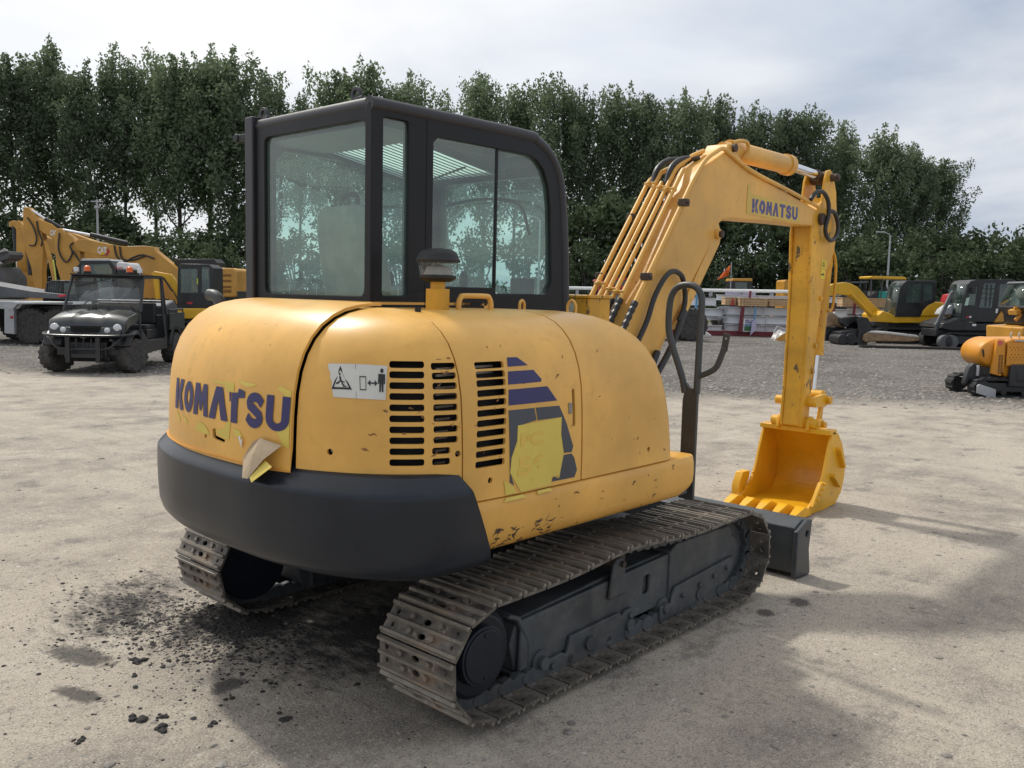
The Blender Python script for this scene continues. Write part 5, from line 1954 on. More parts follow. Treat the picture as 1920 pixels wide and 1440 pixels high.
obj('upper_body', b, M['cat'], EXA, bevel=.05)
crawler(EXA, qA(240, 0)[0], qA(360, 0)[0], .95, (-1.0, 1.0), .6)

# ---- small yellow excavator behind the utility vehicle
d = 28
YM = thing('mini_excavator', 'small yellow excavator with black cab and curved boom behind the utility vehicle', 'excavator', site(372, d), AZ)
q = scale_at(372, d)
b = B()
pr(b, [(284, 512), (288, 509), (318, 514), (326, 524), (336, 548), (348, 574), (352, 590), (343, 592), (338, 575), (326, 555), (318, 535), (310, 525), (296, 522), (298, 560), (290, 562)], q, -.10, .10)
bo = obj('boom', b, M['bgyellow'], YM, bevel=.01)
b = B()
rod(b, q, (287, 510.5), (320, 517), -.02, .045, 12)
rod(b, q, (322, 548), (340, 585), -.13, .045, 12)
obj('cylinder', b, M['amber'], bo)
b = B()
hoseline(b, q, [(305, 520), (318, 540), (330, 560), (336, 585)], -.12, .03)
obj('hose', b, M['hose'], bo)
b = B()
pr(b, [(342, 578), (410, 578), (414, 570), (414, 596), (342, 598)], q, -.7, .7)
obj('upper_body', b, M['bgyellow'], YM, bevel=.03)
ck = cab_shell(YM, [(338, 582), (341, 500), (347, 495), (398, 496), (405, 503), (405, 582)], [[(345, 549), (345, 504), (377, 504), (377, 549)], [(384, 549), (384, 500), (399, 502), (399, 549)]], q, .98, M['bgblack'], ends=(0,))
b = B()
pr(b, [(376, 522), (378, 522), (378, 533), (376, 533)], q, -.50, -.492)
obj('sticker', b, plain('lime_sticker', (.55, .6, .05), .5), ck)
b = B()
pr(b, [(357, 566), (367, 566), (367, 570), (357, 570)], q, -.50, -.492)
obj('sticker', b, M['red'], ck)
crawler(YM, q(335, 0)[0], q(430, 0)[0], .52, (-.75, .75), .4)
b = B()
b.box(q(350, 0)[0], q(412, 0)[0], -.6, .6, .3, .75)
obj('undercarriage', b, M['bgblack'], YM)

# ---- black cab with pale roof rising behind the utility vehicle
d = 31
BC_ = thing('compact_machine', 'compact machine with green-tinted black cab and pale roof above the utility vehicle', 'machine', site(190, d), AZ)
q = scale_at(190, d)
cab_shell(BC_, [(153, 575), (155, 500), (162, 489), (216, 489), (226, 505), (226, 575)], [[(159, 560), (161, 497), (212, 494), (219, 505), (219, 560)]], q, 1.0, M['bgblack'], ends=(0,))
b = B()
pr(b, [(160, 489.5), (164, 486), (214, 486), (218, 490)], q, -.5, .5)
obj('roof', b, M['alu'], BC_, bevel=.01)
b = B()
pr(b, [(150, 575), (262, 575), (262, 603), (150, 603)], q, -.6, .6)
obj('body', b, M['bgblack'], BC_, bevel=.03)
b = B()
pr(b, [(226, 506), (226, 494), (231, 492), (247, 493), (252, 500), (252, 506)], q, -.45, .45)
obj('rear_cover', b, M['white'], BC_, bevel=.03)
b = B()
pr(b, [(227, 506), (252, 506), (254, 576), (226, 576)], q, -.5, .5)
obj('engine_cover', b, M['bgblack'], BC_, bevel=.03)
b = B()
pr(b, [(226, 502.5), (240, 501.5), (240, 503.5), (226, 504.5)], q, -.56, -.552)
obj('stripe', b, M['red'], BC_)
for u in (165, 245):
    for y in (-.55, .55):
        wheel(BC_, (q(u, 0)[0], y, .38), (0, -1 if y < 0 else 1, 0), .38, .28)

# ---- dark cage-fronted loader between the lorry and the utility vehicle
d = 24.5
SK = thing('skid_steer', 'dark loader cab with a barred side guard beside the lorry tail', 'loader', site(118, d), AZ)
q = scale_at(118, d)
ck = cab_shell(SK, [(96, 575), (98, 552), (106, 530), (113, 526), (160, 526), (166, 575)], [[(102, 556), (110, 533), (130, 531), (130, 556)], [(135, 556), (135, 531), (156, 531), (160, 556)]], q, 1.2, M['bgblack'])
b = B()
for u in (106, 110, 114, 118, 122, 126):
    rod(b, q, (u, 530), (u - 3, 560), -.62, .015, 6)
obj('side_guard', b, M['bggrey'], ck)
b = B()
pr(b, [(90, 572), (175, 572), (175, 602), (90, 602)], q, -.7, .7)
obj('body', b, M['bgblack'], SK, bevel=.03)
for u in (105, 160):
    for y in (-.75, .75):
        wheel(SK, (q(u, 0)[0], y, .36), (0, -1 if y < 0 else 1, 0), .36, .26)
b = B()
hoseline(b, q, [(104, 487), (107, 510), (108, 530)], -.2, .02)
obj('aerial', b, plain('lime_aerial', (.6, .62, .12), .5), SK)

# ---- dark screening machine at the left edge
d = 43
SC = thing('screening_machine', 'dark grey screening machine with a pale conveyor rail at the left edge', 'machine', site(-20, d), AZ)
q = scale_at(-20, d)
b = B()
pr(b, [(-90, 500), (-10, 478), (26, 471), (30, 478), (26, 486), (-90, 522)], q, -.6, .6)
pr(b, [(-90, 522), (12, 500), (26, 520), (26, 560), (-90, 560)], q, -1.0, 1.0)
obj('hopper', b, M['bggrey'], SC, bevel=.03)
b = B()
pr(b, [(-90, 484), (0, 474), (25, 468), (27, 471), (0, 478.5), (-90, 489)], q, -.75, -.6)
pr(b, [(2, 508), (22, 492), (25, 495), (5, 512)], q, -1.15, -1.0)
obj('rail', b, M['alu'], SC)
crawler(SC, q(-110, 0)[0], q(20, 0)[0], .8, (-.9, .9), .45)
b = B()
pr(b, [(-80, 556), (10, 556), (10, 572), (-80, 572)], q, -.9, .9)
obj('chassis', b, M['bgblack'], SC)
# ------------------------------------------------------------------ right half of the yard
# ---- red tractor cab beyond the hood
d = 34
RC = thing('red_tractor', 'red tractor cab with a dark mirror arm, half hidden behind the boom pipes', 'tractor', site(1140, d), AZ)
q = scale_at(1140, d)
ck = cab_shell(RC, [(1113, 606), (1116, 526), (1120, 521), (1205, 522), (1208, 606)], [[(1128, 536), (1128, 525), (1200, 526), (1200, 537)], [(1128, 590), (1128, 542), (1200, 543), (1200, 590)]], q, 1.5, M['red'])
b = B()
pr(b, [(1109, 526), (1112, 523), (1124, 520.5), (1124, 523), (1112, 527)], q, -.8, .8)
b.cyl((q(1118, 0)[0], -.3, q(0 + 1118, 521)[1]), (q(1118, 0)[0], -.3, q(1118, 517)[1]), .03)
obj('roof', b, M['red'], ck)
b = B()
rod(b, q, (1111, 528), (1111, 600), -.9, .05, 8)
hoseline(b, q, [(1104, 545), (1106, 533), (1111, 529), (1117, 534), (1119, 543)], -.9, .02)
pr(b, [(1103, 536), (1106, 536), (1106, 549), (1103, 549)], q, -.95, -.8)
obj('mirror', b, M['bgblack'], ck)
b = B()
pr(b, [(1105, 600), (1300, 600), (1300, 626), (1105, 626)], q, -.5, .5)
obj('body', b, M['red'], RC, bevel=.05)
for u in (1125, 1190, 1285):
    for y in (-.85, .85):
        r_w = .62
        wheel(RC, (q(u, 0)[0], y, r_w), (0, -1 if y < 0 else 1, 0), r_w, .4, 16)

# ---- stacked white steel beams in a rack, wooden crates on top
M['beam'] = painted('white_primed_steel', (.70, .72, .75), .5, .07, dust=.15, dustcol=(.40, .39, .37), scale=1.5)
M['galv'] = painted('galvanised_steel', (.30, .32, .34), .45, .15, metal=.3)
M['crate'] = painted('pine_crate_wood', (.52, .35, .19), .8, .16, scale=3)
M['darkred'] = painted('dark_red_primer', (.16, .022, .030), .6, .15)
M['blue'] = painted('light_blue_paint', (.13, .32, .52), .5, .12)
M['lilac'] = plain('pale_lilac_sheet', (.52, .48, .66), .6)
dS = 38.9
q0 = scale_at(1400, dS)
def beam(u0, u1, v0, v1, y, label, ang=0):
    o = thing('steel_beam', label, 'beam', site((u0 + u1) / 2, dS), AZ, 'white steel beams stacked in the rack')
    q = scale_at((u0 + u1) / 2, dS)
    (xa, zb), (xb, zt) = q(u0, v1), q(u1, v0)
    zt = q(u0, v0)[1]
    h = zt - zb
    b = B()
    pts = [(-.13, 0), (.13, 0), (.13, .02), (.02, .03), (.02, h - .03), (.13, h - .02), (.13, h), (-.13, h), (-.13, h - .02), (-.02, h - .03), (-.02, .03), (-.13, .02)]
    b.prism([(y + p[0], zb + p[1]) for p in pts], 'x', xa, xb)
    k = (xb - xa) / 3
    for i in range(1, 3):
        b.box(xa + k * i - .012, xa + k * i + .012, y - .125, y - .02, zb + .02, zt - .02)
    b.xform(Matrix.Rotation(0, 4, 'X'))
    if ang:
        b.bm.transform(Matrix.Translation((0, 0, zb)) @ Matrix.Rotation(R(ang), 4, 'Y') @ Matrix.Translation((0, 0, -zb)))
    m_ = obj('web', b, M['beam'], o)
    return o
beam(1240, 1352, 608, 622, 0, 'white steel beam at the bottom of the shorter stack behind the grab rail')
beam(1240, 1351, 590.5, 598, .1, 'white steel beam in the middle of the shorter stack behind the grab rail')
beam(1240, 1352, 576.5, 590, 0, 'white steel beam at the top of the shorter stack behind the grab rail')
beam(1360, 1585, 608.5, 623, .05, 'long white steel beam lowest in the stack that carries the crates')
beam(1358, 1585, 591.5, 606.5, 0, 'long white steel beam in the middle of the stack that carries the crates')
beam(1350, 1585, 574.5, 589.5, .03, 'long white steel beam directly beneath the wooden crates')
beam(1056, 1352, 552, 567, 1.4, 'white steel beam behind the crates, running left behind the red tractor')
beam(1355, 1600, 552, 563, 1.6, 'white steel beam behind and above the wooden crates')
# bent galvanised ends on the shorter stack
for i, v in enumerate((579, 597, 614)):
    o = thing('steel_bracket', ('folded dark grey steel bracket at the %s beam end of the shorter stack' % ('top', 'middle', 'lowest')[i]), 'bracket', site(1352, dS), AZ, 'brackets on the beam ends')
    q = scale_at(1352, dS)
    b = B()
    pr(b, [(1340, v - 3), (1352, v - 5), (1360, v), (1356, v + 8), (1352, v + 8), (1352, v), (1340, v + 1)] if i < 2 else [(1354, v - 5), (1361, v - 3), (1355, v + 7)], q, -.22, -.10)
    obj('plate', b, M['galv'], o, bevel=.005)
# bearers under the stack
for u0, u1, nm in ((1320, 1590, 'dark red steel bearer under the long beam stack'), (1236, 1318, 'dark red steel bearer under the shorter beam stack')):
    o = tag(obj('bearer', B().box(-(u1 - u0) / 2 * dS / 1664, (u1 - u0) / 2 * dS / 1664, -.25, .6, 0, .21), M['darkred'], bevel=.01), nm, 'bearer', 'bearers under the beams')
    o.location = site((u0 + u1) / 2, dS)
    o.rotation_euler = (0, 0, R(AZ))
def crate(u0, u1, v0, v1, y, label):
    o = thing('wooden_crate', label, 'crate', site((u0 + u1) / 2, dS), AZ, 'wooden crates on the beams')
    q = scale_at((u0 + u1) / 2, dS)
    (xa, zb), (xb, _) = q(u0, v1), q(u1, v0)
    zt = q((u0 + u1) / 2, v0)[1]
    b = B()
    n_ = 4
    for i in range(n_):
        z0 = zb + (zt - zb) * i / n_
        b.box(xa, xb, y - .35, y + .35, z0 + .004, z0 + (zt - zb) / n_ - .004)
    obj('box', b, M['crate'], o, bevel=.008)
    b = B()
    b.box(xa - .02, xb + .02, y - .38, y + .38, zt - .004, zt + .03)
    obj('lid', b, M['crate'], o, bevel=.005)
    b = B()
    for x in (xa + .12, xb - .12):
        b.box(x - .05, x + .05, y - .372, y - .35, zb, zt - .006)
    obj('batten', b, M['crate'], o)
crate(1356, 1377, 558.5, 571.5, .35, 'shortest pine crate, leftmost on the beam stack')
crate(1379, 1431, 560, 573.5, -.05, 'pine crate on the beam stack beside the light blue post')
crate(1434, 1488, 561, 574, 0, 'long pine crate on the beam stack just left of the hanging arm')
crate(1526, 1545, 562, 574, .2, 'small pine crate showing just right of the bucket cylinder')
crate(1575, 1660, 560, 575, .3, 'pine crate beneath the yellow excavator boom at the right')
beam(1590, 1680, 577, 588, .3, 'grey beam under the crate behind the yellow excavator boom')
beam(1590, 1680, 592, 603, .3, 'lower grey beam behind the yellow excavator at the right')
def post(u0, v0, u1, v1, mat, nm, label, y=-.28, r=.075):
    o = thing('rack_post', label, 'post', site(u0, dS), AZ, 'upright rack posts')
    q = scale_at(u0, dS)
    b = B()
    a, c = q(u0, v0), q(u1, v1)
    b.bar((a[0], y, a[1]), (c[0], y, c[1]), r * 2, r * 1.4, up=(0, 1, 0))
    b.box(c[0] - r * 1.4, c[0] + r * 1.4, y - .08, y + .08, c[1] - .02, c[1] + .03)
    obj('post', b, mat, o, bevel=.01)
post(1387, 562, 1383, 622, M['darkred'], '', 'dark red rack post standing left of the printed sign', -.32)
post(1369, 560, 1369, 572, M['red'], '', 'short bright red post end between the two left crates', -.10, .04)
post(1417, 545, 1416, 560, M['darkred'], '', 'short dark red post cap under the white pipe', 1.3, .05)
post(1300, 550, 1298, 612, M['blue'], '', 'light blue rack post seen through the grab rail loop', -.30, .05)
post(1410, 560, 1408, 603, M['blue'], '', 'light blue rack post standing right of the printed sign', -.34, .04)
post(1556, 566, 1556, 600, M['darkred'], '', 'dark red rack post behind the yellow excavator boom', -.2, .06)
post(1596, 566, 1594, 600, M['darkred'], '', 'dark red rack post left of the green machine', -.2, .05)
# sign and loose sheet
SG = thing('printed_sign', 'small white printed sign with blue heading and green picture leaning on the beams', 'sign', site(1396, dS), AZ)
q = scale_at(1396, dS)
b = B()
pr(b, [(1388.5, 598), (1410, 598.5), (1410, 622), (1388.5, 622)], q, -.36, -.345)
bd = obj('board', b, M['white'], SG)
b = B()
pr(b, [(1390, 607), (1408, 607), (1408, 613), (1390, 613)], q, -.364, -.36)
obj('picture', b, plain('print_sky', (.16, .28, .38), .5), bd)
b = B()
pr(b, [(1390, 613), (1394, 611.5), (1398, 612.5), (1403, 611), (1408, 613), (1408, 620.5), (1390, 620.5)], q, -.366, -.361)
obj('picture', b, plain('print_green', (.04, .14, .05), .5), bd)
prn = plain('print_blue', (.05, .05, .30), .5)
letters('lettering', 'VEER STRE', bd, q, 1390.5, 1408, 599.5, 602.6, -.3605, prn, .03)
letters('lettering', 'TRAMPO', bd, q, 1391, 1406, 603.2, 606.2, -.3605, prn, .03)
LS = thing('loose_sheet', 'pale lilac sheet hanging crooked in front of the printed sign', 'sheet', site(1406, dS), AZ)
q = scale_at(1406, dS)
b = B()
b.loft([[(q(u, v)[0], y, q(u, v)[1]) for u, v, y in ((1403, 603, -.46), (1411, 597, -.40), (1411.5, 618, -.42), (1400, 629, -.50))], [(q(u, v)[0], y + .012, q(u, v)[1]) for u, v, y in ((1403, 603, -.46), (1411, 597, -.40), (1411.5, 618, -.42), (1400, 629, -.50))]])
obj('sheet', b, M['lilac'], LS)
# long pipe lying along the top, pale board behind it
PP = thing('white_pipe', 'long white pipe lying along the top of the stacked beams', 'pipe', site(1300, dS + 2), AZ)
q = scale_at(1300, dS + 2)
b = B()
rod(b, q, (1050, 539.5), (1600, 548.5), 0, .075, 12)
pp_ = obj('pipe', b, M['white'], PP)
for u in (1078, 1328, 1385, 1442):
    b = B()
    v = 541 + (u - 1050) * .0164
    pr(b, [(u - 3, v + 2), (u + 3, v + 2), (u + 2.5, v + 10), (u - 2.5, v + 10)], q, -.08, .08)
    obj('clamp', b, M['galv'], pp_)
LB = thing('pale_board', 'pale lilac board standing just beneath the long white pipe', 'board', site(1385, dS + 2.4), AZ)
q = scale_at(1385, dS + 2.4)
b = B()
pr(b, [(1356, 546), (1412, 547), (1412, 556), (1356, 556)], q, -.03, .03)
obj('board', b, M['lilac'], LB)

# ---- orange cabs and flag behind the beams
for u0, u1, v0, lab in ((1357, 1398, 522, 'amber topped tractor cab behind the beam stack, beside the flag'), (1457, 1510, 524.5, 'amber framed tractor cab behind the beams, partly hidden by the hanging arm')):
    d = 46
    o = thing('tractor', lab, 'tractor', site((u0 + u1) / 2, d), AZ, 'cabs behind the beam stack')
    q = scale_at((u0 + u1) / 2, d)
    if u0 < 1400:
        ck = cab_shell(o, [(u0 + 1, 580), (u0 + 3, v0 + 5), (u1, v0 + 5), (u1, 580)], [[(u0 + 9, 560), (u0 + 10, v0 + 7), (u1 - 9, v0 + 7), (u1 - 8, 560)]], q, 1.4, M['bgblack'])
        b = B()
        pr(b, [(u0 + 4, v0 + 5), (u0 + 5, v0), (u1 - 1, v0), (u1, v0 + 5.5)], q, -.75, .75)
        obj('roof', b, M['amber'], ck, bevel=.03)
        b = B()
        b.cyl((q(u0 - 3, 0)[0], -.7, q(u0, 536)[1]), (q(u0 - 3, 0)[0], -.7, q(u0, 541)[1]), .06)
        obj('mirror', b, M['bgblack'], ck)
    else:
        ck = cab_shell(o, [(u0, 580), (u0, v0 + 3), (u0 + 3, v0), (u1, v0 + 1), (u1, 580)], [[(u0 + 9, 565), (u0 + 10, v0 + 5), (u1 - 8, v0 + 5), (u1 - 8, 565)]], q, 1.4, M['amber'])
    b = B()
    pr(b, [(u0 - 10, 578), (u1 + 10, 578), (u1 + 10, 600), (u0 - 10, 600)], q, -.7, .7)
    obj('body', b, M['amber'], o, bevel=.05)
    for u in (u0, u1):
        for y in (-.85, .85):
            wheel(o, (q(u, 0)[0], y, .55), (0, -1 if y < 0 else 1, 0), .55, .4, 12)
d = 45
FL = thing('warning_flag', 'orange triangular flag flying from a thin pole on the amber topped cab', 'flag', site(1361, d), AZ)
q = scale_at(1361, d)
b = B()
rod(b, q, (1361.5, 491.5), (1362, 560), -.3, .022, 8)
obj('pole', b, M['alu'], FL)
b = B()
g0 = []
for i in range(7):
    k = i / 6
    tp_, bt = (1360.5 - 25 * k, 495.5 + 29 * k), (1358 - 22 * k, 516.5 + 8.3 * k)
    g0.append([(q(tp_[0], 0)[0], -.3 + .09 * math.sin(k * 5), q(*tp_)[1]), (q(bt[0], 0)[0], -.3 + .12 * math.sin(k * 5 + 1), q(*bt)[1])])
for i in range(6):
    b.add([g0[i][0], g0[i + 1][0], g0[i + 1][1], g0[i][1]], [(0, 1, 2, 3)])
cl = obj('cloth', b, plain('orange_flag_cloth', (.75, .14, .02), .7), FL, solid=.01)
b = B()
pr(b, [(1349, 508), (1354, 506.5), (1352, 509), (1349.5, 509)], q, -.42, -.40)
obj('emblem', b, M['ink'], cl)

# ---- things lying on the gravel
def lump(name, label, cat, u, v_base, d, size, mat, seed, group=None, flatn=.5):
    o = thing(name, label, cat, site(u, d), AZ, group)
    b = B()
    rr_ = random.Random(seed)
    rings = []
    for i in range(7):
        a = math.pi / 2 * i / 6
        rings.append([(math.cos(a) * size[0] * math.cos(t_) * (.8 + .4 * noise.noise((math.cos(t_) * 2 + seed, math.sin(t_) * 2, a))), math.cos(a) * size[1] * math.sin(t_) * (.8 + .4 * noise.noise((math.cos(t_) * 2, math.sin(t_) * 2 + seed, a))), size[2] * math.sin(a) * (.85 + .5 * noise.noise((math.cos(t_) * 1.5, math.sin(t_) * 1.5, seed)))) for t_ in [2 * math.pi * k / 22 for k in range(22)]])
    b.loft(rings)
    obj('sheeting' if 'sheet' in name else 'wrap', b, mat, o, smooth=20)
    return o
M['film'] = painted('crumpled_white_film', (.62, .60, .56), .4, .2, scale=6)
M['brownwrap'] = painted('brown_wrapping_paper', (.30, .19, .10), .55, .25, scale=5, dust=.4, dustcol=(.5, .42, .32))
lump('plastic_sheeting', 'crumpled white plastic sheeting heaped at the foot of the shorter beam stack', 'sheeting', 1304, 632, 36.5, (.72, .5, .42), M['film'], 3)
o = lump('wrapped_part', 'amber part half wrapped in white film on the gravel left of the hanging arm', 'parcel', 1463, 640, 35.0, (.52, .4, .42), M['film'], 5)
b = B()
b.loft([[(-.35 + .05 * k, -.42 + .02 * k, .04), (.30, -.42, .02), (.32, -.40, .30 - .02 * k), (.05, -.40, .34 - .01 * k)] for k in (0, 1)])
obj('exposed_part', b, M['amber'], o)
TR_ = thing('wire_stand', 'thin white wire stand on the gravel in front of the beam stack', 'stand', site(1460, 36), AZ)
q = scale_at(1460, 36)
b = B()
hoseline(b, q, [(1447, 632), (1451, 618), (1454, 612)], -.1, .014)
hoseline(b, q, [(1454, 612), (1465, 616), (1476, 621)], -.1, .014)
obj('wire', b, M['white'], TR_)
# brown wrapped boom piece and the long wrapped arm
WA = thing('wrapped_parcel', 'long machine arm wrapped in pale film and brown paper lying behind the black bucket', 'parcel', site(1660, 33), AZ)
q = scale_at(1660, 33)
b = B()
pts_ = [(1616, 628), (1622, 624), (1632, 621.5), (1660, 623), (1712, 629), (1719, 632), (1718, 640), (1700, 642), (1640, 641), (1620, 643), (1614, 638)]
ctr = q(1665, 633)
rings = []
for y, k in ((-.24, .75), (-.2, .95), (-.1, 1.0), (.1, 1.0), (.2, .9)):
    rings.append([(ctr[0] + (q(*p)[0] - ctr[0]) * (.98 + .02 * k), y, ctr[1] + (q(*p)[1] - ctr[1]) * k) for p in pts_])
b.loft(rings)
w_ = obj('wrap', b, M['brownwrap'], WA, smooth=25)
b = B()
pr(b, [(1622, 623.5), (1632, 620.5), (1660, 622), (1712, 628), (1719, 632), (1712, 633), (1660, 627), (1632, 625.5)], q, -.27, .2)
obj('film', b, M['film'], w_, bevel=.03)
WB = thing('wrapped_parcel', 'brown paper parcel with a pale film edge rising behind the black bucket', 'parcel', site(1565, 34.2), AZ)
q = scale_at(1565, 34.2)
b = B()
pr(b, [(1544, 580), (1556, 585), (1576, 600), (1583, 610), (1575, 615), (1560, 612), (1544, 614)], q, -.3, .3)
w_ = obj('wrap', b, M['brownwrap'], WB, bevel=.08, seg=3)
b = B()
pr(b, [(1556, 584), (1578, 600), (1585, 611), (1581, 612), (1572, 601), (1554, 588)], q, -.33, .25)
obj('film', b, M['film'], w_, bevel=.02)
b = B()
pr(b, [(1546, 614), (1580, 614), (1580, 640), (1546, 640)], q, -.15, .15)
obj('skid', b, M['bgblack'], WB)
# black digging bucket with a grader bar
BB = thing('black_bucket', 'empty black digging bucket standing on the gravel by the wrapped parcel', 'bucket', site(1592, 33.5), AZ)
q = scale_at(1592, 33.5)
b = B()
for y0, y1 in ((-.62, -.58), (.58, .62)):
    pr(b, [(1592, 598), (1602, 595), (1614, 597), (1620, 610), (1620, 635), (1612, 648), (1600, 649), (1594, 640), (1598, 620)], q, y0, y1)
shell = [q(*p) for p in [(1602, 595), (1614, 597), (1620, 610), (1620, 635), (1612, 648), (1600, 649)]]
for a, c in zip(shell, shell[1:]):
    b.bar((a[0], 0, a[1]), (c[0], 0, c[1]), 1.2, .03, up=(0, 1, 0)) if False else b.add([(a[0], -.6, a[1]), (c[0], -.6, c[1]), (c[0], .6, c[1]), (a[0], .6, a[1])], [(0, 1, 2, 3)])
k = obj('shell', b, M['bgblack'], BB, solid=.03, smooth=30)
b = B()
for u, v, r_c in ((1570, 638, .20), (1585, 638, .22)):
    a = q(u, v)
    b.cyl((a[0], -.62, r_c), (a[0], .4, r_c), r_c, 20)
pr(b, [(1566, 622), (1600, 616), (1602, 630), (1598, 645), (1567, 640)], q, -.5, .5)
pr(b, [(1572, 596), (1600, 592), (1606, 600), (1580, 612), (1573, 606)], q, -.2, .2)
obj('coupler', b, M['bgblack'], BB, bevel=.02)
KT = tag(obj('kerb_timber', B().box(-2.2, 2.4, -.09, .09, 0, .09), painted('dark_timber', (.035, .03, .027), .9, .2), bevel=.01), 'long dark timber lying on the gravel in front of the black excavator tracks', 'timber')
KT.location = site(1730, 31.2)
KT.rotation_euler = (0, 0, R(AZ))

# ---- yellow excavator facing left
d = 36
YE = thing('crawler_excavator', 'bright yellow excavator with a black cab, boom reaching left over the beams', 'excavator', site(1680, d), AZ, 'excavators along the right of the yard')
q = scale_at(1680, d)
b = B()
pr(b, [(1540, 540), (1553, 532), (1574, 529), (1586, 531), (1600, 538), (1634, 574), (1650, 584), (1655, 596), (1640, 602), (1630, 597), (1624, 588), (1592, 560), (1580, 553), (1560, 552), (1545, 556)], q, -.16, .16)
bo = obj('boom', b, M['bgyellow'], YE, bevel=.02)
b = B()
pr(b, [(1586, 554), (1592, 552), (1602, 561), (1600, 566)], q, -.17, -.16)
pr(b, [(1639, 593), (1645, 593), (1645, 599), (1639, 599)], q, -.17, -.16)
obj('recess', b, M['dark'], bo)
b = B()
rod(b, q, (1586, 550), (1630, 592), -.2, .07, 12)
obj('boom_cylinder', b, M['bgyellow'], YE)
b = B()
pr(b, [(1540, 540), (1550, 540), (1548, 600), (1538, 600)], q, -.13, .13)
obj('arm', b, M['bgyellow'], YE, bevel=.02)
b = B()
pr(b, [(1630, 603), (1628, 590), (1637, 582), (1660, 592), (1660, 592), (1742, 592), (1728, 604), (1660, 605)], q, -.85, .85)
pr(b, [(1733, 593), (1746, 588), (1748, 590), (1738, 604), (1728, 604)], q, -.8, .8)
obj('upper_body', b, M['bgyellow'], YE, bevel=.04)
b = B()
pr(b, [(1704, 593), (1708, 582), (1714, 574), (1722, 567), (1730, 565), (1744, 566), (1750, 573), (1748, 592)], q, -.9, .6)
hd_ = obj('hood', b, M['bgyellow'], YE, bevel=.06, seg=3)
b = B()
rod(b, q, (1743, 566), (1744, 559), 0, .05, 10)
obj('exhaust_pipe', b, M['bgblack'], hd_)
ck = cab_shell(YE, [(1658, 593), (1664, 538), (1670, 530), (1676, 526), (1726, 526), (1730, 530), (1729, 566), (1716, 572), (1708, 580), (1704, 593)], [[(1676, 566), (1678, 533), (1703, 531), (1702, 566)], [(1707, 564), (1708, 531), (1724, 531), (1724, 560)]], q, 1.15, M['bgblack'], ends=(0, 1), y0=-.9)
b = B()
pr(b, [(1690, 547), (1700, 547), (1700, 556), (1690, 556)], q, -.86, -.855)
obj('sticker', b, plain('lime_sticker', (.5, .5, .06), .5), ck)
crawler(YE, q(1622, 0)[0], q(1742, 0)[0], .62, (-.85, .85), .45)
b = B()
b.box(q(1650, 0)[0], q(1720, 0)[0], -.7, .7, .35, .80)
obj('undercarriage', b, M['bgblack'], YE)

# ---- black and amber excavator with a raised blade arm
d = 33
XE = thing('crawler_excavator', 'black cabbed excavator with amber engine cover and white lettering on its black side', 'excavator', site(1815, d), AZ, 'excavators along the right of the yard')
q = scale_at(1815, d)
b = B()
pr(b, [(1745, 605), (1775, 595), (1800, 606), (1885, 604), (1884, 616), (1870, 620), (1760, 619), (1742, 614)], q, -.9, .9)
db = obj('deck', b, M['bgblack'], XE, bevel=.03)
letters('lettering', 'XE80GA', db, q, 1837, 1856, 607.5, 611.5, -.905, M['white'], .02)
b = B()
pr(b, [(1798, 606), (1805, 606), (1805, 610), (1798, 610)], q, -.91, -.90)
obj('sticker', b, M['white'], db)
ck = cab_shell(XE, [(1777, 602), (1779, 568), (1784, 533), (1790, 527), (1800, 524.5), (1862, 523), (1872, 527), (1874, 533), (1873, 565), (1848, 580), (1836, 603)], [[(1809, 576), (1814, 531), (1836, 530), (1832, 576)], [(1843, 577), (1843, 532), (1867, 532), (1867, 560), (1853, 570)], [(1787, 571), (1790, 540), (1803, 537), (1801, 572)]], q, 1.25, M['bgblack'], ends=(0, 1), y0=-.9)
b = B()
for v in (541, 550, 559):
    rod(b, q, (1812, v), (1834, v), -.91, .012, 6)
for u in (1820, 1828):
    rod(b, q, (u, 533), (u, 574), -.91, .012, 6)
obj('window_guard', b, M['bgblack'], ck)
b = B()
pr(b, [(1790, 539), (1797, 538), (1797, 550), (1791, 551)], q, -1.02, -.97)
obj('mirror', b, M['bgblack'], ck, bevel=.01)
b = B()
pr(b, [(1781, 572), (1784, 558), (1789, 557), (1787, 572)], q, -.915, -.90)
obj('sticker', b, plain('pale_green_paper', (.45, .62, .52), .6), ck)
b = B()
pr(b, [(1786, 592), (1791, 592), (1791, 595), (1786, 595)], q, -.912, -.90)
obj('sticker', b, M['red'], ck)
b = B()
pr(b, [(1791.6, 591.5), (1795, 591.5), (1795, 595), (1791.6, 595)], q, -.912, -.90)
pr(b, [(1839, 578), (1843, 578), (1842, 586), (1838.5, 586)], q, -.912, -.90)
obj('sticker', b, M['white'], ck)
b = B()
pr(b, [(1837, 604), (1844, 592), (1852, 580), (1866, 571), (1876, 570), (1884, 574), (1895, 578), (1884, 602), (1872, 604)], q, -.88, .8)
hd_ = obj('hood', b, M['amber'], XE, bevel=.05)
b = B()
pr(b, [(1870, 595), (1874, 584), (1882, 583), (1878, 594)], q, -.89, -.875)
obj('louvre', b, M['dark'], hd_)
b = B()
pr(b, [(1737, 608), (1740, 604), (1762, 548), (1766, 544.5), (1769, 545), (1768, 550), (1748, 602), (1746, 615), (1740, 618)], q, -.62, -.50)
obj('blade', b, M['bggrey'], XE, bevel=.01)
b = B()
pr(b, [(1755, 590), (1760, 580), (1772, 571), (1775, 573), (1775, 590)], q, -.35, .3)
obj('boom', b, M['alu'], XE, bevel=.03)
crawler(XE, q(1745, 0)[0], q(1880, 0)[0], .58, (-.82, .82), .45)
b = B()
pr(b, [(1768, 634), (1772, 626), (1798, 624), (1806, 634), (1830, 634), (1830, 644), (1768, 644)], q, -.7, .7)
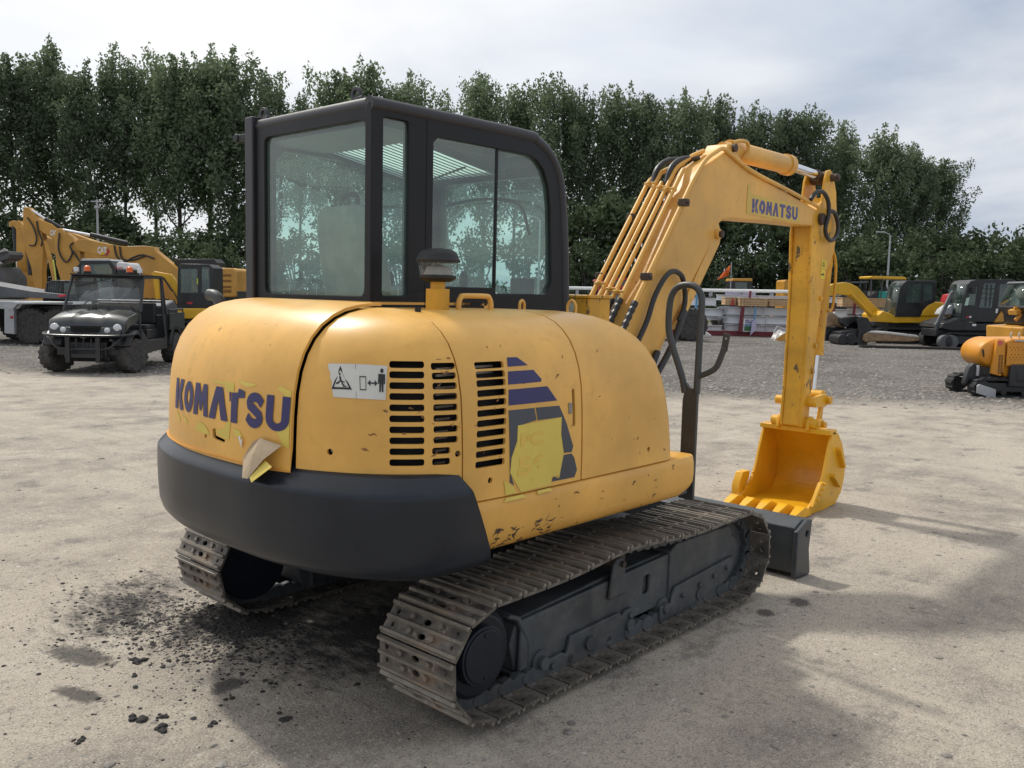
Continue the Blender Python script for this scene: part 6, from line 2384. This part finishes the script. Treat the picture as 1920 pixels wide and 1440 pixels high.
pr(b, [(1740, 616), (1870, 616), (1870, 630), (1740, 630)], q, -.6, .6)
obj('undercarriage', b, M['bgblack'], XE, bevel=.02)
b = B()
a = q(1750, 640)
for u in (1747, 1757):
    b.cyl((q(u, 0)[0], -1.15, .25), (q(u, 0)[0], -.9, .25), .24, 20)
obj('idler', b, M['bggrey'], XE)

# ---- machine cut by the right edge
d = 24
RE = thing('tracked_loader', 'amber tracked machine with a black glazed cab cut off by the right edge', 'machine', site(1930, d), AZ)
q = scale_at(1930, d)
ck = cab_shell(RE, [(1891, 577), (1893, 572), (1908, 530), (1914, 527), (1990, 527), (1990, 612), (1912, 612), (1905, 606), (1903, 590)], [[(1913, 575), (1917, 540), (1980, 540), (1980, 575)]], q, 1.3, M['bgblack'], ends=(1,))
b = B()
pr(b, [(1905, 531), (1909, 527), (1990, 526), (1990, 531)], q, -.7, .7)
obj('roof', b, M['bggrey'], ck, bevel=.02)
b = B()
pr(b, [(1906, 560), (1910, 557), (1912, 562), (1908, 565)], q, -.85, -.75)
obj('mirror', b, M['bgblack'], ck)
b = B()
pr(b, [(1880, 612), (1990, 606), (1990, 636), (1882, 636)], q, -.9, .9)
bd_ = obj('body', b, M['amber'], RE, bevel=.04)
b = B()
for u in (1892, 1900):
    pr(b, [(u, 616), (u + 2, 616), (u + 2, 621), (u, 621)], q, -.91, -.90)
obj('vent', b, M['dark'], bd_)
b = B()
hoseline(b, q, [(1886, 577), (1893, 579), (1898, 590), (1890, 600)], -.3, .05)
pr(b, [(1886, 582), (1902, 574), (1903, 578), (1888, 590)], q, -.4, .0)
obj('lift_arm', b, M['amber'], RE)
crawler(RE, q(1870, 0)[0], q(2010, 0)[0], .6, (-.8, .8), .4)

# ---- red and orange machines glimpsed between the cabs
for lab, mat, pts_, d in (('bright red machine arm showing beside the raised black blade', M['red'], [(1762, 575), (1768, 552), (1779, 550), (1778, 560), (1768, 572), (1766, 600), (1760, 600)], 40),
                      ('dark red machine body showing behind the amber engine cover', M['red'], [(1872, 600), (1873, 551), (1880, 556), (1890, 560), (1888, 568), (1876, 569), (1884, 600)], 40),
                      ('orange brown bucket arm raised behind the right edge machine', M['amber'], [(1874, 548), (1878, 544), (1886, 546), (1892, 537), (1912, 539), (1906, 556), (1896, 572), (1896, 600), (1886, 600), (1886, 562)], 38)):
    o = thing('parked_machine', lab, 'machine', site(sum(p[0] for p in pts_) / len(pts_), d), AZ, 'machines glimpsed between the cabs')
    q = scale_at(sum(p[0] for p in pts_) / len(pts_), d)
    b = B()
    pr(b, pts_, q, -.35, .35)
    obj('arm', b, mat, o, bevel=.03)
    b = B()
    cx = q(*pts_[-1])[0]
    b.box(-.7, .7, -.5, .5, .25, 1.1)
    obj('body', b, M['bgblack'], o, bevel=.05)
    for x in (-.5, .5):
        for y in (-.55, .55):
            wheel(o, (x, y, .3), (0, -1 if y < 0 else 1, 0), .3, .25, 10)

# ---- green roller with a yellow canopy
d = 47
GR = thing('canopy_machine', 'turquoise green machine under a flat yellow canopy on thin posts', 'machine', site(1648, d), AZ)
q = scale_at(1648, d)
b = B()
pr(b, [(1614, 519), (1616, 517.5), (1640, 518), (1676, 519), (1681, 522), (1680, 524), (1640, 523), (1615, 522.5)], q, -.8, .8)
obj('canopy', b, M['bgyellow'], GR, bevel=.02)
b = B()
for u, u2 in ((1617, 1618), (1638, 1636), (1655, 1656), (1678, 1676)):
    for y in (-.7, .7):
        b = B()
        rod(b, q, (u, 522), (u2, 560), y, .03, 8)
        obj('canopy_post', b, M['bggrey'], GR)
b = B()
pr(b, [(1632, 560), (1633, 547), (1640, 545), (1650, 548), (1660, 548), (1661, 575), (1632, 575)], q, -.7, .7)
obj('body', b, painted('turquoise_paint', (.02, .30, .24), .4, .1), GR, bevel=.05)
b = B()
pr(b, [(1618, 553), (1632, 545), (1632, 580), (1612, 580)], q, -.7, .7)
pr(b, [(1640, 545), (1642, 538), (1652, 537), (1656, 545)], q, -.3, .3)
obj('seat', b, M['bgblack'], GR, bevel=.03)
for u in (1618, 1665):
    b = B()
    b.cyl((q(u, 0)[0], -.7, .55), (q(u, 0)[0], .7, .55), .55, 24)
    obj('drum', b, M['bggrey'], GR)
# dark parked machine roofs further left of it
o = thing('parked_machine', 'dark machine with a flat grey roof left of the yellow canopy', 'machine', site(1590, 46), AZ, 'machines glimpsed between the cabs')
q = scale_at(1590, 46)
b = B()
pr(b, [(1572, 528), (1612, 526.5), (1612, 530), (1572, 531)], q, -.7, .7)
obj('roof', b, M['bggrey'], o)
b = B()
pr(b, [(1560, 555), (1580, 545), (1612, 545), (1612, 580), (1560, 580)], q, -.7, .7)
for u in (1576, 1609):
    rod(b, q, (u, 530), (u, 550), -.6, .04, 8)
obj('body', b, M['bgblack'], o, bevel=.03)
for u in (1565, 1605):
    for y in (-.7, .7):
        wheel(o, (q(u, 0)[0], y, .5), (0, -1 if y < 0 else 1, 0), .5, .35, 12)

# ---- orange tracked crusher / mixer at the right edge
d = 15.9
DU = thing('tracked_mixer', 'orange tracked machine with round drum and punched guard at the right edge', 'machine', site(1870, d), AZ)
q = scale_at(1870, d)
b = B()
pr(b, [(1856, 690), (1860, 640), (1876, 634), (2010, 634), (2010, 706), (1866, 706)], q, -.42, .5)
hs = obj('housing', b, M['orange'], DU, bevel=.03)
# punched front guard
b = B()
P_ = [q(*p) for p in [(1859, 641), (2000, 636), (2000, 682), (1866, 684), (1850, 700), (1842, 698), (1846, 690)]]
holes = []
for r_i in range(6):
    for k in range(14):
        u, v = 1869 + k * 6.5 + (3.2 if r_i % 2 else 0), 650 + r_i * 4.7
        if r_i == 2:
            continue
        a = q(u, v)
        holes.append([(a[0] - .012, a[1] + .012), (a[0] + .012, a[1] + .012), (a[0], a[1] - .012)])
b.panel([q(*p) for p in [(1864, 641), (2000, 637), (2000, 684), (1864, 684)]], holes, 'y', -.47, -.45)
gd = obj('guard', b, M['orange'], hs)
b = B()
pr(b, [(1864, 642), (2000, 638), (2000, 683), (1864, 683)], q, -.448, -.43)
obj('guard_backing', b, M['dark'], hs)
# louvred end plate
b = B()
pr(b, [(1846, 636), (1861, 638), (1863, 684), (1858, 704), (1840, 699)], q, -.44, -.36)
ep = obj('end_plate', b, M['orange'], hs, bevel=.01)
b = B()
for k in range(14):
    v = 664 + k * 2.6
    for u in (1851, 1855.5):
        pr(b, [(u, v), (u + 3.2, v), (u + 3, v + 1.3), (u, v + 1.3)], q, -.445, -.438)
obj('louvre', b, M['dark'], ep)
b = B()
pr(b, [(1848, 637), (1855, 637), (1855, 645), (1848, 645)], q, -.447, -.44)
obj('sticker', b, plain('pink_sticker', (.6, .10, .12), .5), ep)
# drum
b = B()
ca, cz_ = q(1858, 662)
rings = []
for yy, rr in ((-.34, .05), (-.345, .20), (-.30, .255), (-.2, .275), (.3, .275), (.42, .22), (.43, .05)):
    rings.append([(ca + rr * 1.35 * math.cos(2 * math.pi * i / 36), yy, cz_ + rr * math.sin(2 * math.pi * i / 36)) for i in range(36)])
b.loft(rings)
dm = obj('drum', b, M['orange'], DU, bevel=.01)
b = B()
pr(b, [(1825, 654), (1827, 654), (1830, 668), (1828, 668)], q, -.35, -.33)
obj('sticker', b, M['dark'], dm)
b = B()
pr(b, [(1869, 684), (1874, 681), (2010, 681), (2010, 727), (1866, 722)], q, -.56, -.46)
for u0 in (1880, 1898, 1918):
    pr(b, [(u0, 690), (u0 + 13, 690), (u0 + 13, 712), (u0, 712)], q, -.575, -.55)
obj('side_cover', b, M['bgblack'], DU, bevel=.015)
b = B()
pr(b, [(1804, 688), (1812, 680), (1822, 682), (1828, 690), (1826, 702), (1850, 706), (1850, 716), (1812, 716), (1808, 712), (1800, 722), (1797, 718)], q, -.34, -.20)
obj('tow_frame', b, M['bgblack'], DU, bevel=.015)
b = B()
pr(b, [(1816, 684), (1821, 684), (1821, 704), (1816, 704)], q, -.38, -.34)
obj('bracket', b, M['alu'], DU, bevel=.01)
b = B()
pr(b, [(1808, 720), (1812, 717), (1843, 727), (1843, 743), (1838, 744), (1808, 734)], q, -.58, -.545)
obj('track_guard', b, M['alu'], DU, bevel=.008)
crawler(DU, q(1806, 0)[0], q(1990, 0)[0], .32, (-.40, .40), .26, shoes=34)
b = B()
b.box(q(1845, 0)[0], q(1990, 0)[0], -.3, .3, .2, .5)
obj('chassis', b, M['bgblack'], DU)
b = B()
for u in (1880, 1895):
    hoseline(b, q, [(u, 634), (u - 3, 628), (u, 622)], -.3, .012)
pr(b, [(1878, 635), (1904, 637), (1904, 640), (1878, 638)], q, -.48, -.44)
obj('lifting_bracket', b, M['alu'], DU)
b = B()
pr(b, [(1906, 636), (1920, 636), (1920, 641), (1906, 641)], q, -.485, -.47)
obj('sticker', b, plain('pale_yellow_sticker', (.62, .58, .12), .5), hs)

# ---- lamp posts
def lamp_post(u, v_top, d, label, arm=0):
    o = thing('lamp_post', label, 'lamp post', site(u, d), AZ, 'lamp posts round the yard')
    z = scale_at(u, d)(u, v_top)[1]
    b = B()
    b.tube([(0, 0, 0), (0, 0, z * .5), (0, 0, z)], .07, 10, rr=[.10, .075, .05])
    p_ = obj('pole', b, M['alu'], o)
    if arm:
        b = B()
        b.tube(spline([(0, 0, z - .05), (arm * .15, 0, z + .12), (arm * .5, 0, z + .2)], 5), .035, 8)
        b.box(min(arm * .4, arm * .95), max(arm * .4, arm * .95), -.12, .12, z + .17, z + .25)
        obj('lamp_head', b, M['alu'], p_, bevel=.02)
    else:
        b = B()
        b.box(-.35, .35, -.05, .05, z - .15, z - .08).box(-.12, .12, -.12, .12, z - .5, z - .35)
        obj('crossbar', b, M['alu'], p_)
lamp_post(1657, 441, 60, 'street lamp with a curved head standing right of the hanging arm', -1.0)
lamp_post(1005, 412, 56, 'street lamp with a curved head seen through the cab side window', -1.0)
lamp_post(182, 374, 52, 'plain white pole rising behind the ochre excavators')
# wire fence along the trees
o = thing('wire_fence', 'low grey wire mesh fence along the foot of the trees', 'fence', site(960, 62), AZ)
b = B()
for i in range(61):
    x = -48 + i * 1.9
    b.cyl((x, 0, 0), (x, 0, 1.9), .03, 6)
obj('fence_posts', b, M['alu'], o)['kind'] = 'stuff'
b = B()
for k in range(12):
    b.box(-48, 66, -.006, .006, .1 + k * .16, .112 + k * .16)
obj('mesh', b, M['galv'], o)
# ------------------------------------------------------------------ trees
def leaf_mat(name, a, c_, trans):
    m = bpy.data.materials.new(name)
    m.use_nodes = True
    t = m.node_tree
    t.nodes.clear()
    out = N(t, 'ShaderNodeOutputMaterial')
    oi = N(t, 'ShaderNodeObjectInfo')
    gm = N(t, 'ShaderNodeNewGeometry')
    n = tex(t, .8, 3)
    col = mixc(t, ramp(t, n.outputs[0], .3, .7), a, c_)
    col = mixc(t, gm.outputs['Random Per Island'], col, tuple(k * 1.22 for k in c_))
    hs = N(t, 'ShaderNodeHueSaturation')
    mm = N(t, 'ShaderNodeMapRange')
    mm.inputs['To Min'].default_value = .75
    mm.inputs['To Max'].default_value = 1.2
    L(t, oi.outputs['Random'], mm.inputs['Value'])
    L(t, mm.outputs[0], hs.inputs['Value'])
    L(t, col, hs.inputs['Color'])
    d = N(t, 'ShaderNodeBsdfDiffuse')
    L(t, hs.outputs[0], d.inputs[0])
    tr = N(t, 'ShaderNodeBsdfTranslucent')
    L(t, hs.outputs[0], tr.inputs[0])
    g = N(t, 'ShaderNodeBsdfGlossy')
    g.inputs['Roughness'].default_value = .45
    g.inputs[0].default_value = (.5, .5, .5, 1)
    m1 = N(t, 'ShaderNodeMixShader')
    m1.inputs[0].default_value = trans
    L(t, d.outputs[0], m1.inputs[1])
    L(t, tr.outputs[0], m1.inputs[2])
    m2 = N(t, 'ShaderNodeMixShader')
    m2.inputs[0].default_value = .025
    L(t, m1.outputs[0], m2.inputs[1])
    L(t, g.outputs[0], m2.inputs[2])
    L(t, m2.outputs[0], out.inputs[0])
    return m
M['leaf'] = leaf_mat('poplar_leaves', (.105, .150, .080), (.160, .205, .120), .42)
M['leaf_dark'] = leaf_mat('shrub_leaves', (.048, .074, .036), (.088, .118, .060), .30)
M['bark'] = painted('grey_bark', (.055, .048, .040), .9, .3, scale=2)

def leafcard(vs, fs, c, size, rg, up=.35):
    n = Vector((rg.gauss(0, 1), rg.gauss(0, 1), rg.gauss(0, 1) + up)).normalized()
    a = Vector((rg.gauss(0, 1), rg.gauss(0, 1), rg.gauss(0, 1)))
    u = (a - n * a.dot(n)).normalized()
    w_ = n.cross(u)
    s = size * rg.uniform(.65, 1.25)
    k = len(vs)
    vs += [c - u * s * .5, c - w_ * s * .30 + u * s * .05, c + u * s * .55, c + w_ * s * .30 + u * s * .05]
    fs.append((k, k + 1, k + 2, k + 3))

def poplar(seed, H, W, gap=0.0, base=.22):
    """trunk with steep limbs; leaf clumps strung along the limbs, plumed top"""
    rg = random.Random(seed)
    tb = B()
    top = Vector((rg.uniform(-.4, .4), rg.uniform(-.4, .4), H * .93))
    tp_ = [Vector((0, 0, 0)), Vector((rg.uniform(-.2, .2), rg.uniform(-.2, .2), H * .3)), Vector((rg.uniform(-.35, .35), rg.uniform(-.35, .35), H * .62)), top]
    sp_ = spline(tp_, 4)
    r0 = H * .014
    tb.tube(sp_, r0, 8, rr=[max(.03, r0 * (1 - .93 * i / (len(sp_) - 1))) for i in range(len(sp_))])
    clumps = []
    nl = 24
    for i in range(nl):
        z = base + (.90 - base) * (i + rg.random() * .6) / nl
        k = z * (len(sp_) - 1)
        p0 = sp_[int(k)].lerp(sp_[min(int(k) + 1, len(sp_) - 1)], k - int(k))
        an = i * 2.4 + rg.uniform(-.5, .5)
        env = (1.0 if z > .38 else .45 + .55 * (z - base) / max(.02, .38 - base)) * (1 - max(0, (z - .52) / .50) ** 1.6)
        rad = W * .5 * env * rg.uniform(.70, 1.08)
        rise = rad * rg.uniform(1.0, 1.7) + H * .03
        p1 = p0 + Vector((math.cos(an) * rad * .6, math.sin(an) * rad * .6, rise * .42))
        p2 = p0 + Vector((math.cos(an) * rad, math.sin(an) * rad, rise))
        if p2.z > H * .97:
            p2.z = H * .97
        lb = spline([p0, p1, p2], 4)
        rr0 = max(.035, r0 * .42 * (1 - z * .6))
        tb.tube(lb, rr0, 5, rr=[max(.015, rr0 * (1 - .85 * j / (len(lb) - 1))) for j in range(len(lb))])
        for j in range(2, len(lb)):
            f = j / (len(lb) - 1)
            if rg.random() < gap * (1.3 - f):
                continue
            off_ = Vector((rg.gauss(0, .35), rg.gauss(0, .35), rg.gauss(0, .3)))
            clumps.append((lb[j] + off_, rg.uniform(.65, 1.2) * (1.15 - .25 * f)))
            if rg.random() < .45:
                clumps.append((lb[j] + off_ + Vector((rg.gauss(0, .8), rg.gauss(0, .8), rg.uniform(-.5, .8))), rg.uniform(.5, .85)))
    for j in range(5):                                        # plumes at the top
        a = rg.uniform(0, 6.28)
        rad = W * rg.uniform(.02, .20)
        c = Vector((math.cos(a) * rad, math.sin(a) * rad, H * rg.uniform(.86, .95)))
        for m_ in range(4):
            clumps.append((c + Vector((rg.gauss(0, .12), rg.gauss(0, .12), m_ * .55)), .62 - .11 * m_))
    vs, fs = [], []
    for c, r in clumps:
        for _ in range(int(88 * r * r + 8)):
            d = Vector((rg.gauss(0, 1), rg.gauss(0, 1), rg.gauss(0, 1))).normalized() * r * rg.random() ** .42
            d.z *= 1.15
            leafcard(vs, fs, c + d, .31, rg)
    me = bpy.data.meshes.new('crown')
    me.from_pydata([tuple(v) for v in vs], [], fs)
    me.materials.append(M['leaf'])
    return finish_mesh('trunk', tb, M['bark'], 60), me

def shrub(seed, H, W, mat):
    rg = random.Random(seed)
    tb = B()
    vs, fs = [], []
    for i in range(7):
        a = rg.uniform(0, 6.28)
        e = Vector((math.cos(a) * W * .33 * rg.random(), math.sin(a) * W * .33 * rg.random(), H * rg.uniform(.5, .8)))
        tb.tube(spline([Vector((rg.uniform(-.1, .1), rg.uniform(-.1, .1), 0)), e * .5 + Vector((0, 0, .2)), e], 3), .05, 5, rr=None)
    for i in range(34):
        a = rg.uniform(0, 6.28)
        z = rg.uniform(.06, .90)
        rad = W * .5 * math.sqrt(max(.02, 1 - (max(0, z - .35) / .65) ** 2)) * rg.random() ** .5
        c = Vector((math.cos(a) * rad, math.sin(a) * rad, z * H))
        r = rg.uniform(.5, .95) * W * .17
        for _ in range(64):
            d = Vector((rg.gauss(0, 1), rg.gauss(0, 1), rg.gauss(0, 1))).normalized() * r * rg.random() ** .4
            leafcard(vs, fs, c + d, .30, rg)
    for i in range(9):
        a = rg.uniform(0, 6.28)
        rad = W * .42 * rg.random()
        c = Vector((math.cos(a) * rad, math.sin(a) * rad, H * rg.uniform(.80, .95)))
        for _ in range(40):
            d = Vector((rg.gauss(0, .22), rg.gauss(0, .22), rg.uniform(-.4, .9)))
            leafcard(vs, fs, c + d, .26, rg)
    me = bpy.data.meshes.new('crown')
    me.from_pydata([tuple(v) for v in vs], [], fs)
    me.materials.append(mat)
    return finish_mesh('trunk', tb, M['bark'], 60), me

POP = [poplar(11, 20, 6.9, .34, .30), poplar(23, 20, 6.6, .48, .38), poplar(37, 20, 7.0, .38, .30), poplar(41, 20, 6.2, .55, .42), poplar(53, 20, 6.4, .30, .28)]
SHR = [shrub(5, 5, 5.0, M['leaf_dark']), shrub(6, 5, 4.4, M['leaf_dark']), shrub(8, 5, 5.6, M['leaf_dark'])]
used = set()
def plant(kind, k, u, v_top, d, label, group, width=1.0, rz=0):
    src, H0, nm, cat = (POP, 20.0, 'poplar_tree', 'tree') if kind == 'p' else (SHR, 5.0, 'shrub', 'shrub')
    tm, cm = src[k]
    o = thing(nm, label, cat, site(u, d), rz, group)
    h = scale_at(u, d)(u, v_top)[1]
    s = h / H0
    w_ = s * width
    for n_, me in (('trunk', tm), ('crown', cm)):
        c = bpy.data.objects.new(n_, me)
        COL.objects.link(c)
        c.parent = o
    o.scale = (w_, w_, s)
    return o
# (across, top, distance, variant, width, what marks it out)
trees = [
 (-60, 120, 78, 2, 1.0, 'tall poplar at the very left edge of the tree line'),
 (28, 112, 76, 0, .95, 'tall full poplar behind the left-edge screening machine'),
 (108, 96, 80, 4, .95, 'tall poplar with a plumed top above the tallest ochre arm'),
 (172, 126, 77, 2, .85, 'poplar just left of the bright sky gap near the white pole'),
 (232, 112, 78, 3, .8, 'thin poplar with bare lower trunk in the sky gap behind the white pole'),
 (288, 124, 80, 1, .75, 'slender poplar with exposed limbs right of the white pole'),
 (334, 112, 77, 0, .9, 'full poplar rising left of the cab with a rounded plumed top'),
 (392, 106, 79, 1, 1.0, 'tall open poplar with a visible forked trunk left of the cab'),
 (440, 104, 77, 2, 1.05, 'tall poplar whose crown touches the left edge of the cab'),
 (498, 152, 84, 4, .75, 'poplar sloping down to the rear roof corner of the cab'),
 (560, 186, 98, 3, .7, 'smaller distant poplar in the dip above the cab rear edge'),
 (634, 140, 80, 0, .9, 'poplar behind the left half of the cab roof'),
 (690, 130, 79, 4, 1.0, 'broad poplar rising directly above the cab roof corner'),
 (762, 146, 80, 2, .9, 'poplar behind the middle of the cab roof'),
 (830, 192, 95, 1, .65, 'lower poplar in the dip behind the cab roof'),
 (898, 134, 78, 0, .8, 'narrow tall poplar behind the front slope of the cab roof'),
 (960, 160, 79, 3, .75, 'poplar just above the front lifting eye of the cab'),
 (1022, 140, 77, 2, .9, 'tall poplar right of the cab front corner'),
 (1078, 168, 78, 1, .75, 'poplar with open limbs between the cab and the boom'),
 (1140, 164, 80, 4, .9, 'dense poplar left of the boom pipes'),
 (1200, 170, 78, 0, .85, 'poplar behind the top of the boom pipes'),
 (1262, 170, 77, 2, .9, 'poplar directly above the boom bend'),
 (1330, 180, 78, 4, .9, 'dense poplar above the arm cylinder barrel'),
 (1392, 196, 79, 1, .85, 'poplar behind the arm cylinder rod'),
 (1446, 200, 77, 0, .8, 'poplar behind the boom tip with a pointed top'),
 (1500, 198, 78, 2, .9, 'poplar above the top of the hanging arm'),
 (1556, 228, 80, 4, .75, 'rounded poplar just right of the arm top'),
 (1634, 238, 76, 1, 1.0, 'open crowned poplar standing apart behind the street lamp'),
 (1690, 268, 77, 3, .95, 'leaning poplar on the right shoulder of the tree line'),
 (1742, 290, 78, 0, .95, 'last tall poplar before the low hedge at the right'),
]
for i, (u, v, d, k, w_, lab) in enumerate(trees):
    plant('p', k, u, v + (9 if u > 850 else 0), d, lab, 'poplars along the back of the yard', w_, rz=i * 67 % 360)
rg = random.Random(3)
n_sh = 0
def shrub_row(u0, u1, step, v_lo, v_hi, d, where):
    global n_sh
    u = u0
    while u < u1:
        uu = u + rg.uniform(-.25, .25) * step
        nb = 'dark leafy shrub ' + where
        plant('s', n_sh % 3, uu, rg.uniform(v_lo, v_hi), d + rg.uniform(-1.5, 1.5), nb, nb, rg.uniform(.85, 1.25), rz=rg.uniform(0, 360))
        n_sh += 1
        u += step
shrub_row(-60, 470, 62, 395, 440, 70, 'in the undergrowth below the poplars left of the cab')
shrub_row(-30, 470, 74, 440, 480, 66, 'low at the foot of the trees behind the ochre excavators')
shrub_row(490, 1060, 80, 420, 460, 69, 'in the undergrowth seen through the cab windows')
shrub_row(1070, 1560, 62, 375, 430, 70, 'in the undergrowth between cab front and hanging arm')
shrub_row(1080, 1600, 80, 450, 490, 65, 'low behind the stacked beams and the flag')
shrub_row(1570, 1990, 50, 428, 452, 70, 'in the long hedge at the right behind the excavators')
shrub_row(1560, 1990, 66, 460, 495, 64, 'low in front of the hedge at the right')
# grass bank at their feet
b = B()
P_ = []
for i in range(60):
    x = -75 + i * 3
    P_.append([(x, 0, .0), (x, 1.5, .55 + .2 * noise.noise((x * .2, 0, 0))), (x, 4, .85 + .25 * noise.noise((x * .2, 3, 0))), (x, 40, .9)])
b.loft(P_, closed=False, cap0=False, cap1=False)
gm_, t_, p_ = nt('rough_grass')
n_ = tex(t_, 1.2, 6, .7)
L(t_, mixc(t_, n_.outputs[0], (.05, .075, .022), (.16, .18, .07)), p_.inputs['Base Color'])
p_.inputs['Roughness'].default_value = .95
gb = struct('grass_bank', b, gm_, smooth=60)
gb.location = site(960, 60)
gb.rotation_euler = (0, 0, R(AZ))

# ------------------------------------------------------------------ crumbs of soil and stones
M['clod'] = painted('dark_soil_clod', (.035, .032, .030), .95, .3, scale=20)
M['stone'] = painted('grey_stone', (.26, .24, .21), .9, .3, scale=9)
def pebble(b, c, r, rg_, flat_=.6):
    k = 6
    rings = []
    ph = rg_.random() * 6
    for z, q_ in ((-.2, .7), (.25, 1.0), (.65, .75), (.95, .25)):
        rings.append([(c[0] + r * q_ * math.cos(ph + 6.283 * i / k) * rg_.uniform(.75, 1.2), c[1] + r * q_ * math.sin(ph + 6.283 * i / k) * rg_.uniform(.75, 1.2), c[2] + r * flat_ * z) for i in range(k)])
    b.loft(rings)
rg = random.Random(21)
b = B()
for i in range(4200):
    q_ = rg.random()
    if q_ < .5:
        cx, cy, sx, sy = -1.36, .80, .17, .33
    elif q_ < .8:
        cx, cy, sx, sy = -1.18, .42, .22, .28
    else:
        cx, cy, sx, sy = -1.55, .62, .30, .62
    x, y = rg.gauss(cx, sx), rg.gauss(cy, sy)
    if x > -.95:
        continue
    pebble(b, (x, y, 0), min(.013, .0022 * math.exp(abs(rg.gauss(0, .75)))), rg)
o = obj('soil_crumbs', b, M['clod'], smooth=0)
tag(o, 'scattered dark soil crumbs on the dirt behind the left track', 'soil crumbs', kind='stuff')
b = B()
for i in range(2200):
    d_ = 2.2 + 10 * rg.random() ** 1.8
    u = rg.uniform(-100, 2020)
    p = site(u, d_)
    pebble(b, (p[0], p[1], 0), min(.02, .0022 * math.exp(abs(rg.gauss(0, .8)))) * (1 + .07 * d_), rg, .4)
o = obj('grit', b, M['stone'], smooth=0)
tag(o, 'loose pale grit scattered over the dirt yard', 'grit', kind='stuff')
b = B()
for i in range(16000):
    d_ = 12.5 + 24 * rg.random() ** 1.5
    u = rg.uniform(-150, 2060)
    p = site(u, d_)
    if p[0] * .816 + p[1] * .578 < 9.4 + rg.random() * 1.5:
        continue
    pebble(b, (p[0], p[1], -.005), rg.uniform(.015, .050), rg, .55)
o = obj('gravel', b, M['stone'], smooth=0)
tag(o, 'loose grey gravel covering the back of the yard', 'gravel', kind='stuff')
clods = [(-1.93, .02, .036, 'largest dark clod beside the shadow edge left of the right track'), (-1.86, -.02, .022, 'small flat clod beside the largest dark clod'), (-1.90, -.10, .026, 'crumbly dark clod nearest the viewer, left of the right track'), (-2.15, .02, .018, 'small round dark clod alone on the pale dirt'), (-1.76, -.20, .020, 'little dark clod in the shadow below the counterweight'), (-1.55, -.36, .02, 'dark clod in the shadow beside the right track sprocket'), (-1.55, .98, .022, 'dark clod far out left of the soil crumbs'), (-1.70, .52, .028, 'dark clod on the near side of the soil crumbs')]
for x, y, r, lab in clods:
    b = B()
    for j in range(11):
        pebble(b, (x + rg.gauss(0, r * .5), y + rg.gauss(0, r * .5), 0), r * rg.uniform(.22, .62), rg, .9)
    tag(obj('soil_clod', b, M['clod'], smooth=0), lab, 'clod', 'dark clods on the dirt')
